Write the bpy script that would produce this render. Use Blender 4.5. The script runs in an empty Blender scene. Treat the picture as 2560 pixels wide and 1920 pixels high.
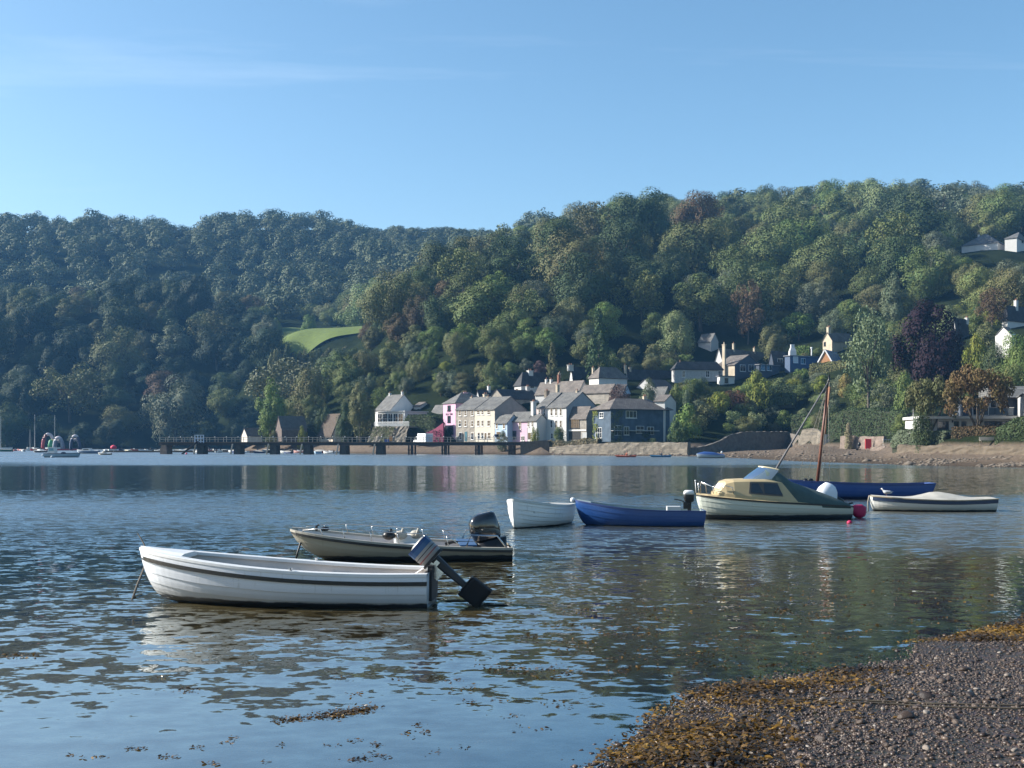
import bpy, math, random
import numpy as np
from mathutils import Vector, Matrix

R = math.radians
rng = np.random.default_rng(7)
random.seed(7)
S = bpy.context.scene
C = S.collection

# ------------------------------------------------------------------ camera
F, HZ, CZ, CX = 2844.0, 1108.0, 2.45, 1280.0      # focal length, horizon row, eye height, centre column (in photo pixels)
cam_d = bpy.data.cameras.new('camera')
cam = bpy.data.objects.new('camera', cam_d)
C.objects.link(cam)
cam.location = (0, 0, CZ)
cam.rotation_euler = (R(90), 0, 0)
cam_d.sensor_width = 36.0
cam_d.lens = 36.0 * F / 2560.0
cam_d.shift_y = (HZ - 960.0) / 2560.0
cam_d.clip_start = 0.1
cam_d.clip_end = 6000
S.camera = cam

# ------------------------------------------------------------------ sky and sun
SUN_EL, SUN_AZ = 29.0, -81.0                       # azimuth from the view direction, negative = towards the left
sun_dir = Vector((math.sin(R(SUN_AZ)) * math.cos(R(SUN_EL)), math.cos(R(SUN_AZ)) * math.cos(R(SUN_EL)), math.sin(R(SUN_EL))))
world = bpy.data.worlds.new('World')
S.world = world
world.use_nodes = True
wn, wl = world.node_tree.nodes, world.node_tree.links
wn.clear()
w_out = wn.new('ShaderNodeOutputWorld')
w_bg = wn.new('ShaderNodeBackground')
w_bg.inputs['Strength'].default_value = 0.088
sky = wn.new('ShaderNodeTexSky')
sky.sky_type = 'NISHITA'
sky.sun_disc = False
sky.sun_elevation = R(SUN_EL)
sky.sun_rotation = R(SUN_AZ)
sky.altitude = 20
sky.air_density = 1.0
sky.dust_density = 0.9
sky.ozone_density = 1.6
# thin cirrus: a high, stretched noise veil over the whole sky dome
w_tc = wn.new('ShaderNodeTexCoord')
w_sep = wn.new('ShaderNodeSeparateXYZ')
wl.new(w_tc.outputs['Generated'], w_sep.inputs[0])
w_z = wn.new('ShaderNodeMath'); w_z.operation = 'MAXIMUM'; w_z.inputs[1].default_value = 0.03
wl.new(w_sep.outputs['Z'], w_z.inputs[0])
w_u = wn.new('ShaderNodeMath'); w_u.operation = 'DIVIDE'
wl.new(w_sep.outputs['X'], w_u.inputs[0]); wl.new(w_z.outputs[0], w_u.inputs[1])
w_v = wn.new('ShaderNodeMath'); w_v.operation = 'DIVIDE'
wl.new(w_sep.outputs['Y'], w_v.inputs[0]); wl.new(w_z.outputs[0], w_v.inputs[1])
w_cmb = wn.new('ShaderNodeCombineXYZ')
wl.new(w_u.outputs[0], w_cmb.inputs[0]); wl.new(w_v.outputs[0], w_cmb.inputs[1])
w_map = wn.new('ShaderNodeMapping')
w_map.inputs['Rotation'].default_value = (0, 0, R(-28))
w_map.inputs['Scale'].default_value = (0.34, 1.0, 1.0)
w_map.inputs['Location'].default_value = (5.2, 0.9, 0)
wl.new(w_cmb.outputs[0], w_map.inputs[0])
w_no = wn.new('ShaderNodeTexNoise')
w_no.inputs['Scale'].default_value = 0.75
w_no.inputs['Detail'].default_value = 7
w_no.inputs['Roughness'].default_value = 0.62
w_no.inputs['Distortion'].default_value = 0.7
wl.new(w_map.outputs[0], w_no.inputs['Vector'])
w_rp = wn.new('ShaderNodeMapRange')
w_rp.inputs['From Min'].default_value = 0.56
w_rp.inputs['From Max'].default_value = 0.86
w_rp.inputs['To Max'].default_value = 0.17
wl.new(w_no.outputs['Fac'], w_rp.inputs['Value'])
w_mix = wn.new('ShaderNodeMixRGB')
w_mix.inputs['Color2'].default_value = (8.2, 8.6, 9.2, 1)
w_lo = wn.new('ShaderNodeMapRange')                # the veil thins out towards the horizon
w_lo.inputs['From Min'].default_value = 0.12; w_lo.inputs['From Max'].default_value = 0.30
w_lo.inputs['To Min'].default_value = 0.25; w_lo.inputs['To Max'].default_value = 1.0
wl.new(w_sep.outputs['Z'], w_lo.inputs['Value'])
w_mu = wn.new('ShaderNodeMath'); w_mu.operation = 'MULTIPLY'
wl.new(w_rp.outputs[0], w_mu.inputs[0]); wl.new(w_lo.outputs[0], w_mu.inputs[1])
wl.new(w_mu.outputs[0], w_mix.inputs['Fac'])
w_hs = wn.new('ShaderNodeHueSaturation')
w_hs.inputs['Saturation'].default_value = 1.16
w_hs.inputs['Hue'].default_value = 0.492
wl.new(sky.outputs[0], w_hs.inputs['Color'])
wl.new(w_hs.outputs[0], w_mix.inputs['Color1'])
wl.new(w_mix.outputs[0], w_bg.inputs['Color'])
wl.new(w_bg.outputs[0], w_out.inputs[0])

sun_l = bpy.data.lights.new('sun', 'SUN')
sun_l.energy = 5.0
sun_l.angle = R(0.6)
sun_l.color = (1.0, 0.955, 0.88)
sun_o = bpy.data.objects.new('sun', sun_l)
C.objects.link(sun_o)
sun_o.rotation_euler = (-sun_dir).to_track_quat('-Z', 'Y').to_euler()
sun_o.location = sun_dir * 300

S.view_settings.view_transform = 'Standard'
S.view_settings.look = 'None'
S.view_settings.gamma = 1.0
S.view_settings.use_curve_mapping = False
S.view_settings.exposure = 1.15
S.render.engine = 'CYCLES'
S.cycles.use_denoising = True
S.cycles.max_bounces = 6
S.cycles.diffuse_bounces = 1
S.cycles.glossy_bounces = 3
S.cycles.transmission_bounces = 4
S.cycles.transparent_max_bounces = 12
S.cycles.volume_bounces = 0
S.cycles.caustics_reflective = False
S.cycles.caustics_refractive = False
S.cycles.sample_clamp_indirect = 4.0

# ------------------------------------------------------------------ helpers
def P(px, py, Y):
    """A world point at depth Y that the photograph shows at pixel (px, py)."""
    return Vector(((px - CX) / F * Y, Y, CZ + (HZ - py) / F * Y))

def PX(v):
    return CX + F * v[0] / v[1], HZ - F * (v[2] - CZ) / v[1]

def WL(px, py):
    """The point of the water surface seen at pixel (px, py)."""
    Y = CZ * F / (py - HZ)
    return Vector(((px - CX) / F * Y, Y, 0))

def tag(o, label=None, cat=None, group=None, kind=None):
    if label: o['label'] = label
    if cat: o['category'] = cat
    if group: o['group'] = group
    if kind: o['kind'] = kind
    return o

def empty(name, loc=(0, 0, 0), rz=0.0, label=None, cat=None, group=None):
    o = bpy.data.objects.new(name, None)
    o.empty_display_size = 0.2
    C.objects.link(o)
    o.location = loc
    o.rotation_euler = (0, 0, rz)
    return tag(o, label, cat, group)

class MB:
    """Collects shapes and links them as one mesh object."""
    def __init__(self):
        self.v, self.f, self.m = [], [], []
    def add(self, vs, fs, m=0):
        b = len(self.v)
        self.v.extend(tuple(p) for p in vs)
        for q in fs:
            self.f.append(tuple(i + b for i in q)); self.m.append(m)
        return self
    def box(self, c, s, rz=0.0, m=0, M=None):
        x, y, z = s[0] / 2, s[1] / 2, s[2] / 2
        vs = [Vector((sx * x, sy * y, sz * z)) for sz in (-1, 1) for sy in (-1, 1) for sx in (-1, 1)]
        if M is not None: vs = [M @ v for v in vs]
        elif rz:
            k = Matrix.Rotation(rz, 3, 'Z'); vs = [k @ v for v in vs]
        vs = [v + Vector(c) for v in vs]
        return self.add(vs, [(0, 2, 3, 1), (4, 5, 7, 6), (0, 1, 5, 4), (2, 6, 7, 3), (0, 4, 6, 2), (1, 3, 7, 5)], m)
    def bx(self, x0, x1, y0, y1, z0, z1, m=0):
        return self.box(((x0 + x1) / 2, (y0 + y1) / 2, (z0 + z1) / 2), (x1 - x0, y1 - y0, z1 - z0), m=m)
    def loft(self, rings, closed=True, caps=True, m=0):
        n = len(rings[0]); vs = [p for r in rings for p in r]; fs = []
        for i in range(len(rings) - 1):
            for j in range(n if closed else n - 1):
                k = (j + 1) % n
                fs.append((i * n + j, i * n + k, (i + 1) * n + k, (i + 1) * n + j))
        if caps and closed:
            fs.append(tuple(range(n - 1, -1, -1)))
            fs.append(tuple((len(rings) - 1) * n + j for j in range(n)))
        return self.add(vs, fs, m)
    def tube(self, pts, r, n=6, m=0, caps=True):
        pts = [Vector(p) for p in pts]
        rs = r if hasattr(r, '__len__') else [r] * len(pts)
        rings = []
        for i, p in enumerate(pts):
            d = (pts[min(i + 1, len(pts) - 1)] - pts[max(i - 1, 0)])
            d = d.normalized() if d.length > 1e-9 else Vector((0, 0, 1))
            a = d.cross(Vector((0, 0, 1)) if abs(d.z) < 0.9 else Vector((1, 0, 0))).normalized()
            b = d.cross(a)
            rings.append([p + (a * math.cos(t) + b * math.sin(t)) * rs[i] for t in [2 * math.pi * k / n for k in range(n)]])
        return self.loft(rings, True, caps, m)
    def ball(self, c, s, nu=10, nv=6, m=0, z0=-1.0):
        c = Vector(c); rings = []
        t0 = math.asin(max(-0.999, z0))
        for i in range(nv + 1):
            t = t0 + (math.pi / 2 - t0) * i / nv
            t = min(max(t, -1.5), 1.5)
            rings.append([c + Vector((s[0] * math.cos(t) * math.cos(2 * math.pi * k / nu), s[1] * math.cos(t) * math.sin(2 * math.pi * k / nu), s[2] * math.sin(t))) for k in range(nu)])
        return self.loft(rings, True, True, m)
    def prism(self, poly, axis, a, b, m=0):
        """Extrude a 2D polygon along axis 'x' or 'y' from a to b."""
        n = len(poly)
        if axis == 'x': vs = [(a, p[0], p[1]) for p in poly] + [(b, p[0], p[1]) for p in poly]
        else: vs = [(p[0], a, p[1]) for p in poly] + [(p[0], b, p[1]) for p in poly]
        fs = [(i, (i + 1) % n, n + (i + 1) % n, n + i) for i in range(n)]
        fs += [tuple(range(n - 1, -1, -1)), tuple(range(n, 2 * n))]
        return self.add(vs, fs, m)
    def mesh(self, name, mats, smooth=False):
        me = bpy.data.meshes.new(name)
        me.from_pydata(self.v, [], self.f)
        for x in (mats if isinstance(mats, (list, tuple)) else [mats]): me.materials.append(x)
        if any(self.m): me.polygons.foreach_set('material_index', self.m)
        if smooth: me.polygons.foreach_set('use_smooth', [True] * len(self.f))
        me.update()
        return me
    def build(self, name, mats, parent=None, smooth=False, loc=None, rz=0.0):
        return link(name, self.mesh(name, mats, smooth), parent, loc, rz)

def link(name, me, parent=None, loc=None, rz=0.0):
    o = bpy.data.objects.new(name, me)
    C.objects.link(o)
    if parent is not None: o.parent = parent
    if loc is not None: o.location = loc
    if rz: o.rotation_euler = (0, 0, rz)
    return o

def fix_normals(o):
    import bmesh
    bm = bmesh.new(); bm.from_mesh(o.data)
    bmesh.ops.recalc_face_normals(bm, faces=bm.faces)
    bm.to_mesh(o.data); bm.free()
    return o

def soft(o, w=0.02, seg=2):
    b = o.modifiers.new('bevel', 'BEVEL'); b.width = w; b.segments = seg; b.limit_method = 'ANGLE'; b.angle_limit = R(35)
    return o

def np_mesh(name, verts, faces4, mat, attrs=None, smooth=False):
    """verts (N,3), faces (M,4 or 3) numpy -> mesh; attrs: {name: (domain, values)} float attributes."""
    me = bpy.data.meshes.new(name)
    nv, nf, k = len(verts), len(faces4), faces4.shape[1]
    me.vertices.add(nv); me.vertices.foreach_set('co', np.ascontiguousarray(verts, dtype=np.float32).ravel())
    me.loops.add(nf * k); me.loops.foreach_set('vertex_index', np.ascontiguousarray(faces4, dtype=np.int32).ravel())
    me.polygons.add(nf)
    me.polygons.foreach_set('loop_start', np.arange(0, nf * k, k, dtype=np.int32))
    me.polygons.foreach_set('loop_total', np.full(nf, k, dtype=np.int32))
    if smooth: me.polygons.foreach_set('use_smooth', np.ones(nf, dtype=bool))
    for x in (mat if isinstance(mat, (list, tuple)) else [mat]): me.materials.append(x)
    for an, (dom, vals) in (attrs or {}).items():
        a = me.attributes.new(an, 'FLOAT', dom)
        a.data.foreach_set('value', np.ascontiguousarray(vals, dtype=np.float32))
    me.update(calc_edges=True)
    me.validate()
    return me

# ------------------------------------------------------------------ materials
MATS = {}
def nt(name):
    m = bpy.data.materials.new(name); m.use_nodes = True
    n, l = m.node_tree.nodes, m.node_tree.links
    n.clear()
    out = n.new('ShaderNodeOutputMaterial')
    return m, n, l, out

def mat(name, col, rough=0.6, var=0.25, scale=3.0, metal=0.0, bump=0.0, spec=0.4, col2=None, coat=0.0, detail=5):
    """Principled paint / stone / cloth with a noise-driven second tone."""
    if name in MATS: return MATS[name]
    m, n, l, out = nt(name)
    b = n.new('ShaderNodeBsdfPrincipled')
    b.inputs['Roughness'].default_value = rough
    b.inputs['Metallic'].default_value = metal
    b.inputs['Specular IOR Level'].default_value = spec
    b.inputs['Coat Weight'].default_value = coat
    tc = n.new('ShaderNodeTexCoord')
    no = n.new('ShaderNodeTexNoise')
    no.inputs['Scale'].default_value = scale
    no.inputs['Detail'].default_value = detail
    no.inputs['Roughness'].default_value = 0.65
    l.new(tc.outputs['Object'], no.inputs['Vector'])
    r = n.new('ShaderNodeMapRange')
    r.inputs['From Min'].default_value = 0.35; r.inputs['From Max'].default_value = 0.68
    l.new(no.outputs['Fac'], r.inputs['Value'])
    mx = n.new('ShaderNodeMixRGB')
    mx.inputs['Color1'].default_value = (*col, 1)
    c2 = col2 if col2 else tuple(c * (1 - var) for c in col)
    mx.inputs['Color2'].default_value = (*c2, 1)
    l.new(r.outputs[0], mx.inputs['Fac'])
    l.new(mx.outputs[0], b.inputs['Base Color'])
    if bump:
        bp = n.new('ShaderNodeBump'); bp.inputs['Strength'].default_value = bump; bp.inputs['Distance'].default_value = 0.05
        l.new(no.outputs['Fac'], bp.inputs['Height']); l.new(bp.outputs[0], b.inputs['Normal'])
    l.new(b.outputs[0], out.inputs[0])
    MATS[name] = m
    return m

def hull_mat(name, col, zline, below=(0.012, 0.013, 0.014), rough=0.35, grime=(0.16, 0.14, 0.10)):
    """Boat paint: topsides, weed-stained band above the boot line, dark antifouling below it (object space)."""
    m, n, l, out = nt(name)
    b = n.new('ShaderNodeBsdfPrincipled'); b.inputs['Roughness'].default_value = rough
    b.inputs['Coat Weight'].default_value = 0.25
    tc = n.new('ShaderNodeTexCoord'); sp = n.new('ShaderNodeSeparateXYZ')
    l.new(tc.outputs['Object'], sp.inputs[0])
    no = n.new('ShaderNodeTexNoise'); no.inputs['Scale'].default_value = 3.5; no.inputs['Detail'].default_value = 6
    l.new(tc.outputs['Object'], no.inputs['Vector'])
    ad = n.new('ShaderNodeMath'); ad.operation = 'MULTIPLY_ADD'; ad.inputs[1].default_value = 0.07
    l.new(no.outputs['Fac'], ad.inputs[0]); l.new(sp.outputs['Z'], ad.inputs[2])
    r1 = n.new('ShaderNodeMapRange'); r1.inputs['From Min'].default_value = zline + 0.025; r1.inputs['From Max'].default_value = zline + 0.045
    l.new(ad.outputs[0], r1.inputs['Value'])
    r2 = n.new('ShaderNodeMapRange'); r2.inputs['From Min'].default_value = zline + 0.03; r2.inputs['From Max'].default_value = zline + 0.26
    r2.inputs['To Min'].default_value = 0.55; r2.inputs['To Max'].default_value = 0.0
    l.new(ad.outputs[0], r2.inputs['Value'])
    # scuffs and run-off streaks
    mp = n.new('ShaderNodeMapping'); mp.inputs['Scale'].default_value = (7, 7, 0.9)
    l.new(tc.outputs['Object'], mp.inputs[0])
    n2 = n.new('ShaderNodeTexNoise'); n2.inputs['Scale'].default_value = 2.0; n2.inputs['Detail'].default_value = 7; n2.inputs['Roughness'].default_value = 0.7
    l.new(mp.outputs[0], n2.inputs['Vector'])
    r3 = n.new('ShaderNodeMapRange'); r3.inputs['From Min'].default_value = 0.56; r3.inputs['From Max'].default_value = 0.8; r3.inputs['To Max'].default_value = 0.5
    l.new(n2.outputs['Fac'], r3.inputs['Value'])
    mx = n.new('ShaderNodeMath'); mx.operation = 'MAXIMUM'
    l.new(r2.outputs[0], mx.inputs[0]); l.new(r3.outputs[0], mx.inputs[1])
    a = n.new('ShaderNodeMixRGB'); a.inputs['Color1'].default_value = (*col, 1); a.inputs['Color2'].default_value = (*grime, 1)
    l.new(mx.outputs[0], a.inputs['Fac'])
    c = n.new('ShaderNodeMixRGB'); c.inputs['Color1'].default_value = (*below, 1)
    l.new(r1.outputs[0], c.inputs['Fac']); l.new(a.outputs[0], c.inputs['Color2'])
    l.new(c.outputs[0], b.inputs['Base Color'])
    l.new(b.outputs[0], out.inputs[0])
    return m

def block_mat(name, c1, c2, mortar, scale=1.0, bw=0.5, bh=0.25, msize=0.02, rough=0.85, bump=0.6, squash=1.0):
    """Coursed stone or slates too small in the picture to be separate pieces (object space, so it sticks to its wall)."""
    m, n, l, out = nt(name)
    b = n.new('ShaderNodeBsdfPrincipled'); b.inputs['Roughness'].default_value = rough; b.inputs['Specular IOR Level'].default_value = 0.25
    tc = n.new('ShaderNodeTexCoord')
    sp = n.new('ShaderNodeSeparateXYZ'); l.new(tc.outputs['Object'], sp.inputs[0])
    ad = n.new('ShaderNodeMath'); ad.operation = 'ADD'
    l.new(sp.outputs['X'], ad.inputs[0]); l.new(sp.outputs['Y'], ad.inputs[1])
    cb = n.new('ShaderNodeCombineXYZ'); l.new(ad.outputs[0], cb.inputs[0]); l.new(sp.outputs['Z'], cb.inputs[1])
    br = n.new('ShaderNodeTexBrick')
    br.inputs['Scale'].default_value = scale
    br.inputs['Brick Width'].default_value = bw; br.inputs['Row Height'].default_value = bh
    br.inputs['Mortar Size'].default_value = msize
    br.inputs['Color1'].default_value = (*c1, 1); br.inputs['Color2'].default_value = (*c2, 1); br.inputs['Mortar'].default_value = (*mortar, 1)
    no0 = n.new('ShaderNodeTexNoise'); no0.inputs['Scale'].default_value = 1.3
    l.new(tc.outputs['Object'], no0.inputs['Vector'])
    dv = n.new('ShaderNodeMixRGB'); dv.blend_type = 'LINEAR_LIGHT'; dv.inputs['Fac'].default_value = 0.05 * squash
    l.new(cb.outputs[0], dv.inputs['Color1']); l.new(no0.outputs['Color'], dv.inputs['Color2'])
    l.new(dv.outputs[0], br.inputs['Vector'])
    no = n.new('ShaderNodeTexNoise'); no.inputs['Scale'].default_value = 0.8; no.inputs['Detail'].default_value = 6
    l.new(tc.outputs['Object'], no.inputs['Vector'])
    r = n.new('ShaderNodeMapRange'); r.inputs['From Min'].default_value = 0.3; r.inputs['From Max'].default_value = 0.7
    r.inputs['To Min'].default_value = 0.7; r.inputs['To Max'].default_value = 1.2
    l.new(no.outputs['Fac'], r.inputs['Value'])
    mu = n.new('ShaderNodeMixRGB'); mu.blend_type = 'MULTIPLY'; mu.inputs['Fac'].default_value = 1
    l.new(br.outputs['Color'], mu.inputs['Color1']); l.new(r.outputs[0], mu.inputs['Color2'])
    l.new(mu.outputs[0], b.inputs['Base Color'])
    bp = n.new('ShaderNodeBump'); bp.inputs['Strength'].default_value = bump; bp.inputs['Distance'].default_value = 0.06; bp.invert = True
    l.new(br.outputs['Fac'], bp.inputs['Height']); l.new(bp.outputs[0], b.inputs['Normal'])
    l.new(b.outputs[0], out.inputs[0])
    MATS[name] = m
    return m

def foliage_mat(name, trans=0.06):
    """Leaves: the object's own colour, varied leaf by leaf and clump by clump."""
    m, n, l, out = nt(name)
    oi = n.new('ShaderNodeObjectInfo')
    at = n.new('ShaderNodeAttribute'); at.attribute_name = 'tone'
    hs = n.new('ShaderNodeHueSaturation')
    tc = n.new('ShaderNodeTexCoord')
    no = n.new('ShaderNodeTexNoise'); no.inputs['Scale'].default_value = 5.0; no.inputs['Detail'].default_value = 3
    l.new(tc.outputs['Object'], no.inputs['Vector'])
    h = n.new('ShaderNodeMapRange'); h.inputs['From Min'].default_value = 0.3; h.inputs['From Max'].default_value = 0.7
    h.inputs['To Min'].default_value = 0.47; h.inputs['To Max'].default_value = 0.53
    l.new(no.outputs['Fac'], h.inputs['Value'])
    v = n.new('ShaderNodeMapRange'); v.inputs['To Min'].default_value = 0.85; v.inputs['To Max'].default_value = 1.18
    l.new(at.outputs['Fac'], v.inputs['Value'])
    l.new(oi.outputs['Color'], hs.inputs['Color']); l.new(h.outputs[0], hs.inputs['Hue']); l.new(v.outputs[0], hs.inputs['Value'])
    b = n.new('ShaderNodeBsdfPrincipled'); b.inputs['Roughness'].default_value = 0.7; b.inputs['Specular IOR Level'].default_value = 0.12
    l.new(hs.outputs[0], b.inputs['Base Color'])
    t = n.new('ShaderNodeBsdfTranslucent')
    mu = n.new('ShaderNodeMixRGB'); mu.blend_type = 'MULTIPLY'; mu.inputs['Fac'].default_value = 1; mu.inputs['Color2'].default_value = (1.1, 1.2, 0.5, 1)
    l.new(hs.outputs[0], mu.inputs['Color1']); l.new(mu.outputs[0], t.inputs['Color'])
    mx = n.new('ShaderNodeMixShader'); mx.inputs[0].default_value = trans
    l.new(b.outputs[0], mx.inputs[1]); l.new(t.outputs[0], mx.inputs[2])
    l.new(mx.outputs[0], out.inputs[0])
    return m

leaf_m = foliage_mat('leaves')
bark_m = mat('bark', (0.10, 0.085, 0.065), 0.9, 0.5, 6, bump=0.5)
white_gel = mat('white_gelcoat', (0.70, 0.70, 0.69), 0.4, 0.10, 2.0, coat=0.2)
cream_gel = mat('cream_liner', (0.62, 0.57, 0.53), 0.6, 0.12, 2.0)
black_m = mat('black_plastic', (0.010, 0.010, 0.011), 0.35, 0.2, 4)
rubber_m = mat('black_rubber', (0.015, 0.015, 0.016), 0.7, 0.3, 4)
steel_m = mat('stainless_tube', (0.55, 0.55, 0.55), 0.25, 0.1, 3, metal=1.0)
wood_m = mat('weathered_wood', (0.15, 0.115, 0.08), 0.8, 0.45, 5, bump=0.3)
dwood_m = mat('dark_timber', (0.045, 0.042, 0.038), 0.9, 0.4, 3, bump=0.3)
glass_m = mat('dark_glass', (0.025, 0.03, 0.035), 0.08, 0.2, 2, spec=0.8)
wframe_m = mat('white_frame', (0.75, 0.75, 0.73), 0.5, 0.08, 3)
slate_m = block_mat('slate', (0.17, 0.165, 0.15), (0.13, 0.13, 0.125), (0.06, 0.06, 0.06), 1, 0.45, 0.3, 0.03, 0.8)
brownslate_m = block_mat('brown_slate', (0.185, 0.16, 0.14), (0.145, 0.128, 0.115), (0.07, 0.06, 0.05), 1, 0.45, 0.3, 0.03, 0.8)
darkslate_m = block_mat('dark_slate', (0.06, 0.06, 0.065), (0.045, 0.046, 0.05), (0.02, 0.02, 0.02), 1, 0.45, 0.3, 0.03, 0.75)
rubble_m = block_mat('rubble_stone', (0.30, 0.255, 0.195), (0.20, 0.175, 0.14), (0.15, 0.135, 0.11), 1, 0.42, 0.2, 0.035, 0.9, 0.9, 3.0)
greystone_m = block_mat('grey_stone', (0.36, 0.32, 0.26), (0.26, 0.24, 0.21), (0.32, 0.29, 0.25), 1, 0.5, 0.22, 0.03, 0.9, 0.7, 2.0)
# ------------------------------------------------------------------ terrain: heights through points read off the photograph
def _cp():
    pts = []
    def sh(px, Y, z): pts.append(((px - CX) / F * Y, Y, z))
    def g(px, py, Y): pts.append(((px - CX) / F * Y, Y, CZ + (HZ - py) / F * Y))
    # right shore, village quay
    shore = [(3400, 84), (2900, 98), (2560, 113), (2300, 125), (2100, 140), (1950, 157), (1830, 187), (1760, 205), (1690, 216), (1550, 221), (1380, 225),
             (1280, 243), (1180, 246), (1090, 250), (1000, 255), (900, 266), (820, 283), (740, 296), (660, 304), (610, 312)]
    for px, Y in shore:
        sh(px, Y, 0.0); sh(px, Y - 9, -1.3)
    # creek behind the left end of the village
    for px, Y in [(600, 330), (622, 352), (650, 380), (680, 410)]: sh(px, Y, 0.0)
    for px, Y in [(560, 335), (590, 375), (625, 410), (640, 432)]: sh(px, Y, -1.5)
    # far left shore
    for px, Y in [(685, 448), (640, 460), (500, 472), (250, 476), (0, 480), (-250, 484), (-600, 480)]:
        sh(px, Y, 0.0); sh(px, Y - 14, -1.8)
    for px, Y in [(300, 380), (0, 300), (600, 220), (900, 150), (1400, 120), (200, 200), (1900, 80), (1280, 60), (2300, 70), (-200, 420), (-400, 200), (400, 100), (1200, 200), (500, 300), (100, 420), (450, 430)]: sh(px, Y, -2.4)
    # right beach up to the walls
    for px, Y, z in [(2000, 200, 1.5), (2100, 190, 1.2), (2180, 180, 1.2), (2270, 140, 0.9), (2420, 131, 1.1), (2560, 124, 1.2), (2300, 152, 2.3), (2450, 140, 2.5), (2560, 134, 2.6), (1900, 215, 1.2)]: sh(px, Y, z)
    # quay level
    for px, Y, z in [(1390, 232, 2.4), (1560, 227, 2.5), (1700, 224, 2.5), (1300, 252, 2.5), (1180, 258, 2.5), (1100, 262, 2.6), (1020, 270, 2.7), (930, 278, 3.0), (850, 294, 3.2), (760, 304, 3.2), (660, 315, 3.0)]: sh(px, Y, z)
    for px, py, Y in [(1150, 1040, 278), (1000, 1045, 290), (1060, 1030, 290), (1300, 1000, 282), (1430, 1010, 272), (1480, 1000, 265), (1360, 985, 290), (1530, 965, 278),
                      (1640, 955, 292), (1740, 952, 292), (1850, 942, 297), (1990, 922, 295), (2070, 915, 290), (2090, 873, 318), (1420, 940, 296),
                      (1760, 1060, 244), (1900, 1056, 252), (1900, 1000, 266), (1760, 1000, 260), (1800, 1098, 233), (1900, 1086, 243), (1975, 1083, 250), (2050, 1000, 252), (2050, 1070, 235), (2170, 985, 242), (2320, 978, 238), (2200, 1088, 210),
                      (2400, 1085, 150), (2540, 1085, 150), (2560, 1020, 178), (2560, 850, 245), (2420, 850, 255), (2750, 980, 170), (2800, 850, 240),
                      (2480, 630, 388), (2600, 640, 380)]: g(px, py, Y)
    # wooded right hill
    for px, py, Y in [(900, 1040, 300), (820, 1030, 320), (760, 1050, 325), (690, 1085, 325), (900, 910, 360), (840, 960, 352), (1000, 820, 380), (950, 980, 320), (1100, 930, 310), (1100, 740, 395),
                      (1250, 900, 308), (1250, 730, 385), (1180, 718, 420), (1300, 690, 440), (1400, 800, 345), (1400, 660, 440), (1500, 900, 312), (1500, 740, 370), (1550, 612, 450), (1650, 606, 455),
                      (1650, 760, 365), (1650, 900, 320), (1800, 830, 345), (1800, 680, 420), (1800, 620, 470), (1950, 840, 340), (1950, 650, 440), (2100, 800, 340), (2150, 640, 450), (2300, 800, 320), (2300, 650, 420),
                      (2450, 720, 330), (2450, 600, 440), (2600, 720, 320), (2600, 580, 450), (2900, 700, 320), (2900, 560, 440),
                      (1700, 585, 600), (1900, 556, 620), (2200, 533, 620), (2400, 533, 620), (2600, 560, 600), (2950, 560, 600), (1550, 615, 560), (1420, 640, 560), (1320, 675, 540)]: g(px, py, Y)
    # valley with the meadow, left wooded hill
    for px, py, Y in [(700, 892, 500), (800, 876, 490), (900, 866, 480), (700, 834, 580), (800, 832, 580), (900, 828, 575), (640, 850, 580), (700, 845, 535), (800, 842, 535), (900, 838, 530), (760, 1000, 440), (820, 940, 430), (900, 800, 620), (750, 800, 640),
                      (0, 800, 600), (230, 790, 600), (420, 775, 610), (560, 800, 600), (640, 880, 555), (300, 1000, 520), (0, 1000, 525), (560, 1010, 515), (690, 1000, 490), (450, 900, 560), (150, 900, 560),
                      (-250, 800, 600), (-250, 1000, 520), (-600, 820, 600), (100, 800, 700), (500, 810, 700), (-300, 810, 700)]: g(px, py, Y)
    # far ridge
    for px, py, Y in [(-500, 600, 900), (-100, 590, 900), (100, 585, 900), (300, 590, 900), (450, 600, 900), (600, 578, 900), (800, 578, 900), (920, 600, 900), (1000, 585, 900), (1150, 582, 900), (1300, 590, 900),
                      (1500, 590, 900), (1900, 580, 880), (2400, 570, 880), (2900, 580, 880), (1050, 650, 760), (1200, 640, 720), (800, 690, 780), (500, 690, 780), (200, 680, 780), (-200, 690, 780),
                      (0, 640, 1250), (700, 640, 1250), (1300, 640, 1250), (2000, 640, 1250), (2700, 640, 1250)]: g(px, py, Y)
    for x, y, z in [(55, 70, 0.6), (45, 45, 0.8), (34, 25, 1.2), (0, -20, 1.0), (-25, -20, -0.5), (-30, 20, -2.2), (-60, 60, -2.4), (0, 30, -1.0), (60, 20, 3), (80, 60, 3), (110, 90, 4)]: pts.append((x, y, z))
    return np.array(pts)

CP = _cp()
_SC = 100.0
def _rbf_fit():
    d = np.linalg.norm((CP[:, None, :2] - CP[None, :, :2]) / _SC, axis=2)
    n = len(CP)
    A = np.zeros((n + 3, n + 3))
    A[:n, :n] = -np.sqrt(d * d + 0.01)
    A[:n, :n] += np.eye(n) * 1e-4
    Q = np.c_[np.ones(n), CP[:, :2] / _SC]
    A[:n, n:] = Q; A[n:, :n] = Q.T
    return np.linalg.solve(A, np.r_[CP[:, 2], 0, 0, 0])
_RW = _rbf_fit()

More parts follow.
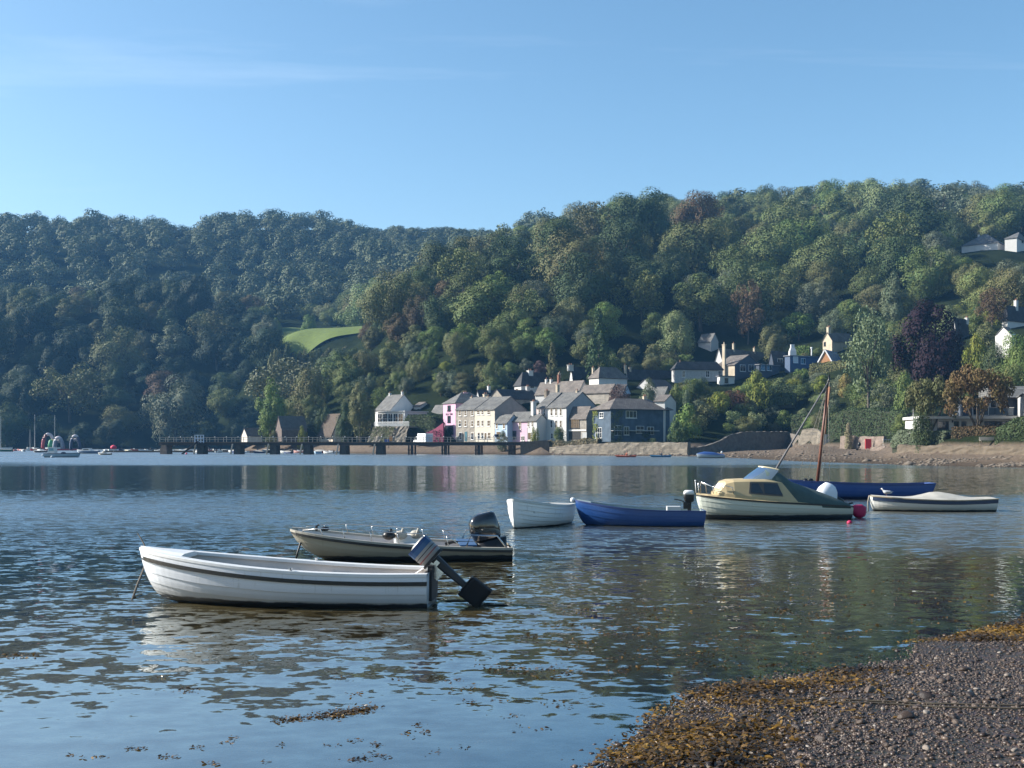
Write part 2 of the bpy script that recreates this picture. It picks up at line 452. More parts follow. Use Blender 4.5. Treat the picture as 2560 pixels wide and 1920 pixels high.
def T(x, y):
    x, y = np.atleast_1d(np.asarray(x, float)), np.atleast_1d(np.asarray(y, float))
    sh = x.shape
    q = np.c_[x.ravel(), y.ravel()]
    out = np.empty(len(q))
    for i in range(0, len(q), 20000):
        b = q[i:i + 20000]
        d2 = ((b[:, None, :] - CP[None, :, :2]) ** 2).sum(2) / _SC ** 2
        out[i:i + 20000] = -np.sqrt(d2 + 0.01) @ _RW[:len(CP)] + _RW[-3] + b @ (_RW[-2:] / _SC)
    return out.reshape(sh)

_FPX = [1374, 1440, 1520, 1600, 1719, 1745, 1770, 1800, 1830, 1860, 1975, 2000, 2057, 2101, 2160, 2210, 2244, 2300, 2400, 2560, 2760]
_FW = [236, 231.5, 226.5, 222.5, 216, 219, 221.5, 224.5, 227.5, 230.5, 241, 226, 222, 212, 206, 200, 153, 148.5, 142, 133, 122]
_FS = [232, 228, 223.5, 219.5, 214, 210, 205, 197, 188, 182, 156, 152, 145, 141, 136, 132, 129, 125, 121, 113, 103]
_FZ = [.3, .3, .3, .3, .3, .3, .5, .7, .9, 1.1, 1.4, 2.2, 2.2, 1.4, 1.4, 1.4, 1.1, 1.1, 1.1, 1.1, 1.1]
_T0 = T
def T(x, y):
    """Terrain with the foreshore in front of the sea walls kept below their feet."""
    x, y = np.atleast_1d(np.asarray(x, float)), np.atleast_1d(np.asarray(y, float))
    z = _T0(x, y); px = CX + F * x / np.maximum(y, 1)
    w, s, f = np.interp(px, _FPX, _FW), np.interp(px, _FPX, _FS), np.interp(px, _FPX, _FZ)
    k = (y - s) / np.maximum(w - s, .5)
    cap = np.where(k < 0, k * (w - s) * .12, k * f)
    front = (px > 1374) & (px < 2760) & (y > 90) & (y < w + 2.2)
    z = np.where(front, np.minimum(cap, f + .3), z)
    yq = np.interp(px, [590, 760, 900, 1000, 1080, 1240, 1420, 1480, 1680, 1725], [318, 310, 300, 288, 274, 270, 259, 249, 242, 238])
    quay = (px > 590) & (px < 1725) & (y > 200) & (y < 330) & ~front
    return np.where(quay, np.minimum(z, 2.75 + np.maximum(0, y - yq) * .75), z)

def T1(x, y): return float(T(x, y)[0])

# near beach, on which the photographer stands
def snoise(x, y, seed, f):
    """Cheap smooth noise from a few rotated waves."""
    r = np.random.default_rng(seed); s = 0
    for k in range(9):
        a = r.uniform(0, 6.28); w = f * r.uniform(0.6, 1.7); p = r.uniform(0, 6.28)
        s = s + np.sin((x * np.cos(a) + y * np.sin(a)) * w + p)
    return s / 4.0

SHORE = np.array([(-8.0, -6.0), (-3.0, 2.0), (-0.7, 7.0), (0.80, 8.45), (1.08, 9.4), (1.32, 10.0), (1.75, 10.9), (2.05, 11.25), (2.84, 11.75), (3.93, 12.45), (4.55, 13.0), (5.0, 13.9), (5.9, 14.5), (6.9, 15.3), (14, 24), (30, 44)])
def shore_dist(x, y):
    """Signed distance to the near waterline, positive on the beach."""
    x, y = np.asarray(x, float), np.asarray(y, float)
    best = np.full(x.shape, 1e9); sg = np.ones(x.shape)
    for (ax, ay), (bx, by) in zip(SHORE[:-1], SHORE[1:]):
        dx, dy = bx - ax, by - ay
        t = np.clip(((x - ax) * dx + (y - ay) * dy) / (dx * dx + dy * dy), 0, 1)
        ex, ey = x - (ax + t * dx), y - (ay + t * dy)
        d = np.hypot(ex, ey)
        c = dx * ey - dy * ex                      # > 0 on the left of the line, i.e. over the water
        up = d < best
        best = np.where(up, d, best); sg = np.where(up, np.where(c > 0, -1.0, 1.0), sg)
    return best * sg

def beach_z(x, y):
    d = shore_dist(x, y)
    z = np.where(d > 0, 0.085 * d - 0.004 * np.clip(d - 2, 0, 8) ** 2 * 0.3, 0.06 * d + 0.0)
    z = np.where(d < -6, -0.36 + 0.10 * (d + 6), z)
    fade = np.clip(np.abs(d) / 0.8, 0.25, 1)
    z = z + fade * (0.022 * snoise(x, y, 3, 2.2) + 0.012 * snoise(x, y, 4, 6.0) + 0.006 * snoise(x, y, 5, 16.0))
    return z

def grid_mesh(name, xs, ys, zf, m, smooth=True, attrs=None):
    X, Y = np.meshgrid(xs, ys)
    Z = zf(X, Y)
    v = np.c_[X.ravel(), Y.ravel(), Z.ravel()]
    nx, ny = len(xs), len(ys)
    i = np.arange(ny - 1)[:, None] * nx + np.arange(nx - 1)[None, :]
    f = np.stack([i, i + 1, i + nx + 1, i + nx], -1).reshape(-1, 4)
    at = {k: ('POINT', fn(X, Y).ravel()) for k, fn in (attrs or {}).items()}
    return np_mesh(name, v, f, m, at, smooth)

# ground material: shingle by the water, leaf litter and rough grass above
def ground_mat():
    m, n, l, out = nt('hill_ground')
    b = n.new('ShaderNodeBsdfPrincipled'); b.inputs['Roughness'].default_value = 1.0; b.inputs['Specular IOR Level'].default_value = 0.0
    ge = n.new('ShaderNodeNewGeometry'); sp = n.new('ShaderNodeSeparateXYZ')
    l.new(ge.outputs['Position'], sp.inputs[0])
    no = n.new('ShaderNodeTexNoise'); no.inputs['Scale'].default_value = 0.12; no.inputs['Detail'].default_value = 8; no.inputs['Roughness'].default_value = 0.7
    l.new(ge.outputs['Position'], no.inputs['Vector'])
    g = n.new('ShaderNodeValToRGB')
    g.color_ramp.elements[0].position = 0.35; g.color_ramp.elements[0].color = (0.010, 0.015, 0.008, 1)
    g.color_ramp.elements[1].position = 0.68; g.color_ramp.elements[1].color = (0.024, 0.032, 0.014, 1)
    l.new(no.outputs['Fac'], g.inputs[0])
    n2 = n.new('ShaderNodeTexNoise'); n2.inputs['Scale'].default_value = 1.2; n2.inputs['Detail'].default_value = 8; n2.inputs['Roughness'].default_value = 0.75
    l.new(ge.outputs['Position'], n2.inputs['Vector'])
    s = n.new('ShaderNodeValToRGB')
    s.color_ramp.elements[0].position = 0.3; s.color_ramp.elements[0].color = (0.085, 0.067, 0.053, 1)
    s.color_ramp.elements[1].position = 0.7; s.color_ramp.elements[1].color = (0.20, 0.158, 0.12, 1)
    l.new(n2.outputs['Fac'], s.inputs[0])
    wet = n.new('ShaderNodeMapRange'); wet.inputs['From Min'].default_value = 0.05; wet.inputs['From Max'].default_value = 0.7; wet.inputs['To Min'].default_value = 0.5; wet.inputs['To Max'].default_value = 1.0
    l.new(sp.outputs['Z'], wet.inputs['Value'])
    sw = n.new('ShaderNodeMixRGB'); sw.blend_type = 'MULTIPLY'; sw.inputs['Fac'].default_value = 1
    l.new(s.outputs[0], sw.inputs['Color1']); l.new(wet.outputs[0], sw.inputs['Color2'])
    zz = n.new('ShaderNodeMath'); zz.operation = 'MULTIPLY_ADD'; zz.inputs[1].default_value = 0.8
    l.new(n2.outputs['Fac'], zz.inputs[0]); l.new(sp.outputs['Z'], zz.inputs[2])
    r = n.new('ShaderNodeMapRange'); r.inputs['From Min'].default_value = 2.6; r.inputs['From Max'].default_value = 3.1
    l.new(zz.outputs[0], r.inputs['Value'])
    fy = n.new('ShaderNodeMapRange'); fy.inputs['From Min'].default_value = 395; fy.inputs['From Max'].default_value = 430
    l.new(sp.outputs['Y'], fy.inputs['Value'])
    far = n.new('ShaderNodeMath'); far.operation = 'MAXIMUM'
    l.new(r.outputs[0], far.inputs[0]); l.new(fy.outputs[0], far.inputs[1]); r = far
    mx = n.new('ShaderNodeMixRGB')
    l.new(r.outputs[0], mx.inputs['Fac']); l.new(sw.outputs[0], mx.inputs['Color1']); l.new(g.outputs[0], mx.inputs['Color2'])
    l.new(mx.outputs[0], b.inputs['Base Color'])
    bp = n.new('ShaderNodeBump'); bp.inputs['Strength'].default_value = 0.8; bp.inputs['Distance'].default_value = 0.4
    l.new(n2.outputs['Fac'], bp.inputs['Height']); l.new(bp.outputs[0], b.inputs['Normal'])
    l.new(b.outputs[0], out.inputs[0])
    return m
gm = ground_mat()

def tz(X, Y):
    z = T(X, Y)
    z = z + np.where(z > 4, 0.5 * snoise(X, Y, 11, 0.12), 0)
    near = (Y < 60) & (X < 40)
    return np.where(near, np.minimum(z, -0.9), z)
ground = link('hillside_ground', grid_mesh('hillside_ground', np.r_[np.arange(-620, -130, 5.0), np.arange(-130, 150, 2.0), np.arange(150, 821, 6.0)], np.r_[np.arange(-30, 100, 5.0), np.arange(100, 330, 1.5), np.arange(330, 460, 3.0), np.arange(460, 1301, 7.0)], tz, gm))
tag(ground, 'wooded valley sides and shingle foreshore around the creek', None, None, 'structure')

# sunlit meadow in the gap between the two wooded hills
def meadow_mesh():
    us, vs = np.linspace(672, 905, 60), np.linspace(493, 592, 40)
    U, V = np.meshgrid(us, vs)
    X = (U - CX) / F * V
    Z = T(X, V) + 0.7 + 0.25 * snoise(X, V, 21, 0.3)
    i = np.arange(39)[:, None] * 60 + np.arange(59)[None, :]
    f = np.stack([i, i + 1, i + 61, i + 60], -1).reshape(-1, 4)
    row = (HZ - F * (Z - CZ) / V).ravel()
    f = f[row[f].max(1) < 900]
    return np_mesh('meadow', np.c_[X.ravel(), V.ravel(), Z.ravel()], f, mat('meadow_grass', (0.125, 0.165, 0.045), 0.9, 0.3, 0.6, bump=0.6, spec=0.1, detail=9, col2=(0.095, 0.125, 0.04)), smooth=True)
tag(link('meadow', meadow_mesh()), 'bright sunlit grass field in the gap between the wooded hills', None, None, 'structure')

# near beach
def beach_mat():
    m, n, l, out = nt('muddy_shingle')
    b = n.new('ShaderNodeBsdfPrincipled')
    ge = n.new('ShaderNodeNewGeometry'); sp = n.new('ShaderNodeSeparateXYZ')
    l.new(ge.outputs['Position'], sp.inputs[0])
    no = n.new('ShaderNodeTexNoise'); no.inputs['Scale'].default_value = 2.0; no.inputs['Detail'].default_value = 10; no.inputs['Roughness'].default_value = 0.7
    l.new(ge.outputs['Position'], no.inputs['Vector'])
    vo = n.new('ShaderNodeTexVoronoi'); vo.inputs['Scale'].default_value = 28
    l.new(ge.outputs['Position'], vo.inputs['Vector'])
    r = n.new('ShaderNodeValToRGB')
    r.color_ramp.elements[0].position = 0.3; r.color_ramp.elements[0].color = (0.024, 0.0165, 0.013, 1)
    r.color_ramp.elements[1].position = 0.7; r.color_ramp.elements[1].color = (0.056, 0.037, 0.027, 1)
    l.new(no.outputs['Fac'], r.inputs[0])
    mu = n.new('ShaderNodeMixRGB'); mu.blend_type = 'OVERLAY'; mu.inputs['Fac'].default_value = 0.3
    l.new(r.outputs[0], mu.inputs['Color1']); l.new(vo.outputs['Color'], mu.inputs['Color2'])
    hs = n.new('ShaderNodeHueSaturation'); hs.inputs['Saturation'].default_value = 0.6
    l.new(mu.outputs[0], hs.inputs['Color'])
    l.new(hs.outputs[0], b.inputs['Base Color'])
    rr = n.new('ShaderNodeMapRange'); rr.inputs['From Min'].default_value = 0.35; rr.inputs['From Max'].default_value = 0.65; rr.inputs['To Min'].default_value = 0.22; rr.inputs['To Max'].default_value = 0.6
    l.new(no.outputs['Fac'], rr.inputs['Value']); l.new(rr.outputs[0], b.inputs['Roughness'])
    b.inputs['Specular IOR Level'].default_value = 0.22
    ad = n.new('ShaderNodeMath'); ad.operation = 'MULTIPLY_ADD'; ad.inputs[1].default_value = -0.6
    l.new(vo.outputs['Distance'], ad.inputs[0]); l.new(no.outputs['Fac'], ad.inputs[2])
    bp = n.new('ShaderNodeBump'); bp.inputs['Strength'].default_value = 0.9; bp.inputs['Distance'].default_value = 0.03
    l.new(ad.outputs[0], bp.inputs['Height']); l.new(bp.outputs[0], b.inputs['Normal'])
    l.new(b.outputs[0], out.inputs[0])
    return m
beach_m = beach_mat()
bx = np.r_[np.arange(-22, -4, 0.5), np.arange(-4, 9.0, 0.07), np.arange(9.0, 30, 0.5)]
by = np.r_[np.arange(-6, 6.5, 0.5), np.arange(6.5, 17, 0.07), np.arange(17, 45, 0.5)]
beach = link('beach', grid_mesh('beach', bx, by, beach_z, beach_m))
tag(beach, 'dark wet mud and shingle shore with a bed running under the shallows', None, None, 'structure')

# ------------------------------------------------------------------ water
def water_mat():
    m, n, l, out = nt('river_water')
    ge = n.new('ShaderNodeNewGeometry'); sp = n.new('ShaderNodeSeparateXYZ')
    l.new(ge.outputs['Position'], sp.inputs[0])
    # wind patches: how steep the ripples are along the reach
    nb = n.new('ShaderNodeTexNoise'); nb.inputs['Scale'].default_value = 1.0; nb.inputs['Detail'].default_value = 3
    mpb = n.new('ShaderNodeMapping'); mpb.inputs['Scale'].default_value = (0.02, 0.05, 1)
    l.new(ge.outputs['Position'], mpb.inputs[0]); l.new(mpb.outputs[0], nb.inputs['Vector'])
    jit = n.new('ShaderNodeMapRange'); jit.inputs['To Min'].default_value = -0.35; jit.inputs['To Max'].default_value = 0.35
    l.new(nb.outputs['Fac'], jit.inputs['Value'])
    lg = n.new('ShaderNodeMath'); lg.operation = 'LOGARITHM'; lg.inputs[1].default_value = math.e
    l.new(sp.outputs['Y'], lg.inputs[0])
    ad = n.new('ShaderNodeMath'); ad.operation = 'ADD'
    l.new(lg.outputs[0], ad.inputs[0]); l.new(jit.outputs[0], ad.inputs[1])
    nrm = n.new('ShaderNodeMapRange'); nrm.inputs['From Min'].default_value = math.log(6); nrm.inputs['From Max'].default_value = math.log(500)
    l.new(ad.outputs[0], nrm.inputs['Value'])
    ramp = n.new('ShaderNodeValToRGB'); cr = ramp.color_ramp
    stops = [(6, .005), (9, .007), (10.8, .011), (12.5, .028), (15.5, .052), (19, .046), (24, .05), (28, .13), (40, .16), (50, .13), (58, .03), (85, .020), (118, .025), (138, .10), (250, .10), (500, .10)]
    def pos(Y): return (math.log(Y) - math.log(6)) / (math.log(500) - math.log(6))
    while len(cr.elements) < len(stops): cr.elements.new(0.5)
    for e, (Y, a) in zip(cr.elements, stops):
        e.position = pos(Y); k = a / 0.30; e.color = (k, k, k, 1)
    l.new(nrm.outputs[0], ramp.inputs[0])
    amp = n.new('ShaderNodeMath'); amp.operation = 'MULTIPLY'; amp.inputs[1].default_value = 0.30 / 0.085
    l.new(ramp.outputs[0], amp.inputs[0])
    # ripple slopes, two wavelengths, crests drawn out across the reach
    def layer(scale, sx, w, det):
        mp = n.new('ShaderNodeMapping'); mp.inputs['Scale'].default_value = (scale * sx, scale, scale); mp.inputs['Rotation'].default_value = (0, 0, R(7))
        l.new(ge.outputs['Position'], mp.inputs[0])
        t = n.new('ShaderNodeTexNoise'); t.inputs['Scale'].default_value = 1.0; t.inputs['Detail'].default_value = det; t.inputs['Roughness'].default_value = 0.45
        l.new(mp.outputs[0], t.inputs['Vector'])
        s = n.new('ShaderNodeVectorMath'); s.operation = 'SUBTRACT'; s.inputs[1].default_value = (0.5, 0.5, 0.5)
        l.new(t.outputs['Color'], s.inputs[0])
        q = n.new('ShaderNodeVectorMath'); q.operation = 'MULTIPLY'; q.inputs[1].default_value = (0.45 * w, w, 0)
        l.new(s.outputs[0], q.inputs[0])
        return q
    a, b, c3 = layer(6.0, 0.6, 0.72, 1.5), layer(15.0, 0.7, 0.34, 1.0), layer(2.8, 0.55, 0.60, 1.0)
    sm = n.new('ShaderNodeVectorMath'); sm.operation = 'ADD'
    sm0 = n.new('ShaderNodeVectorMath'); sm0.operation = 'ADD'
    l.new(a.outputs[0], sm0.inputs[0]); l.new(c3.outputs[0], sm0.inputs[1])
    l.new(sm0.outputs[0], sm.inputs[0]); l.new(b.outputs[0], sm.inputs[1])
    # the lee of the beach on the right lies calmer
    mm = n.new('ShaderNodeMath'); mm.operation = 'MULTIPLY_ADD'; mm.inputs[1].default_value = -0.085
    l.new(sp.outputs['Y'], mm.inputs[0]); l.new(sp.outputs['X'], mm.inputs[2])
    sl = n.new('ShaderNodeMapRange'); sl.inputs['From Min'].default_value = -1.6; sl.inputs['From Max'].default_value = 1.2; sl.inputs['To Min'].default_value = 1.0; sl.inputs['To Max'].default_value = 0.3
    l.new(mm.outputs[0], sl.inputs['Value'])
    fy = n.new('ShaderNodeMapRange'); fy.inputs['From Min'].default_value = 24; fy.inputs['From Max'].default_value = 31
    l.new(sp.outputs['Y'], fy.inputs['Value'])
    lee = n.new('ShaderNodeMix'); lee.inputs[3].default_value = 1.0
    l.new(fy.outputs[0], lee.inputs[0]); l.new(sl.outputs[0], lee.inputs[2])
    am2 = n.new('ShaderNodeMath'); am2.operation = 'MULTIPLY'
    l.new(amp.outputs[0], am2.inputs[0]); l.new(lee.outputs[0], am2.inputs[1])
    amp = am2
    sc = n.new('ShaderNodeVectorMath'); sc.operation = 'SCALE'
    l.new(sm.outputs[0], sc.inputs[0]); l.new(amp.outputs[0], sc.inputs['Scale'])
    up = n.new('ShaderNodeVectorMath'); up.operation = 'ADD'; up.inputs[1].default_value = (0, 0, 1)
    l.new(sc.outputs[0], up.inputs[0])
    nz = n.new('ShaderNodeVectorMath'); nz.operation = 'NORMALIZE'
    l.new(up.outputs[0], nz.inputs[0])
    gl = n.new('ShaderNodeBsdfGlossy'); gl.inputs['Color'].default_value = (0.90, 0.97, 1.0, 1)
    l.new(nz.outputs[0], gl.inputs['Normal'])
    rr = n.new('ShaderNodeValToRGB'); cq = rr.color_ramp                 # ripples finer than the noise: wind-ruffled reaches are rough mirrors
    st = [(6, .02), (23, .03), (28, .13), (40, .22), (50, .18), (58, .07), (118, .09), (138, .26), (500, .30)]
    while len(cq.elements) < len(st): cq.elements.new(0.5)
    for e, (Y, a_) in zip(cq.elements, st): e.position = pos(Y); e.color = (a_, a_, a_, 1)
    l.new(nrm.outputs[0], rr.inputs[0]); l.new(rr.outputs[0], gl.inputs['Roughness'])
    # body of the water: silty in the deep, clear enough over the shallows to see the bed
    df = n.new('ShaderNodeBsdfDiffuse'); dpa = n.new('ShaderNodeAttribute'); dpa.attribute_name = 'deep'
    dcm = n.new('ShaderNodeMixRGB'); dcm.inputs['Color1'].default_value = (0.125, 0.098, 0.044, 1); dcm.inputs['Color2'].default_value = (0.024, 0.029, 0.018, 1)
    l.new(dpa.outputs['Fac'], dcm.inputs['Fac']); l.new(dcm.outputs[0], df.inputs['Color'])
    tr = n.new('ShaderNodeBsdfTransparent'); tr.inputs['Color'].default_value = (0.72, 0.62, 0.42, 1)
    at = n.new('ShaderNodeAttribute'); at.attribute_name = 'murk'
    bd = n.new('ShaderNodeMixShader')
    l.new(at.outputs['Fac'], bd.inputs[0]); l.new(tr.outputs[0], bd.inputs[1]); l.new(df.outputs[0], bd.inputs[2])
    fr = n.new('ShaderNodeFresnel'); fr.inputs['IOR'].default_value = 1.34
    l.new(nz.outputs[0], fr.inputs['Normal'])
    pw = n.new('ShaderNodeMath'); pw.operation = 'POWER'; pw.inputs[1].default_value = 0.54
    l.new(fr.outputs[0], pw.inputs[0])
    mx = n.new('ShaderNodeMixShader')
    l.new(pw.outputs[0], mx.inputs[0]); l.new(bd.outputs[0], mx.inputs[1]); l.new(gl.outputs[0], mx.inputs[2])
    l.new(mx.outputs[0], out.inputs[0])
    return m

def water_mesh():
    ys = np.r_[-14, -4, np.arange(2, 30, 0.35), np.geomspace(30, 640, 60)]
    us = np.linspace(-1, 1, 121)
    half = np.maximum(ys * 0.95, 16)
    X = us[None, :] * half[:, None]; Y = np.repeat(ys[:, None], len(us), 1)
    near = (Y < 45)
    d = np.where(near, -beach_z(X, Y), 3.0)
    murk = 1 - np.exp(-np.clip(d, 0, 5) / 0.40)
    deep = np.clip((d - .35) / .9, 0, 1)
    nx = len(us)
    i = np.arange(len(ys) - 1)[:, None] * nx + np.arange(nx - 1)[None, :]
    f = np.stack([i, i + 1, i + nx + 1, i + nx], -1).reshape(-1, 4)
    return np_mesh('water', np.c_[X.ravel(), Y.ravel(), np.zeros(X.size)], f, water_mat(), {'murk': ('POINT', murk.ravel()), 'deep': ('POINT', deep.ravel())}, True)
tag(link('water', water_mesh()), 'rippled blue creek water reflecting the sky and wooded hills', None, None, 'structure')

# ------------------------------------------------------------------ haze over the valley
def haze():
    mb = MB(); mb.bx(-700, 900, -60, 1400, -5, 235)
    m, n, l, out = nt('valley_haze')
    v = n.new('ShaderNodeVolumePrincipled')
    v.inputs['Color'].default_value = (0.20, 0.52, 1.0, 1)
    v.inputs['Density'].default_value = 0.00015
    v.inputs['Anisotropy'].default_value = 0.0
    l.new(v.outputs[0], out.inputs['Volume'])
    o = mb.build('haze', m)
    tag(o, 'thin blue autumn haze lying over the whole valley', None, None, 'stuff')
haze()
# ------------------------------------------------------------------ foliage
def rand_dirs(n, r):
    v = r.normal(size=(n, 3)); return v / np.linalg.norm(v, axis=1)[:, None]

def leaf_quads(pos, nrm, size, r, aspect=0.7):
    """One bent diamond per leaf spray."""
    n = len(pos)
    t = np.cross(nrm, rand_dirs(n, r)); t /= np.linalg.norm(t, axis=1)[:, None] + 1e-9
    b = np.cross(nrm, t)
    s = (size * r.uniform(0.6, 1.35, n))[:, None]
    v = np.stack([pos - t * s, pos + b * s * aspect * 0.8 + nrm * s * 0.12, pos + t * s, pos - b * s * aspect * 0.8 + nrm * s * 0.12], 1).reshape(-1, 3)
    f = np.arange(4 * n).reshape(n, 4)
    return v, f

def crown_points(puffs, n, r, up=0.25, spread=0.17, inner=0.12, dome=0.0):
    """Leaf positions and facing on a set of (centre, radius) puffs."""
    c = np.array([p[0] for p in puffs]); q = np.array([p[1] for p in puffs])
    if q.ndim == 1: q = np.repeat(q[:, None], 3, 1)
    w = q[:, 0] * q[:, 2]; k = r.choice(len(c), n, p=w / w.sum())
    d = rand_dirs(n, r); d[:, 2] = d[:, 2] + up; d /= np.linalg.norm(d, axis=1)[:, None]
    rad = r.uniform(0.80, 1.06, n); ins = r.random(n) < inner; rad[ins] = r.uniform(0.2, 0.8, ins.sum())
    pos = c[k] + d * q[k] * rad[:, None]
    o = pos - np.array([0, 0, .42]); o /= np.linalg.norm(o, axis=1)[:, None] + 1e-6
    nr = d * (1 - dome) + o * dome + rand_dirs(n, r) * spread + np.array([0, 0, 0.18]); nr /= np.linalg.norm(nr, axis=1)[:, None]
    tone = np.clip(r.normal(0.45, 0.12, n) + (r.random(len(c)) - 0.5)[k] * 0.5, 0, 1)
    return pos, nr, tone

def crown_mesh(name, puffs, n, size, seed, **kw):
    r = np.random.default_rng(seed)
    pos, nr, tone = crown_points(puffs, n, r, **kw)
    pos[:, 2] = np.maximum(pos[:, 2], 0.01)
    v, f = leaf_quads(pos, nr, size, r)
    return np_mesh(name, v, f, leaf_m, {'tone': ('FACE', tone)})

def dome_puffs(r, n, rx, z0, z1, pr, egg=0.0, lean=0.0):
    """Puffs over an uneven dome, radius rx, from z0 to z1."""
    out = []
    zc = z0 + (z1 - z0) * 0.42
    ax = r.uniform(0, 6.28); 
    for i in range(n):
        d = rand_dirs(1, r)[0]; d[2] = d[2] * 0.9 + 0.25; d /= np.linalg.norm(d)
        hz = (z1 - zc) if d[2] > 0 else (zc - z0)
        wob = 1 + 0.17 * math.sin(3 * math.atan2(d[1], d[0]) + ax) + r.uniform(-0.12, 0.12)
        k = 1 - pr / rx * r.uniform(0.6, 1.0)
        p = pr * r.uniform(0.7, 1.35)
        tz = (1 - egg * max(d[2], 0))
        out.append((np.array([d[0] * rx * k * wob * tz + lean * d[2], d[1] * rx * k * wob * tz, zc + d[2] * hz * (1 - p / (z1 - z0) * 0.8)]), np.array([p, p, p * 0.82])))
    for i in range(max(3, n // 7)):                # fill the middle
        a = r.uniform(0, 6.28); q = r.uniform(0, 0.4) * rx
        out.append((np.array([q * math.cos(a), q * math.sin(a), zc + r.uniform(-0.2, 0.2) * (z1 - z0)]), np.array([pr * 1.6] * 3)))
    return out

def trunk_mesh(name, seed, h, rad, limbs=5, spread=0.25, top=0.75):
    r = random.Random(seed); mb = MB()
    lx, ly = r.uniform(-.03, .03), r.uniform(-.03, .03)
    mb.tube([(0, 0, -0.08), (lx * .3, ly * .3, h * .4), (lx, ly, h)], [rad * 1.35, rad, rad * 0.75], 7)
    for i in range(limbs):
        a = 6.28 * i / limbs + r.uniform(-.4, .4); s = spread * r.uniform(.6, 1.2)
        mb.tube([(lx, ly, h * r.uniform(.7, 1.0)), (lx + math.cos(a) * s * .5, ly + math.sin(a) * s * .5, h + (top - h) * .45), (lx + math.cos(a) * s, ly + math.sin(a) * s, top * r.uniform(.85, 1.05))], [rad * .6, rad * .4, rad * .12], 5)
    return mb.mesh(name, bark_m, True)

# all crowns are made one unit tall; a tree's scale gives its height and spread
CROWN = {'round': [], 'tall': [], 'loose': [], 'bush': [], 'cone': [], 'column': [], 'weep': [], 'umbrella': []}
for k in range(6):
    r = np.random.default_rng(100 + k)
    CROWN['round'].append(crown_mesh('broadleaf_crown', dome_puffs(r, 26, 0.50, 0.05, 1.0, 0.185), 12000, 0.0165, 100 + k, dome=.3))
r = np.random.default_rng(120)
CROWN['beech'] = [crown_mesh('beech_crown', dome_puffs(r, 60, 0.50, 0.03, 1.0, 0.14), 12000, 0.020, 120, dome=.3, inner=.25)]
for k in range(3):
    r = np.random.default_rng(130 + k)
    CROWN['tall'].append(crown_mesh('tall_crown', dome_puffs(r, 34, 0.36, 0.05, 1.0, 0.13, 0.25), 9500, 0.016, 130 + k, dome=.3))
for k in range(3):
    r = np.random.default_rng(150 + k)
    CROWN['loose'].append(crown_mesh('loose_crown', dome_puffs(r, 30, 0.47, 0.18, 1.0, 0.115), 4200, 0.020, 150 + k, inner=0.2, spread=0.9))
for k in range(4):
    r = np.random.default_rng(170 + k)
    CROWN['bush'].append(crown_mesh('bush_foliage', dome_puffs(r, 26, 0.62, 0.0, 1.0, 0.22), 3600, 0.033, 170 + k))
for k in range(2):
    r = np.random.default_rng(190 + k); pf = []
    for i in range(60):
        z = 0.06 + 0.92 * (i / 60) ** 0.9; q = 0.30 * (1 - z) ** 0.75 * r.uniform(.75, 1.1); a = r.uniform(0, 6.28); p = 0.045 + 0.06 * (1 - z)
        pf.append((np.array([q * math.cos(a) * .8, q * math.sin(a) * .8, z - p * .3]), np.array([p * 1.2, p * 1.2, p * 0.9])))
    CROWN['cone'].append(crown_mesh('conifer_crown', pf, 3200, 0.021, 190 + k, up=0.0))
r = np.random.default_rng(200)
CROWN['column'].append(crown_mesh('columnar_crown', [(np.array([r.uniform(-.05, .05), r.uniform(-.05, .05), z]), np.array([.16 * (1.15 - z ** 3), .16 * (1.15 - z ** 3), .12])) for z in np.linspace(.1, .9, 22)], 2400, 0.024, 200))
for k in range(2):
    r = np.random.default_rng(210 + k); pf = []
    for i in range(60):
        d = rand_dirs(1, r)[0]; d[2] = abs(d[2]) if r.random() < .6 else d[2] * .6
        pf.append((np.array([d[0] * .36 * r.uniform(.75, 1.05), d[1] * .36 * r.uniform(.75, 1.05), .60 + d[2] * (.33 if d[2] > 0 else .45)]), np.array([.07, .07, .12]) * r.uniform(.8, 1.4)))
    CROWN['weep'].append(crown_mesh('willow_crown', pf, 4200, 0.018, 210 + k, up=-0.1, spread=0.9, inner=0.2))
for k in range(2):
    r = np.random.default_rng(220 + k); pf = []
    for i in range(54):
        a = r.uniform(0, 6.28); q = math.sqrt(r.random()) * .62; z = .70 + .22 * (1 - (q / .66) ** 2) - r.uniform(0, .16)
        pf.append((np.array([q * math.cos(a), q * math.sin(a), z]), np.array([.12, .12, .085]) * r.uniform(.75, 1.3)))
    for i in range(14):
        a = r.uniform(0, 6.28); q = r.uniform(.4, .68)
        pf.append((np.array([q * math.cos(a), q * math.sin(a), .48 + r.uniform(-.06, .1)]), np.array([.10, .10, .08])))
    CROWN['umbrella'].append(crown_mesh('spreading_crown', pf, 9500, 0.022, 220 + k, spread=0.9, inner=0.15))
TRUNK = {'beech': [trunk_mesh('trunk', 9, .25, .03)], 'round': [trunk_mesh('trunk', 1, .32, .030), trunk_mesh('trunk', 2, .36, .026)], 'tall': [trunk_mesh('trunk', 3, .4, .024)], 'loose': [trunk_mesh('trunk', 4, .38, .022, 6, .3)],
         'cone': [trunk_mesh('trunk', 5, .5, .016, 0)], 'column': [trunk_mesh('trunk', 6, .4, .02, 0)], 'weep': [trunk_mesh('trunk', 7, .34, .028, 6, .2, .7)],
         'umbrella': [trunk_mesh('trunk', 8, .22, .026, 7, .42, .72)]}

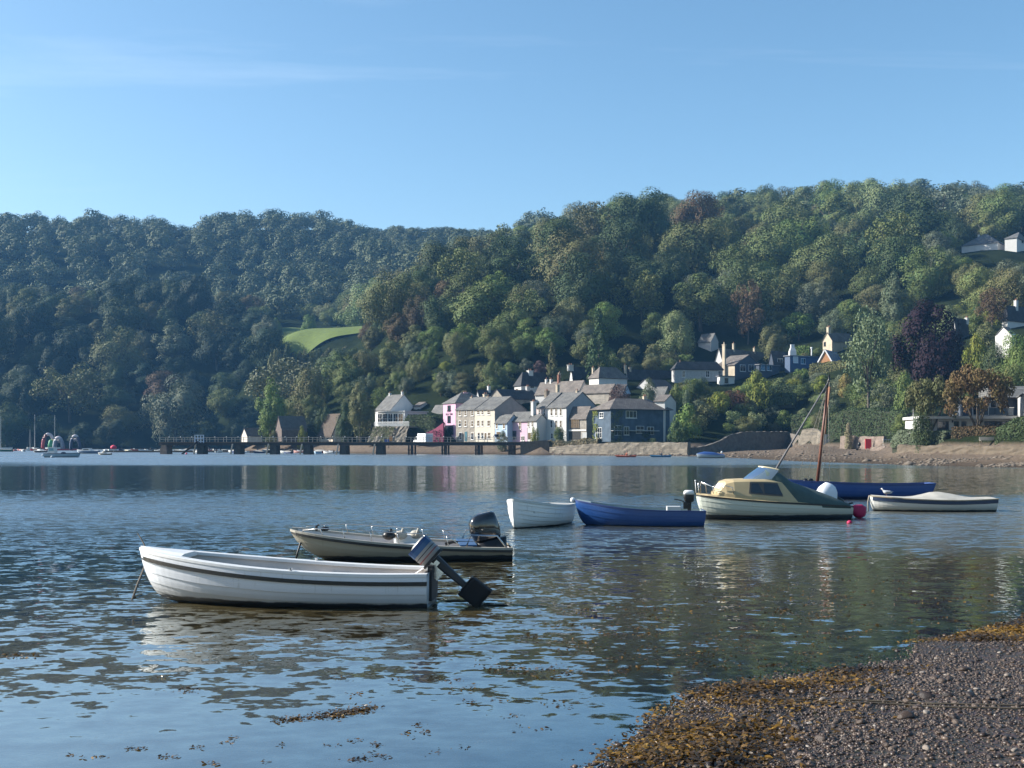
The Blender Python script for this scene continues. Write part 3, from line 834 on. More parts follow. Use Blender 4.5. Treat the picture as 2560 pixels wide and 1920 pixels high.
COL = {'deep green': (0.030, 0.052, 0.030), 'dark green': (0.058, 0.084, 0.036), 'mid green': (0.118, 0.144, 0.052), 'olive green': (0.125, 0.130, 0.056), 'fresh green': (0.125, 0.172, 0.050), 'russet': (0.112, 0.082, 0.044),
       'grey green': (0.120, 0.142, 0.088), 'pale green': (0.170, 0.200, 0.095), 'yellow': (0.26, 0.23, 0.08), 'yellow green': (0.17, 0.19, 0.035), 'purple': (0.022, 0.011, 0.016),
       'orange brown': (0.130, 0.090, 0.038), 'straw': (0.20, 0.175, 0.105), 'mauve': (0.10, 0.066, 0.064), 'rust red': (0.13, 0.066, 0.034)}
def jit(c, r, s=0.12):
    k = 1 + r.uniform(-s, s)
    return tuple(max(0.004, x * k * (1 + r.uniform(-s, s) * 0.5)) for x in c) + (1.0,)
TR = random.Random(5)
PLANTS = []                                          # (x, y, z, height, radius) of everything planted
SPREAD = {'round': .56, 'beech': .54, 'tall': .42, 'loose': .52, 'bush': .72, 'cone': .34, 'column': .22, 'weep': .44, 'umbrella': .72}

def tree(name, loc, h, rad, kind, colour, label, cat='tree', group=None, k=None):
    """A tree or shrub: an Empty at the foot that parents crown and trunk."""
    root = empty(name, loc, TR.uniform(0, 6.28), label, cat, group)
    s = rad / SPREAD[kind]
    root.scale = (s, s, h)
    cm = CROWN[kind][(TR.randrange(99) if k is None else k) % len(CROWN[kind])]
    c = link('crown' if kind != 'bush' else 'foliage', cm, root)
    c.color = jit(COL[colour], TR)
    if kind in TRUNK: link('trunk', TR.choice(TRUNK[kind]), root)
    PLANTS.append((loc[0], loc[1], loc[2], h, rad, root))
    return root

def planted(name, px, top, base, wpx, Y, kind, colour, label, cat='tree', group=None, sink=0.0, k=None):
    """Plant at image column px: top and base rows and width in photo pixels at depth Y."""
    p = P(px, base, Y); g = T1(p.x, Y)
    z = p.z
    if g < z: z = max(g - 0.3, z - 6)
    h = P(px, top, Y).z - z
    return tree(name, (p.x, Y, z - sink), h, wpx / 2 / F * Y, kind, colour, label, cat, group, k)

CLEAR = []       # image rectangles (px0, px1, py0, py1, depth) that nearer trees must leave open
SOLID = []       # (x, y, radius) footprints
# ------------------------------------------------------------------ houses
def wallmat(name, col, var=0.12): return mat(name, col, 0.85, var, 0.7, spec=0.2, detail=7)
pink_w, blue_w, cream_w, white_w = wallmat('pink_render', (0.58, 0.36, 0.48)), wallmat('pale_blue_render', (0.38, 0.48, 0.60)), wallmat('cream_render', (0.55, 0.505, 0.42)), wallmat('white_render', (0.56, 0.555, 0.53))
palepink_w, rose_w, grey_w, bluegrey_w = wallmat('pale_pink_render', (0.62, 0.50, 0.47)), wallmat('rose_render', (0.58, 0.40, 0.48)), wallmat('grey_render', (0.42, 0.42, 0.41)), wallmat('weathered_blue_render', (0.085, 0.118, 0.155), 0.5)
dark_w, tan_w, burg_w = wallmat('dark_boarding', (0.07, 0.085, 0.11)), wallmat('tan_stone', (0.52, 0.44, 0.33), 0.3), wallmat('burgundy_render', (0.20, 0.045, 0.085))
orange_w = mat('orange_larch_boards', (0.50, 0.25, 0.11), 0.8, 0.3, 4)
thatch_m = mat('thatch', (0.125, 0.10, 0.08), 0.95, 0.4, 2.5, bump=0.6, spec=0.1)
bluepanel_m = mat('solar_panel', (0.02, 0.13, 0.34), 0.25, 0.2, 2, spec=0.6)
door_m, reddoor_m, navy_m = mat('teal_door', (0.03, 0.13, 0.17), 0.5), mat('red_door', (0.16, 0.02, 0.035), 0.5), mat('navy_paint', (0.02, 0.035, 0.075), 0.4)
lead_m = mat('flat_roof_felt', (0.16, 0.17, 0.19), 0.7)
ivy_leaf_cols = {}

HOUSES = {}
class House:
    pass

def clad_leaves(name, parent, pts, nrm, size, colour, seed, label=None):
    r = np.random.default_rng(seed)
    n = nrm + rand_dirs(len(pts), r) * 0.7; n /= np.linalg.norm(n, axis=1)[:, None]
    v, f = leaf_quads(pts, n, size, r)
    o = link(name, np_mesh(name, v, f, leaf_m, {'tone': ('FACE', np.clip(r.normal(.45, .2, len(pts)), 0, 1))}), parent)
    o.color = jit(COL[colour], TR)
    if label: o['label'] = label
    return o

def house(name, label, c, Y, a, fpx, spx, eaves, ridge, axis='u', hip=False, wall=None, roof=None, fw=(), sw=(), chim=(), over=0.28, group=None, cat='house', cx=None, base=None, flat=False, fmat=None, gutter=True, thick=0.16):
    """A house set by the image column of its near corner (c) at depth Y, the columns its lit front (fpx, to the left)
    and its side (spx, to the right) reach, and the image rows of eaves and ridge.  a: how far its front is turned to the left."""
    wall = wall or white_w; roof = roof or slate_m
    Cx, Cy = (c - CX) / F * Y, Y
    if cx is not None: Cx, Cy = cx
    a = R(a); u = (-math.cos(a), math.sin(a)); v = (math.sin(a), math.cos(a))
    def along(d, px):
        t = (px - CX) / F
        return (t * Cy - Cx) / (d[0] - t * d[1])
    L, W = along(u, fpx), along(v, spx)
    zE = CZ + (HZ - eaves) / F * Cy
    ax, ay = (Cx + v[0] * W / 2, Cy + v[1] * W / 2) if axis == 'u' else (Cx + u[0] * L / 2, Cy + u[1] * L / 2)
    zR = CZ + (HZ - ridge) / F * ay
    cs = [(Cx + u[0] * L * i + v[0] * W * j, Cy + u[1] * L * i + v[1] * W * j) for i in (0, 1) for j in (0, 1)]
    zb = min(T1(*q) for q in cs) - 0.5 if base is None else CZ + (HZ - base) / F * Cy
    zb = min(zb, zE - 2.0)
    root = empty(name, (Cx, Cy, zb), -a, label, cat, group)
    he, hr = zE - zb, max(zR - zb, zE - zb + 0.05)
    w = MB()
    if flat or hip:
        w.bx(-L, 0, 0, W, 0, he)
    elif axis == 'u':
        w.prism([(0, 0), (W, 0), (W, he), (W / 2, hr), (0, he)], 'x', -L, 0)
    else:
        w.prism([(-L, 0), (0, 0), (0, he), (-L / 2, hr), (-L, he)], 'y', 0, W)
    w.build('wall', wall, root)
    if fmat:                                                    # a front face with its own material
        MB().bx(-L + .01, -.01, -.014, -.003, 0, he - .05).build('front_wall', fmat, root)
    r = MB(); o = over
    if flat:
        r.bx(-L - o, o, -o, W + o, he + .003, he + .2)
        rf = r.build('roof', roof, root)
    elif hip:
        if axis == 'u':
            ins = min(W / 2, L * 0.45); rl, rr = (-L + ins, W / 2), (-ins, W / 2)
        else:
            ins = min(L / 2, W * 0.45); rl, rr = (-L / 2, ins), (-L / 2, W - ins)
        q = [(-L - o, -o, he), (o, -o, he), (o, W + o, he), (-L - o, W + o, he)]
        vs = [(x, y, z - .12) for x, y, z in q] + [(x, y, z + .02) for x, y, z in q] + [(rl[0], rl[1], hr + .1), (rr[0], rr[1], hr + .1)]
        fs = [(3, 2, 1, 0), (0, 1, 5, 4), (1, 2, 6, 5), (2, 3, 7, 6), (3, 0, 4, 7)]
        if axis == 'u': fs += [(4, 5, 9, 8), (5, 6, 9), (6, 7, 8, 9), (7, 4, 8)]
        else: fs += [(4, 5, 8), (5, 6, 9, 8), (6, 7, 9), (7, 4, 8, 9)]
        r.add(vs, fs); rf = r.build('roof', roof, root)
    else:
        if axis == 'u':
            k = (hr - he) / (W / 2)
            r.prism([(-o, he - o * k + thick), (W / 2, hr + thick), (W + o, he - o * k + thick), (W + o, he - o * k + .01), (W / 2, hr + .01), (-o, he - o * k + .01)], 'x', -L - .14, .14)
        else:
            k = (hr - he) / (L / 2)
            r.prism([(-L - o, he - o * k + thick), (-L / 2, hr + thick), (o, he - o * k + thick), (o, he - o * k + .01), (-L / 2, hr + .01), (-L - o, he - o * k + .01)], 'y', -.14, W + .14)
        rf = fix_normals(r.build('roof', roof, root))
    for ch in chim:                                             # (column, top row, width px, material)
        px, top, wp = ch[:3]; cm = ch[3] if len(ch) > 3 else tan_w
        if axis == 'u':
            bx_, by_ = Cx + v[0] * W / 2, Cy + v[1] * W / 2; t = (px - CX) / F
            s = (t * by_ - bx_) / (u[0] - t * u[1]); lx, ly = -s, W / 2; wy = by_ + u[1] * s
        else:
            bx_, by_ = Cx + u[0] * L / 2, Cy + u[1] * L / 2; t = (px - CX) / F
            s = (t * by_ - bx_) / (v[0] - t * v[1]); lx, ly = -L / 2, s; wy = by_ + v[1] * s
        tz_ = CZ + (HZ - top) / F * wy - zb; ww = wp / F * wy * 0.78
        m = MB(); pot = 0.42
        m.bx(lx - ww * .35, lx + ww * .35, ly - ww / 2, ly + ww / 2, hr - 1.0, tz_ - pot)
        m.bx(lx - ww * .42, lx + ww * .42, ly - ww * .57, ly + ww * .57, tz_ - pot - .16, tz_ - pot - .02)
        for q in ((-.22, .22) if ww > .8 else (0,)):
            m.tube([(lx, ly + q * ww, tz_ - pot - .03), (lx, ly + q * ww, tz_)], [.14, .11], 7, m=1)
        m.build('chimney', [cm, mat('clay_pot', (0.30, 0.15, 0.09), 0.8)], rf)
    def opening(face, px, py, wp, hp, kind='window', bars=(1, 1), frame=None, pane=None):
        d = u if face == 'f' else v
        s0, s1, sc = along(d, px - wp / 2), along(d, px + wp / 2), along(d, px)
        wy = Cy + d[1] * sc; ww = abs(s1 - s0)
        zc = CZ + (HZ - py) / F * wy - zb; hh = hp / F * wy
        fm, pm = frame or wframe_m, pane or glass_m
        f, g = MB(), MB(); t = 0.075
        def b(mb, x0, x1, z0, z1, d0, d1):
            if face == 'f': mb.bx(-sc + x0, -sc + x1, -d1, -d0, zc + z0, zc + z1)
            else: mb.bx(d0, d1, sc + x0, sc + x1, zc + z0, zc + z1)
        hw, h2 = ww / 2, hh / 2
        b(f, -hw, -hw + t, -h2, h2, -.02, .06); b(f, hw - t, hw, -h2, h2, -.02, .06)
        b(f, -hw + t, hw - t, h2 - t, h2, -.02, .057); b(f, -hw + t, hw - t, -h2, -h2 + t, -.02, .057)
        if kind == 'window': b(f, -hw - .06, hw + .06, -h2 - .09, -h2 - .005, -.02, .13)
        nx, nz = bars
        for i in range(1, nx): b(f, -hw + ww * i / nx - .03, -hw + ww * i / nx + .03, -h2 + t, h2 - t, -.02, .05)
        for i in range(1, nz): b(f, -hw + t, hw - t, -h2 + hh * i / nz - .025, -h2 + hh * i / nz + .025, -.02, .047)
        fo = f.build(kind, fm, root)
        b(g, -hw + t * .6, hw - t * .6, -h2 + t * .6, h2 - t * .6, .0, .028)
        g.build('pane' if kind != 'door' else 'door_leaf', pm, fo)
        return fo
    for q in fw: opening('f', *q)
    for q in sw: opening('s', *q)
    H = House(); H.root, H.L, H.W, H.he, H.hr, H.C, H.u, H.v, H.zb, H.opening, H.roof = root, L, W, he, hr, (Cx, Cy), u, v, zb, opening, rf
    SOLID.append((Cx + u[0] * L / 2 + v[0] * W / 2, Cy + u[1] * L / 2 + v[1] * W / 2, math.hypot(L, W) / 2))
    CLEAR.append((fpx, spx, ridge, min(HZ - 4, eaves + (26 if Y > 262 else 60)), Cy))
    return H

V3 = (1, 2)
# pink inn at the end of the waterfront
inn = house('inn', 'tall narrow pink inn with dark sign lettering at the end of the waterfront terrace', 1139, 273, 60, 1108, 1222, 1007, 981, 'v', True, pink_w, slate_m,
      fw=[(1123, 1020, 8, 13, 'window', V3, black_m), (1123, 1048, 8, 17, 'window', V3, black_m), (1123, 1075, 21, 24, 'bay_window', (3, 2), navy_m), (1123, 1098, 8, 15, 'door', (1, 1), reddoor_m, reddoor_m)],
      chim=[(1163, 977, 15, rose_w), (1214, 981, 15, tan_w)], cat='inn')
def inn_sign():
    H = inn
    def txt(s, z, size, dx=0.0):
        cu = bpy.data.curves.new('sign_text', 'FONT'); cu.body = s; cu.size = size; cu.align_x = 'CENTER'; cu.align_y = 'CENTER'; cu.extrude = 0.02
        tmp = bpy.data.objects.new('tmp', cu); C.objects.link(tmp)
        dg = bpy.context.evaluated_depsgraph_get(); me = bpy.data.meshes.new_from_object(tmp.evaluated_get(dg))
        bpy.data.objects.remove(tmp)
        me.materials.clear(); me.materials.append(black_m)
        o = link('sign_text', me, H.root)
        o.rotation_euler = (R(90), 0, 0); o.location = (-H.L / 2 + dx, -0.03, z); o.scale.x = 1.05
        return o
    z = CZ + (HZ - 1030) / F * H.C[1] - H.zb
    txt('FERRY', z + .25, .78); txt('BOAT', z - .50, .74, -.85); txt('INN', z - .50, .74, 1.15)
inn_sign()

# stone and cream three-storey pair under one slate roof
cw = [(x, y, w, h, 'window', V3) for y, h in ((1031, 12), (1058, 15), (1089, 17)) for x, w in ((1196, 6), (1206, 5), (1222, 7))]
cream = house('terrace_house', 'cream three-storey terrace house with slate roof joined to the stone house', 1237, 256, 45, 1187, 1316, 1023, 992, 'u', False, mat('shaded_cream_render', (0.24, 0.24, 0.23), 0.9, 0.2, 1), slate_m,  # side walls darkened in colour: painted shade for the cream house's gable
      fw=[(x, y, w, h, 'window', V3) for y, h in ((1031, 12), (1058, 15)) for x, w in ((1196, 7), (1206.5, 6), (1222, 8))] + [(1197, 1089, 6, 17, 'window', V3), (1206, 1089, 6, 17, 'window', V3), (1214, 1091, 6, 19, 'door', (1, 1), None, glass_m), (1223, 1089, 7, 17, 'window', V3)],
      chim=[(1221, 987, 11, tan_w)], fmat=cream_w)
cc = (cream.C[0] + cream.u[0] * cream.L, cream.C[1] + cream.u[1] * cream.L)
stone = house('terrace_house', 'grey stone three-storey terrace house with teal front door beside the pink inn', 0, 256, 45, 1140, 1266, 1023.2, 993, 'u', False, greystone_m, slate_m, cx=cc,
      fw=[(x, y, 6.5, h, 'window', V3) for y, h in ((1033, 13), (1059, 15)) for x in (1150, 1164, 1181)] + [(1151, 1090, 7, 18, 'window', V3), (1165, 1091, 6, 24, 'door', (1, 1), door_m, door_m), (1181, 1090, 7, 18, 'window', V3)],
      chim=[(1180, 988, 10, tan_w)])
# low coloured cottages in front of the cream gable
blue = house('cottage', 'small pale blue cottage in front of the cream terrace gable', 1268, 252, 45, 1238, 1300, 1057, 1037, 'u', False, blue_w, slate_m,
      fw=[(1242, 1065, 5, 14, 'window', V3), (1260, 1065, 6, 14, 'window', V3), (1246, 1089, 10, 20, 'porch', (1, 1), white_w, glass_m), (1260, 1090, 8, 14, 'window', (2, 2))])
MB().prism([(-blue.L * .98, 2.4), (-blue.L * .72, 2.4), (-blue.L * .85, 3.1)], 'y', -.8, -.05).build('porch_roof', navy_m, blue.root)
pk = house('cottage', 'small rose pink cottage with two upper windows between the blue and white cottages', 1318, 250, 45, 1268, 1352, 1052, 1030, 'u', False, rose_w, slate_m,
      fw=[(1278, 1063, 6, 20, 'window', V3), (1300, 1063, 6, 20, 'window', V3), (1285, 1088, 14, 24, 'archway', (1, 1), rose_w, glass_m), (1307, 1096, 8, 12, 'window', (2, 1))], chim=[])
wc = house('cottage', 'narrow white cottage with white chimney between the rose cottage and the tall house', 1342, 248, 45, 1318, 1368, 1051, 1037, 'u', False, white_w, slate_m,
      fw=[(1321, 1060, 5, 15, 'window', V3), (1331, 1060, 5, 15, 'window', V3), (1314 + 10, 1090, 9, 18, 'porch', (1, 1), white_w, glass_m), (1336, 1092, 5, 14, 'window', V3)], chim=[(1334, 999, 15, white_w)])
# tall pale pink and white pair
tw = house('terrace_house', 'tall white rendered terrace house with grey slate roof behind the green bush', 1416, 246, 45, 1366, 1495, 1018, 981, 'u', False, mat('shaded_white_render', (0.33, 0.34, 0.35), 0.9, 0.15, 1), slate_m, fmat=white_w,  # grey side walls put the gable's shade into the colour of a white house
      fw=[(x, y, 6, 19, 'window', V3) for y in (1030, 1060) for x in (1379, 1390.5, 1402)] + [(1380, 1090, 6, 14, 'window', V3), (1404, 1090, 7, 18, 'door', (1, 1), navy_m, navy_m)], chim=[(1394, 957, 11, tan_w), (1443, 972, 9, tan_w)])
cc = (tw.C[0] + tw.u[0] * tw.L, tw.C[1] + tw.u[1] * tw.L)
pp = house('terrace_house', 'tall pale pink terrace house adjoining the left side of the white one', 0, 246, 45, 1341, 1440, 1018.3, 982, 'u', False, palepink_w, slate_m, cx=cc,
      fw=[(x, y, 5, 18, 'window', V3) for y in (1031, 1060) for x in (1348.5, 1361)] + [(1350, 1092, 16, 16, 'porch', (2, 1), white_w, glass_m)], chim=[(1367, 972, 15, rubble_m)])
low = house('cottage', 'low pale stone extension with big dark window and garage below white band', 1466, 243, 45, 1416, 1486, 1043, 1017, 'u', False, greystone_m, brownslate_m,
      fw=[(1438, 1058, 22, 25, 'window', (4, 2), dwood_m), (1436, 1089, 30, 20, 'garage_door', (1, 1), dwood_m, dwood_m), (1461, 1090, 12, 18, 'garage_door', (1, 1), white_w, grey_w)])
MB().bx(-low.L, 0.02, -.12, -.031, CZ + (HZ - 1074) / F * 243 - low.zb - .25, CZ + (HZ - 1074) / F * 243 - low.zb).build('white_band', wframe_m, low.root)
bh = house('house', 'weathered blue house with brown hipped roof and white-framed ground floor above the seawall', 1527, 234, 62, 1484, 1674, 1022, 996, 'v', True, bluegrey_w, brownslate_m, over=.6,
      fw=[(1504, 1038, 10, 14, 'window', (2, 2)), (1497, 1082, 16, 26, 'window', (3, 2))],
      sw=[(1578, 1036, 27, 18, 'window', (3, 1)), (1544, 1076, 18, 25, 'french_door', (2, 2)), (1566, 1077, 13, 21, 'window', (2, 2)), (1600, 1074, 20, 18, 'window', (2, 2)), (1626, 1077, 17, 20, 'french_door', (2, 1))], chim=[(1612, 986, 13, tan_w)])
MB().bx(.0, .9, bh.W * .3, bh.W * .78, 2.72, 2.84).bx(.0, .9, 0.0, bh.W * .3 - .003, 2.73, 2.80).build('veranda_roof', white_w, bh.root)
q = np.random.default_rng(31)
def ivy_side(H, y0, y1, z0, z1, n, col, seed, lab):
    r = np.random.default_rng(seed)
    y = r.uniform(y0, y1, n); z = r.uniform(z0, z1, n)
    keep = snoise(y * 2, z * 2, seed, 1.3) > -0.25
    p = np.c_[r.uniform(.02, .3, n), y, z][keep]
    return clad_leaves('creeper', H.root, p, np.tile([1., 0, 0], (len(p), 1)), .14, col, seed, lab)
def ivy_front(H, x0, x1, z0, z1, n, col, seed, lab):
    r = np.random.default_rng(seed)
    x = r.uniform(x0, x1, n); z = r.uniform(z0, z1, n)
    keep = snoise(x * 2, z * 2, seed, 1.3) > -0.3
    p = np.c_[x, r.uniform(-.35, -.02, n), z][keep]
    return clad_leaves('creeper', H.root, p, np.tile([0, -1., 0], (len(p), 1)), .15, col, seed, lab)
ivy_side(bh, 0, bh.W * .2, .5, bh.he - .1, 900, 'grey green', 41, 'grey-green wisteria on the corner')
ivy_side(bh, bh.W * .52, bh.W * .66, .5, 2.7, 400, 'dark green', 42, 'dark climber by the veranda')
ivy_front(bh, -bh.L, -bh.L * .72, .5, bh.he - .2, 600, 'yellow green', 43, 'yellow-green creeper on the lit end')
ivy_front(inn, -inn.L * 1.0, -inn.L * .84, .4, inn.he * .6, 160, 'russet', 44, 'thin reddish creeper')

# roofs climbing the hill behind
house('house', 'white-walled house with dark hipped roof and large white end chimney below the mauve shrub', 1303, 286, 55, 1286, 1405, 964, 930, 'v', True, white_w, darkslate_m, chim=[(1325, 922, 17, white_w), (1399, 928, 8, tan_w)], sw=[(1330, 968, 10, 7, 'window', (2, 1))])
house('house', 'house with dark blue-grey slate roof and tall white chimney stack under the conifer', 1432, 292, 60, 1424, 1482, 944, 918, 'v', False, white_w, darkslate_m, chim=[(1426, 908, 17, white_w)])
house('house', 'brown-roofed house with shaded gable and two pale chimneys behind the tall white house', 1446, 272, 45, 1338, 1474, 981, 952, 'u', False, grey_w, brownslate_m, chim=[(1366, 944, 8, white_w), (1378, 944, 9, white_w), (1397, 933, 9, mat('red_brick', (0.27, 0.12, 0.08), 0.9, 0.4, 4))])
house('house', 'grey-stone house with dark slate roof and tall grey chimneys behind the cream terrace', 1260, 276, 50, 1224, 1348, 996, 974, 'v', False, greystone_m, darkslate_m, chim=[(1252, 974, 12, tan_w), (1292, 972, 11, tan_w), (1319, 962, 12, grey_w), (1365, 968, 16, greystone_m)])
house('house', 'dark-roofed house with white chimney directly behind the pink inn', 1198, 284, 52, 1190, 1240, 992, 976, 'v', False, grey_w, darkslate_m, chim=[(1222, 961, 9, white_w)])
house('house', 'pale hipped-roof house with two white chimneys in the middle of the hillside roofs', 1497, 268, 55, 1473, 1568, 944, 917, 'v', True, white_w, brownslate_m, chim=[(1496, 932, 10, white_w), (1533, 936, 8, blue_w)])
house('house', 'house with dark hipped roof and slim pole-like chimney left of the hillside roofs', 1486, 276, 58, 1478, 1530, 940, 926, 'v', False, grey_w, brownslate_m, chim=[(1483, 915, 7, tan_w)])
house('house', 'brown-roofed low stone house in front of the pale hipped-roof house', 1527, 258, 42, 1452, 1546, 979, 961, 'u', False, greystone_m, brownslate_m)
house('house', 'long house with very dark slate roof and two stubby chimneys above the blue house', 1572, 288, 60, 1562, 1690, 956, 924, 'v', False, grey_w, darkslate_m, chim=[(1549 + 14, 909, 7, tan_w), (1575, 914, 7, tan_w)])
house('house', 'pale blue gabled house behind the grey-green bush with dark roof', 1556, 262, 46, 1530, 1578, 985, 962, 'u', False, blue_w, darkslate_m, sw=[(1566, 990, 5, 9, 'window', (1, 2))])
house('house', 'dark-roofed cottage with glazed rooflight below the grey bungalow', 1640, 266, 50, 1585, 1690, 972, 949, 'v', False, grey_w, darkslate_m)
house('outbuilding', 'small grey slate outbuilding with sloping roof right of the grey-green bush', 1655, 250, 40, 1630, 1682, 1000, 968, 'u', False, greystone_m, slate_m, cat='outbuilding')
house('outbuilding', 'little white gabled shed in the terraced gardens', 1662, 240, 30, 1636, 1690, 1003, 988, 'u', False, white_w, brownslate_m, cat='outbuilding')
bung = house('bungalow', 'pale grey bungalow with dark hipped roof and white sash windows on the terrace', 1687, 286, 78, 1679, 1807, 923, 904, 'v', True, mat('grey_rubble', (0.40, 0.40, 0.39), 0.9, 0.3, 2.0), darkslate_m, sw=[(1709, 935, 9, 17, 'window', (1, 2)), (1769, 935, 10, 16, 'window', (2, 2)), (1800, 935, 10, 16, 'window', (2, 2))], chim=[(1700, 900, 6, tan_w)])
house('house', 'old house with brown slate roof and two stone chimneys behind the dark gable', 1806, 306, 45, 1788, 1965, 902, 871, 'v', False, white_w, brownslate_m, chim=[(1834, 855, 8, tan_w), (1886, 866, 8, tan_w)])
dg = house('house', 'dark boarded gable house with two white windows and a tall stone chimney', 1837, 290, 48, 1792, 1905, 912, 888, 'u', False, dark_w, brownslate_m, fmat=tan_w, sw=[(1857, 920, 14, 17, 'window', (2, 1)), (1878, 920, 14, 17, 'window', (2, 1))], chim=[])
mb = MB(); mb.bx(-dg.L * .62, -dg.L * .62 + .8, -.6, -.04, 0, dg.he + 5.2); mb.bx(-dg.L * .62 - .06, -dg.L * .62 + .86, -.66, .02, dg.he + 5.2, dg.he + 5.4); mb.tube([(-dg.L * .62 + .4, -.3, dg.he + 5.4), (-dg.L * .62 + .4, -.3, dg.he + 6.0)], [.16, .13], 8)
mb.build('chimney', tan_w, dg.root)
house('extension', 'low flat-roofed dark extension with white windows beside the dark gable', 1898, 288, 48, 1890, 1948, 912, 911, 'u', False, dark_w, lead_m, flat=True, sw=[(1907, 918, 10, 16, 'window', (2, 1)), (1923, 919, 12, 15, 'window', (2, 1))], cat='extension')
house('outbuilding', 'white flat-topped garden outbuilding below the dark gable', 1800, 284, 70, 1793, 1836, 941, 940, 'u', False, white_w, lead_m, flat=True, sw=[(1816, 951, 9, 12, 'window', (1, 1), dwood_m)], cat='outbuilding')
house('house', 'dark slate house with white dormer and white downpipes beside the flat extension', 1933, 296, 50, 1922, 1976, 904, 878, 'v', False, dark_w, darkslate_m, sw=[(1950, 905, 13, 18, 'window', (2, 1))])
house('house', 'flat-roofed navy house with white panels and a chimney shaped like a pyramid', 1975, 292, 60, 1962, 2050, 890, 889, 'u', False, mat('navy_boards', (0.05, 0.085, 0.15), 0.7, 0.2, 2), lead_m, flat=True, sw=[(1989, 899, 12, 16, 'window', (1, 1), None, white_w), (2008, 903, 11, 14, 'window', (2, 1))])
mb = MB(); p0 = P(1981, 889, 297); mb.loft([[p0 + Vector((sx * k, sy * k, z)) for sx, sy in ((-1, -1), (1, -1), (1, 1), (-1, 1))] for k, z in ((.85, 0), (.8, 1.2), (.45, 2.2), (.45, 2.9))])
tag(mb.build('chimney_stack', white_w), 'white tapering chimney stack on the flat navy roof', 'chimney')
mb = MB(); p0 = P(2029, 889, 297); mb.tube([p0, p0 + Vector((0, 0, 1.9))], .16, 8); mb.tube([p0 + Vector((0, 0, 1.85)), p0 + Vector((0, 0, 2.2))], .3, 8)
tag(mb.build('flue', wframe_m), 'white capped metal flue standing on the flat navy roof', 'flue')
af = house('garden_studio', 'orange timber gable with white bargeboards and blue panel roof under the stone chimney', 2083, 282, 32, 2042, 2112, 910, 875, 'v', False, orange_w, bluepanel_m, over=.15)
mb = MB()
for s in (-1, 1): mb.box((-af.L / 2 + s * af.L / 4, -.17, (af.he + af.hr) / 2 + .07), (math.hypot(af.L / 2, af.hr - af.he) + .3, .06, .3), M=Matrix.Rotation(s * math.atan2(af.hr - af.he, af.L / 2), 3, 'Y'))
mb.build('bargeboard', wframe_m, af.root)
st = house('house', 'tan stone house with one tall stone chimney above the orange timber gable', 2080, 312, 60, 2057, 2135, 851, 832, 'v', False, tan_w, brownslate_m, fw=[(2062, 860, 5, 10, 'window', (1, 2), dwood_m)], chim=[(2072, 814, 12, tan_w)])
house('hillside_house', 'white hilltop house with broad grey roof and small white chimney', 2495, 392, 40, 2404, 2520, 606, 581, 'u', True, white_w, slate_m, chim=[(2447, 584, 7, white_w)], base=632)
house('hillside_house', 'white hilltop house with hipped grey roof at the frame edge', 2542, 385, 38, 2512, 2580, 594, 580, 'u', True, white_w, slate_m, base=630, sw=[(2556, 604, 6, 9, 'window', (1, 1))])
house('hillside_house', 'dark-roofed house with white chimney half hidden by the copper beech', 2392, 258, 50, 2380, 2424, 846, 796, 'v', False, grey_w, darkslate_m, chim=[(2417, 790, 12, white_w)])
house('hillside_house', 'white house with dark slate roof and tall white chimney at the frame edge', 2519, 262, 55, 2505, 2600, 801, 763, 'v', True, white_w, darkslate_m, chim=[(2540, 747, 12, white_w)])
house('hillside_house', 'white gabled house with grey-edged roof among trees near the frame edge', 2500, 242, -28, 2488, 2541, 842, 819, 'v' if False else 'u', False, white_w, slate_m)
house('hillside_house', 'pale stone house gable half hidden in the wood above the grey bungalow', 1778, 330, 48, 1746, 1796, 852, 834, 'u', False, grey_w, slate_m)

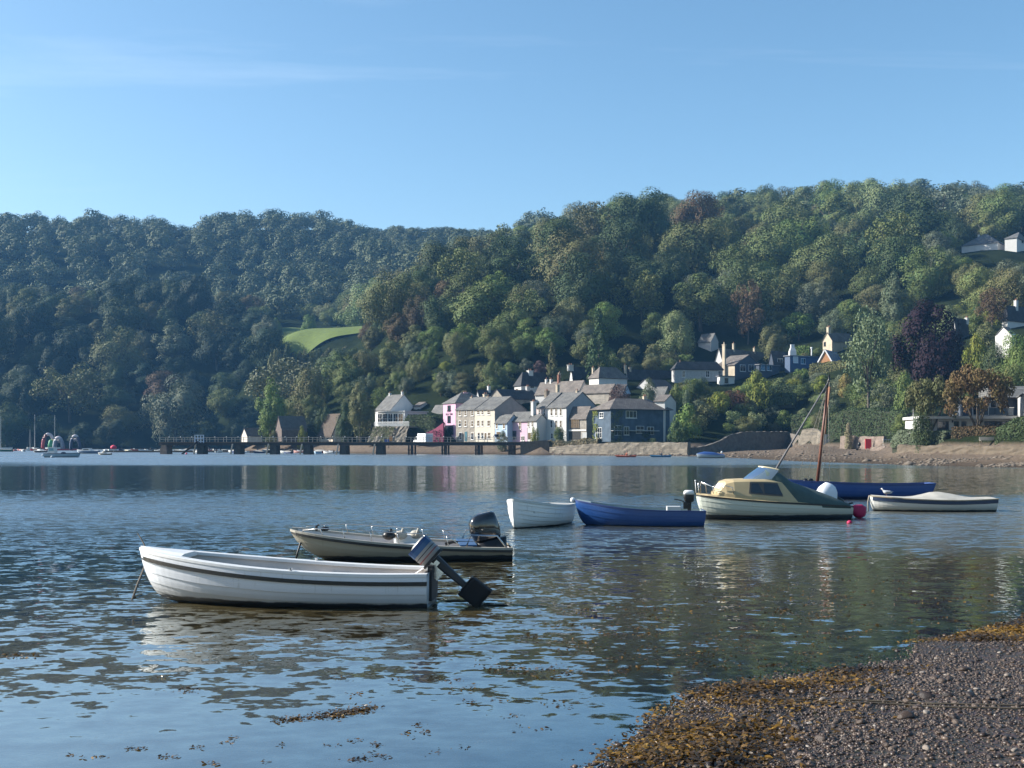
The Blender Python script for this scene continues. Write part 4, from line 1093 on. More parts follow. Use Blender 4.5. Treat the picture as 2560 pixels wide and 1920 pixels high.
# modern white house with balcony behind the orange tree
def modern():
    c = P(2534, 1073, 152); c.z = T1(c.x, 152) - .4
    root = empty('modern_house', c, R(-6), 'long white modern house with dark glazed balcony behind the orange-brown trees', 'house')
    k = 152 / F; zf = lambda py: CZ + (HZ - py) * k - c.z
    xs = lambda px: (px - 2534) * k
    MB().bx(xs(2306), 0, 0, 8, 0, zf(1047)).build('ground_floor', white_w, root)
    MB().bx(xs(2300), xs(2540), -.9, 8.2, zf(1047) + .003, zf(1040)).build('balcony_slab', white_w, root)
    MB().bx(xs(2420), xs(2560), 1.5, 8, zf(1040) + .003, zf(997)).build('upper_floor', dark_w, root)
    MB().bx(xs(2400), xs(2640), .6, 9, zf(997) + .003, zf(993)).build('flat_roof', dwood_m, root)
    MB().prism([(1.5, zf(993) + .01), (9.2, zf(993) + .01), (9.2, zf(962)), (6.0, zf(960))], 'x', xs(2500), xs(2680)).build('roof', slate_m, root)
    for x0, x1 in ((2442, 2482), (2484, 2524)):
        f = MB().bx(xs(x0), xs(x1), 1.36, 1.49, zf(1038), zf(999)).build('balcony_window', wframe_m, root)
        MB().bx(xs(x0) + .12, xs(x1) - .12, 1.32, 1.355, zf(1036), zf(1001)).build('pane', glass_m, f)
    for i in range(6):
        x0 = 2440 + i * 15
        MB().bx(xs(x0), xs(x0 + 13.5), -.86, -.83, zf(1038), zf(1020)).build('balustrade_panel', mat('grey_glass', (0.06, 0.09, 0.12), 0.1, 0.1, 1, spec=0.7), root)
    MB().bx(xs(2440), xs(2530), -.88, -.82, zf(1020) + .002, zf(1018.6)).build('handrail', steel_m, root)
    for x0, x1 in ((2349, 2377), (2390, 2402), (2408, 2420), (2440, 2456), (2463, 2519)):
        f = MB().bx(xs(x0), xs(x1), -.06, -.003, .3, zf(1053)).build('window', dwood_m, root)
        n = max(1, round((x1 - x0) / 14))
        for i in range(n):
            a, b = x0 + (x1 - x0) * i / n + .8, x0 + (x1 - x0) * (i + 1) / n - .8
            MB().bx(xs(a), xs(b), -.075, -.061, .42, zf(1054)).build('pane', glass_m, f)
    for x in (2386, 2457, 2526): MB().bx(xs(x) - .1, xs(x) + .1, -.16, -.003, zf(1056), zf(1050)).build('wall_lamp', black_m, root)
    CLEAR.append((2440, 2535, 995, 1072, 150)); SOLID.append((c.x - 6, c.y + 4, 8))
modern()
# low white conservatory wing right of it
house('house_wing', 'pale grey wing with sloping roof at the frame edge behind the hedge', 2552, 160, 20, 2533, 2640, 1000, 985, 'u', False, grey_w, slate_m)

# ---- left end of the village
villa = house('villa', 'white villa with tall pale gable and conservatory on the rocky bank', 977, 290, 50, 938, 1042, 1024, 987, 'u', False, wallmat('pale_grey_render', (0.62, 0.62, 0.60)), slate_m, chim=[(977 - 2, 979, 7, white_w), (1006, 975, 7, white_w)], base=1066,
       fw=[(948, 1044, 8, 20, 'window', (2, 2)), (962, 1044, 8, 20, 'window', (2, 2))])
house('conservatory', 'white flat-roofed conservatory with glass front against the villa', 1012, 281, 40, 945, 1068, 1029, 1027, 'u', False, white_w, white_w, flat=True, base=1066, cat='conservatory',
      fw=[(950 + i * 13, 1047, 11, 26, 'window', (2, 2)) for i in range(5)], sw=[(1024 + i * 14, 1045, 12, 20, 'window', (2, 1)) for i in range(3)])
def terrace():
    p0, p1 = P(936, 1112, 276), P(1022, 1112, 271); p0.z = p1.z = 2.0
    d = (p1 - p0); L = d.length; an = math.atan2(d.y, d.x)
    root = empty('terrace_wall', p0, an, 'rocky retaining wall and balustrade holding up the white villa', 'wall')
    h = CZ + (HZ - 1066) / F * 274 - 2.0
    mb = MB(); rr = random.Random(9)
    nx, nz = 22, 9
    vs = []; 
    for j in range(nz + 1):
        for i in range(nx + 1):
            x = L * i / nx; z = h * j / nz
            vs.append((x, -(1 - j / nz) * 1.6 + rr.uniform(-.25, .25) - (2.0 if i < 9 else .4) * (1 - j / nz), z + (0 if j in (0, nz) else rr.uniform(-.15, .15))))
    fs = [(j * (nx + 1) + i, j * (nx + 1) + i + 1, (j + 1) * (nx + 1) + i + 1, (j + 1) * (nx + 1) + i) for j in range(nz) for i in range(nx)]
    mb.add(vs, fs); mb.bx(0, L, .0, 9, h - .35, h)
    mb.build('rock_face', rubble_m, root)
    b = MB().bx(0, L, -.06, .06, h + 1.0, h + 1.12); b.build('handrail', wframe_m, root)
    n = 34; bal = MB().bx(-.04, .04, -.04, .04, 0, 1.0).mesh('baluster', wframe_m)
    for i in range(n + 1): link('baluster', bal, root, (L * i / n, 0, h + .003))
    pts, nr = [], []
    q = np.random.default_rng(61)
    for k in range(900):
        x = q.uniform(0, L * .62); z = q.uniform(0, h)
        pts.append((x, -(1 - z / h) * 3.0 - .2 + q.uniform(-.25, .1), z)); nr.append((0, -1, .5))
    clad_leaves('creeper', root, np.array(pts), np.array(nr, float), .2, 'olive green', 62)
    SOLID.append((p0.x + 4, p0.y + 4, 6))
terrace()
house('boathouse', 'broad dark slate boathouse with faded roof patch among trees', 752, 306, -30, 689, 768, 1076, 1042, 'u', False, mat('brown_boards', (0.13, 0.10, 0.085), 0.9, 0.35, 1.5), mat('grey_boathouse_slate', (0.105, 0.095, 0.085), 0.9, 0.3, 1.2), base=1104, fw=[(712, 1090, 16, 14, 'door', (1, 1), reddoor_m, mat('rusty_door', (0.28, 0.10, 0.04), 0.8))], cat='boathouse')
house('hut', 'tiny slate-roofed hut with pale pointed gable at the creek end', 618, 309, 60, 604, 656, 1089, 1071, 'v', False, mat('bleached_boards', (0.55, 0.50, 0.44), 0.85, 0.2, 2), darkslate_m, base=1104, cat='hut')
th = house('thatched_cottage', 'thatched cottage with steep curved brown roof by the pier', 832, 298, 50, 797, 868, 1084, 1039, 'u', False, mat('warm_limewash', (0.60, 0.50, 0.40), 0.9, 0.2, 1), thatch_m, base=1104, over=.5, thick=.55, fw=[(806, 1094, 6, 9, 'window', (2, 2)), (820, 1094, 6, 9, 'window', (2, 2))], cat='cottage')
house('outbuilding', 'low brown-roofed outbuilding behind the villa conservatory', 1050, 292, 45, 1034, 1078, 1016, 1006, 'u', False, grey_w, brownslate_m, cat='outbuilding')
house('house', 'grey slate-roofed house half hidden between villa hedge and pink inn', 1108, 285, 48, 1078, 1130, 1032, 1013, 'u', False, white_w, slate_m)
def burg():
    p0, p1 = P(1066, 1100, 268), P(1108, 1100, 264); p0.z = p1.z = 2.4
    d = p1 - p0; root = empty('garden_wall', p0, math.atan2(d.y, d.x), 'burgundy painted yard wall with climbing plants beside the pink inn', 'wall')
    L = d.length
    MB().prism([(0, 0), (L, 0), (L, 4.8), (L * .5, 3.4), (0, 2.6)], 'y', 0, .35).build('wall', burg_w, root)
    r = np.random.default_rng(64); n = 260
    clad_leaves('creeper', root, np.c_[r.uniform(0, L, n), r.uniform(-.25, -.03, n), r.uniform(0, 3.2, n)], np.tile([0., -1, 0.2], (n, 1)), .16, 'purple', 64)
burg()
# ------------------------------------------------------------------ sea walls, pier, quay things
def stone_wall(name, label, pts, thick, m, seed=1, cap=True, cat='wall', lean=0.1):
    """pts: (px, top row, Y, bottom z) along the wall's face; uneven coping, face with relief."""
    r = random.Random(seed)
    mb = MB(); rows = 5
    P3 = []
    for (px, top, Y, zb) in pts:
        p = P(px, top, Y); P3.append((p.x, Y, p.z, zb))
    dense = []
    for a, b in zip(P3[:-1], P3[1:]):
        n = max(1, int(math.hypot(b[0] - a[0], b[1] - a[1]) / 0.8))
        dense += [tuple(a[k] + (b[k] - a[k]) * i / n for k in range(4)) for i in range(n)]
    dense.append(P3[-1])
    rings = []
    for i, (x, y, zt, zb) in enumerate(dense):
        a, b = dense[max(i - 1, 0)], dense[min(i + 1, len(dense) - 1)]
        dx, dy = b[0] - a[0], b[1] - a[1]; l = math.hypot(dx, dy) or 1; nx, ny = dy / l, -dx / l      # towards the viewer
        ztt = zt + r.uniform(-.09, .09)
        ring = []
        for j in range(rows + 1):
            t = j / rows; o = lean * (1 - t) * (zt - zb) + r.uniform(-.07, .07)
            ring.append((x + nx * o, y + ny * o, zb + (ztt - zb) * t))
        ring.append((x - nx * thick, y - ny * thick, ztt + r.uniform(-.05, .05))); ring.append((x - nx * thick, y - ny * thick, zb))
        rings.append(ring)
    mb.loft(rings, True, True)
    o = fix_normals(mb.build(name, m))
    return tag(o, label, cat)
stone_wall('seawall', 'long sunlit tan stone seawall below the weathered blue house', [(1374, 1117, 236, -.6), (1440, 1112, 231.5, -.6), (1520, 1107, 226.5, -.6), (1600, 1106, 222.5, -.6), (1719, 1107, 216, -.6)], 1.2, rubble_m, 1)
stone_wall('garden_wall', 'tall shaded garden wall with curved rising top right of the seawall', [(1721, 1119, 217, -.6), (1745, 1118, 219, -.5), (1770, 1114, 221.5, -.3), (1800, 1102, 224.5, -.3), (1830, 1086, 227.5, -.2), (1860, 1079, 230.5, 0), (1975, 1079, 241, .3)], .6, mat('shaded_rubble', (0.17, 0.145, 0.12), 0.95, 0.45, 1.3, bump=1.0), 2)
stone_wall('garden_wall', 'rounded pale stone wall stub behind the red mast on the beach', [(1998, 1092, 227, 1), (2006, 1074, 226.5, 1), (2030, 1070, 225, 1), (2044, 1074, 224, 1), (2056, 1086, 222.5, 1), (2057, 1106, 222, 1)], .6, rubble_m, 3)
stone_wall('garden_wall', 'low brown stone wall carrying the red board on the beach', [(2101, 1090, 212, .8), (2160, 1091, 206, .8), (2210, 1090, 200, .8)], .5, mat('brown_rubble', (0.21, 0.165, 0.135), 0.95, 0.45, 1.6, bump=1.0), 4)
stone_wall('garden_wall', 'short return of low stone wall beside the boatyard gate', [(2176, 1118, 194, .4), (2212, 1116, 190, .4), (2248, 1110, 190, .4)], .5, mat('brown_rubble', (0.21, 0.165, 0.135)), 8)
stone_wall('shore_wall', 'low lichen-topped sunlit stone wall along the beach under the hedge', [(2244, 1112, 153, .8), (2300, 1114, 148.5, .8), (2400, 1114, 142, .8), (2560, 1115, 133, .7), (2760, 1116, 122, .6)], .9, mat('lichen_stone', (0.125, 0.10, 0.072), 0.95, 0.4, 1.4, bump=1.0), 5)
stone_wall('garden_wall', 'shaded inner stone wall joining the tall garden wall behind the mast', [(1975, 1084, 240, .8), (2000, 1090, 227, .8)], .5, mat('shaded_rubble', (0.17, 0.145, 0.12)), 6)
p = P(2073, 1112, 219); p.z = 1.8
g = empty('gate_panel', p, 0, 'pale concrete gate panel with rusty stains beside the rounded wall', 'gate')
k = 219 / F
MB().bx(-17 * k, 14 * k, -.12, .12, 0, 2.35).build('panel', mat('stained_concrete', (0.55, 0.53, 0.50), 0.9, 0.4, 1.5), g)
MB().bx(14 * k + .01, 22 * k, -.25, .25, 0, 3.0).build('post', dwood_m, g)
p = P(2168, 1115, 203.5); p.z = 1.35
tag(soft(MB().box((0, 0, 1.0), (1.1, .16, 1.75)).box((-.36, .12, .6), (.1, .1, 1.6)).box((.36, .12, .6), (.1, .1, 1.6)).build('red_board', mat('red_board_paint', (0.62, 0.035, 0.045), 0.5, 0.08, 2), None, loc=(p.x, p.y - .6, p.z)), .02), 'plain bright red upright board standing against the low stone wall', 'board')
def outboard_trolley():
    p = P(2147, 1124, 198); p.z = T1(p.x, 198)
    root = empty('motor_trolley', p, 0, 'black motor on a small trolley left of the red board', 'trolley')
    mb = MB(); mb.tube([(-.3, 0, 0), (0, 0, .9), (.12, 0, 1.2)], .06, 6); mb.tube([(.3, 0, 0), (0, 0, .9)], .06, 6); mb.tube([(-.3, 0, .15), (.3, 0, .15)], .05, 6)
    mb.build('frame', black_m, root)
    MB().ball((.1, 0, 1.05), (.3, .28, .38), 10, 6).tube([(.0, 0, .8), (-.12, 0, .2)], [.16, .1], 7).build('motor', black_m, root, True)
    for s in (-1, 1): MB().tube([(-.3, s * .2 - .04, .16), (-.3, s * .2 + .04, .16)], .16, 12).build('wheel', rubber_m, root)
outboard_trolley()
def metal_gate():
    p = P(2230, 1112, 192); p.z = 1.1
    root = empty('metal_gate', p, R(-20), 'grey tubular metal gate at the boatyard entrance', 'gate')
    w = 1.4
    MB().tube([(-w, 0, .1), (-w, 0, 2.1)], .05, 6).tube([(w, 0, .1), (w, 0, 2.1)], .05, 6).tube([(-w, 0, 1.95), (w, 0, 1.95)], .04, 6).tube([(-w, 0, .3), (w, 0, .3)], .04, 6).build('gate_frame', steel_m, root)
    b = MB().tube([(0, 0, .3), (0, 0, 1.95)], .022, 5).mesh('bar', steel_m)
    for i in range(9): link('bar', b, root, (-w + 2 * w * (i + 1) / 10, 0, 0))
metal_gate()
p = P(2283, 1118, 154); p.z = 2.2
MBp = MB().tube([(0, 0, 0), (0, 0, 5.0)], [.055, .04], 7); tag(MBp.build('flagpole', mat('galvanised', (0.5, 0.5, 0.5), .5), None, loc=p), 'slim pale pole standing in the hedge above the beach', 'pole')
def bench():
    p = P(2468, 1113, 141); p.z = 2.35
    root = empty('bench', p, R(4), 'pale wooden bench on the lawn above the shore wall', 'bench')
    MB().bx(-.95, .95, .12, .16, .5, .88).build('backrest', mat('bleached_oak', (0.45, 0.42, 0.36), .8), root)
    MB().bx(-.95, .95, -.3, .1, .42, .46).build('seat', mat('bleached_oak', (0.45, 0.42, 0.36)), root)
    for x in (-.85, .85):
        MB().bx(x - .04, x + .04, -.28, -.2, 0, .418).build('leg', wood_m, root); MB().bx(x - .04, x + .04, .162, .22, 0, .86).build('leg', wood_m, root)
bench()

def pier():
    p0, p1 = P(400, 1105, 256), P(1306, 1105, 239)
    d = p1 - p0; L = math.hypot(d.x, d.y); an = math.atan2(d.y, d.x)
    root = empty('pier', (p0.x, p0.y, 0), an, 'long dark wooden pier on squat stone piers with white-topped railings', 'pier')
    lx = lambda px: ((px - CX) / F * (p0.y * math.cos(0)) - p0.x) if False else _solve(px)
    def _solve(px):
        t = (px - CX) / F; ux, uy = math.cos(an), math.sin(an)
        return (t * p0.y - p0.x) / (ux - t * uy)
    zt = 2.72
    mb = MB(); mb.bx(-.3, L, -.02, .25, zt - .75, zt - .12); mb.bx(-.3, L, 2.2, 2.45, zt - .75, zt - .12)
    mb.build('beam', dwood_m, root)
    # deck planks near enough to tell apart only as a lip: one board after another
    pl = MB().bx(-.36, .36, -.25, 2.7, zt - .115, zt).mesh('plank', wood_m)
    n = int(L / .76)
    for i in range(min(n, 130)): link('plank', pl, root, (L * (i + .5) / n, 0, random.uniform(-.008, .008)))
    for px in (500, 592, 682, 766, 857, 948):
        x = _solve(px); b = MB()
        b.loft([[(x + sx * w, 1.2 + sy * 1.15, z) for sx, sy in ((-1, -1), (1, -1), (1, 1), (-1, 1))] for w, z in ((.80, -1.8), (.78, .6), (.72, zt - .76))])
        b.build('pier_block', mat('weedy_stone', (0.075, 0.07, 0.06), 0.95, 0.5, 1.5, bump=0.8), root)
        MB().loft([[(x - 1.35 + sx * .14 + dx, -.1 + sy * .14, z) for sx, sy in ((-1, -1), (1, -1), (1, 1), (-1, 1))] for dx, z in ((-.35, -1.2), (.4, zt - .4))]).build('fender_post', mat('bleached_post', (0.42, 0.38, 0.32), .9, .3, 2), root)
    x = _solve(408)
    MB().loft([[(x + sx * w + dx, 1.2 + sy * 1.3, z) for sx, sy in ((-1, -1), (1, -1), (1, 1), (-1, 1))] for w, dx, z in ((.95, 0, -1.8), (.8, .1, .8), (.6, .2, zt - .76))]).build('pier_block', mat('brown_rubble', (0.21, 0.165, 0.135)), root)
    for px in (1026, 1110, 1194, 1277):
        x = _solve(px)
        for s in (-.42, .42):
            MB().tube([(x + s, .2, -1.8), (x + s, .2, zt - .76)], .2, 8).tube([(x + s, 2.2, -1.8), (x + s, 2.2, zt - .76)], .2, 8).build('pile', dwood_m, root)
        MB().box((x, .1, 1.0), (1.3, .12, .22)).build('brace', dwood_m, root)
    post = MB().bx(-.045, .045, -.05, .05, zt, zt + 1.05).mesh('rail_post', mat('bleached_post', (0.42, 0.38, 0.32)))
    m = int(L / 2.0)
    for i in range(m + 1): link('rail_post', post, root, (L * i / m, -.15, 0)); 
    for z in (.98, .55): MB().bx(0, L, -.19, -.11, zt + z, zt + z + .07).build('rail', mat('bleached_post', (0.42, 0.38, 0.32)), root)
    MB().bx(0, L, 2.4, 2.48, zt + .98, zt + 1.05).build('rail', mat('bleached_post', (0.42, 0.38, 0.32)), root)
    for i in range(m + 1): link('rail_post', post, root, (L * i / m, 2.45, 0))
    # solid end with arch
    x0, x1 = _solve(1302), _solve(1374)
    xa, xb = _solve(1342), _solve(1358); a = []
    for i in range(9):
        t = math.pi * i / 8; a.append(((xa + xb) / 2 - math.cos(t) * (xb - xa) / 2, .6 + math.sin(t) * .75))
    prof = [(x0, -1.5), (x0, zt + .1), (x0 + 2.5, zt + .15), (x1 - .7, zt + .35), (x1, zt + .2), (x1 + .15, -1.5), (xb, -1.5)] + a[::-1] + [(xa, -1.5)]
    fix_normals(MB().prism(prof, 'y', -.4, 3.6).build('abutment', mat('weedy_stone', (0.075, 0.07, 0.06)), root))
    # pale blue gate frame half-way along the outer end
    g0 = _solve(500)
    gf = MB()
    for x in (-1.05, -.35, .35, 1.05): gf.bx(g0 + x - .09, g0 + x + .09, -.42, -.3, zt - .2, zt + 1.55)
    for z in (.0, .75, 1.45): gf.bx(g0 - 1.14, g0 + 1.14, -.44, -.28, zt + z, zt + z + .14)
    gf.build('landing_gate', mat('pale_blue_metal', (0.38, 0.47, 0.60), .6, .15, 2), root)
    MB().box((g0 - 1.9, -1.0, 1.45), (4.6, .9, .18), M=Matrix.Rotation(R(-37), 3, 'Y')).build('gangway', dwood_m, root)
    lamp_b = MB().ball((0, 0, 0), (.11, .11, .11), 8, 5).mesh('lamp', white_gel)
    for i in range(1, 30): link('lamp', lamp_b, root, (L * i / 30 - .4, -.24, zt + 1.12))
    return root
pier()
def arch_item(px, py, Y, label, col): pass
p = P(466, 1136, 250); tag(MB().ball((0, 0, 0), (.22, .22, .28), 10, 6).build('buoy', mat('red_buoy', (0.6, 0.03, 0.08), .4), None, True, loc=(p.x, p.y, .1)), 'small pink-red mooring buoy beside the pier gangway', 'buoy')

def van():
    p = P(1054, 1113, 262); p.z = T1(p.x, 262) + .1
    root = empty('van', p, R(-52), 'white box van parked on the quay left of the pink inn', 'van')
    soft(MB().bx(-.2, 3.2, -1.05, 1.05, .55, 2.75).build('cargo_box', white_gel, root), .06)
    soft(fix_normals(MB().prism([(-2.0, .45), (-.25, .45), (-.25, 2.05), (-.95, 2.05), (-1.45, 1.3), (-2.0, 1.15)], 'y', -.98, .98).build('cab', white_gel, root)), .06)
    MB().prism([(-1.47, 1.31), (-1.0, 1.98), (-.97, 1.98), (-1.44, 1.31)], 'y', -.85, .85).build('windscreen', glass_m, root)
    for s in (-1, 1):
        MB().prism([(-1.35, 1.3), (-.4, 1.3), (-.4, 1.9), (-.95, 1.9)], 'y', s * .985 - .012, s * .985 + .012).build('side_window', glass_m, root)
        MB().ball((-2.0, s * .75, .85), (.05, .14, .12), 8, 4).build('headlight', glass_m, root)
    for x in (-1.3, 2.3):
        for s in (-1, 1): MB().tube([(x, s * .98 - .12, .36), (x, s * .98 + .12, .36)], .36, 14).build('wheel', rubber_m, root)
    MB().bx(3.21, 3.24, -.8, .8, .9, 2.4).build('rear_door', mat('pale_blue_metal', (0.38, 0.47, 0.60)), root)
van()
def signboard(px, py, w, h, Y, m, label, cat='sign'):
    p = P(px, py + h / 2, Y); k = Y / F
    root = empty('notice_board', (p.x, Y, p.z), R(-10), label, cat)
    MB().bx(-w / 2 * k, w / 2 * k, -.05, .05, .05, h * k).build('panel', m, root)
    MB().bx(-w / 2 * k + .05, -w / 2 * k + .15, .055, .13, -1.0, h * k).bx(w / 2 * k - .15, w / 2 * k - .05, .055, .13, -1.0, h * k).build('post', wood_m, root)
signboard(977, 1097, 8, 12, 262, mat('orange_panel', (0.6, 0.25, 0.06), .6), 'small orange notice board on the quay behind the pier')
signboard(967, 1104, 11, 12, 262, mat('blue_panel', (0.05, 0.09, 0.30), .5), 'small dark blue notice board on the quay behind the pier')

# ------------------------------------------------------------------ hedges
def hedge(label, pts, thick, colour, n, size=.22, seed=1, rnd=.35, name='hedge', group=None, top_noise=.3):
    """pts: (px, top row, base row, Y); leaf-clad body with a woody core."""
    r = np.random.default_rng(seed)
    P3 = [(P(px, b, Y).x, Y, P(px, t, Y).z, P(px, b, Y).z) for px, t, b, Y in pts]
    seg = [math.hypot(b[0] - a[0], b[1] - a[1]) for a, b in zip(P3[:-1], P3[1:])]
    tot = sum(seg); pos, nrm = [], []
    ks = r.choice(len(seg), n, p=np.array(seg) / tot)
    for k in ks:
        a, b = P3[k], P3[k + 1]; t = r.random()
        x, y, zt, zb = [a[i] + (b[i] - a[i]) * t for i in range(4)]
        dx, dy = (b[0] - a[0]) / seg[k], (b[1] - a[1]) / seg[k]; nx, ny = dy, -dx
        u = r.random(); hh = zt - zb
        bumpy = top_noise * float(snoise(np.array(x * 1.0), np.array(y * 1.0), seed, 1.1)) * .5
        per = 2 * hh + thick; w = u * per
        if w < hh: q, o, nn = zb + w, thick / 2, (nx, ny, .1)
        elif w < hh + thick: q, o, nn = zt, thick / 2 - (w - hh), (0, 0, 1)
        else: q, o, nn = zb + (w - hh - thick), -thick / 2, (-nx, -ny, .1)
        ed = max(0, (q - (zt - rnd * thick)) / (rnd * thick + 1e-6))
        o *= 1 - .28 * ed ** 2
        o += np.sign(o) * bumpy * .6
        pos.append((x + nx * o + r.uniform(-.08, .08), y + ny * o, q + bumpy * (q - zb) / hh + r.uniform(-.1, .1))); nrm.append(nn)
    pos, nrm = np.array(pos), np.array(nrm, float) + rand_dirs(n, r) * .75
    nrm /= np.linalg.norm(nrm, axis=1)[:, None]
    v, f = leaf_quads(pos, nrm, size, r)
    root = empty(name, P3[0][:2] + (P3[0][3],), 0, label, 'hedge', group)
    o = link('foliage', np_mesh('foliage', v - np.array(root.location), f, leaf_m, {'tone': ('FACE', np.clip(r.normal(.45, .2, n), 0, 1))}), root)
    o.color = jit(COL[colour], TR, .05)
    mb = MB(); rings = []
    for i, (x, y, zt, zb) in enumerate(P3):
        a, b = P3[max(i - 1, 0)], P3[min(i + 1, len(P3) - 1)]; l = math.hypot(b[0] - a[0], b[1] - a[1]); nx, ny = (b[1] - a[1]) / l, -(b[0] - a[0]) / l
        h = thick * .36; zz = zt - min(.35, (zt - zb) * .2)
        rings.append([(x + nx * h - root.location.x, y + ny * h - root.location.y, zb - .8 - root.location.z), (x + nx * h - root.location.x, y + ny * h - root.location.y, zz - root.location.z), (x - nx * h - root.location.x, y - ny * h - root.location.y, zz - root.location.z), (x - nx * h - root.location.x, y - ny * h - root.location.y, zb - .8 - root.location.z)])
    mb.loft(rings); mb.build('stems', mat('hedge_wood', (0.03, 0.034, 0.018), 0.95), root)
    return root
hedge('massive dark clipped hedge with rounded sunlit top behind the beach', [(2092, 1052, 1098, 219), (2105, 1032, 1098, 218), (2130, 1022, 1098, 216), (2190, 1022, 1098, 212), (2250, 1026, 1098, 207), (2290, 1034, 1098, 203)], 5.5, 'dark green', 11000, .16, 1, .5, top_noise=.5)
hedge('bushy grey-green hedge along the top of the lichen wall', [(2246, 1088, 1118, 158), (2275, 1078, 1118, 155), (2330, 1079, 1118, 151), (2380, 1082, 1118, 147.5)], 2.6, 'grey green', 6500, .13, 2, .5, top_noise=.7)
hedge('russet-topped hedge in front of the modern house', [(2380, 1068, 1108, 147.5), (2440, 1066, 1108, 146), (2500, 1064, 1108, 144), (2580, 1062, 1108, 142)], 1.8, 'russet', 4200, .13, 3, .5, top_noise=.4)
hedge('dark green hedge at the frame edge beside the bench', [(2500, 1068, 1116, 140.5), (2545, 1050, 1116, 139), (2620, 1040, 1116, 137)], 3, 'dark green', 4200, .15, 4, .5, top_noise=.7)
hedge('dark clipped garden hedge with pale top on the terraces below the navy house', [(1905, 965, 985, 266), (1960, 962, 985, 264), (2045, 962, 985, 260)], 2.2, 'dark green', 3600, .17, 5)
hedge('dark hedge band across the middle of the terraced gardens', [(1868, 986, 1012, 259), (1930, 983, 1012, 258), (1990, 985, 1012, 256)], 2.5, 'dark green', 3600, .17, 6)
hedge('long dark clipped hedge left of the massive rounded hedge', [(1985, 1036, 1076, 246), (2040, 1034, 1076, 242), (2096, 1034, 1076, 236)], 2.6, 'dark green', 3800, .17, 7)
hedge('golden-topped dark hedge beneath the orange timber gable', [(2028, 912, 940, 272), (2060, 906, 940, 270), (2110, 904, 945, 266), (2130, 905, 950, 262)], 3.0, 'olive green', 3400, .2, 8, .5, top_noise=.6)
hedge('neat bright-topped hedge behind the white pyramid chimney', [(1985, 868, 892, 306), (2025, 866, 892, 304)], 2.0, 'fresh green', 1400, .2, 9)
hedge('dark rounded hedge beside the villa conservatory', [(1016, 1052, 1082, 279), (1030, 1040, 1082, 278), (1060, 1036, 1082, 276), (1092, 1042, 1082, 273), (1100, 1052, 1082, 272)], 3.6, 'dark green', 3600, .2, 10, .5, top_noise=.5)
hedge('hedge line along the upper edge of the sunlit meadow', [(800, 823, 832, 574), (850, 817, 830, 565), (905, 814, 830, 555)], 3, 'dark green', 2200, .4, 11, top_noise=1.0)
hedge('tall dry reeds and scrub on the bank at the left end of the seawall', [(1374, 1100, 1116, 239), (1405, 1101, 1115, 236.5), (1440, 1099, 1113, 234.5), (1500, 1096, 1109, 230.5)], 1.8, 'straw', 3400, .16, 12, .5, 'bank_scrub', top_noise=1.0)

# ------------------------------------------------------------------ trees and shrubs one can tell apart
planted('copper_beech', 2326, 758, 985, 188, 236, 'beech', 'purple', 'large dark purple copper beech above the terraced gardens')
planted('willow', 2172, 772, 985, 126, 226, 'weep', 'grey green', 'soft grey-green feathery tree with forked pale trunk beside the copper beech')
planted('maple', 2440, 908, 1112, 176, 146, 'umbrella', 'orange brown', 'wide spreading orange-brown tree in front of the modern house', k=0)
planted('maple', 2330, 935, 1106, 132, 153, 'umbrella', 'olive green', 'smaller brown-green spreading tree left of the orange one', k=1)
planted('conifer', 1497, 768, 925, 86, 288, 'cone', 'dark green', 'tall dark pointed conifer above the hillside roofs', k=0)
planted('conifer', 1381, 852, 930, 44, 292, 'cone', 'olive green', 'small golden-green cone conifer above the white chimney', k=1)
planted('tree', 2236, 682, 812, 84, 318, 'tall', 'grey green', 'pale grey-green pointed tree on the slope above the willow')
planted('tree', 676, 945, 1098, 92, 312, 'tall', 'fresh green', 'tall light green tree at the left end of the village', k=0)
planted('tree', 775, 928, 1085, 100, 326, 'round', 'olive green', 'rounded olive tree between the boathouse and the tall light green tree')
planted('conifer', 812, 1020, 1098, 56, 305, 'round', 'dark green', 'dark bushy evergreen between boathouse and thatched cottage')
planted('tree', 773, 786, 842, 42, 560, 'round', 'fresh green', 'lone bright green tree standing on the meadow edge', k=2)
planted('tree', 690, 796, 842, 34, 572, 'tall', 'fresh green', 'lone small pointed tree at the left edge of the meadow')
planted('shrub', 1898, 928, 985, 82, 258, 'bush', 'yellow green', 'bright yellow-green dome-shaped bush below the dark gable', 'shrub')
planted('shrub', 1833, 978, 1040, 92, 254, 'bush', 'rust red', 'rust-coloured flat-topped shrub in the terraced gardens', 'shrub')
planted('shrub', 1548, 962, 1016, 62, 254, 'loose', 'mauve', 'mauve leafy small tree among the hillside roofs', 'tree')
planted('shrub', 1352, 902, 938, 44, 300, 'bush', 'mauve', 'purple-brown shrub behind the big white chimney', 'shrub')
planted('shrub', 1622, 948, 1012, 52, 249, 'tall', 'grey green', 'soft grey-green bush right of the mauve tree', 'shrub')
planted('shrub', 2112, 938, 985, 46, 246, 'bush', 'yellow', 'pale yellow shrub in front of the willow trunk', 'shrub')
planted('shrub', 1736, 940, 1010, 80, 254, 'round', 'dark green', 'dark round bush in front of the grey bungalow', 'shrub')
planted('shrub', 1690, 964, 1005, 46, 250, 'bush', 'mid green', 'small green bush below the glazed rooflight', 'shrub')
planted('shrub', 1712, 1012, 1100, 88, 229, 'bush', 'fresh green', 'big sunlit light green bush right of the weathered blue house', 'shrub')
planted('shrub', 1695, 1052, 1112, 60, 226, 'bush', 'dark green', 'dark shrub at the corner of the weathered blue house', 'shrub')
planted('shrub', 1398, 1068, 1112, 38, 239, 'bush', 'mid green', 'rounded green bush in front of the tall white house', 'shrub')
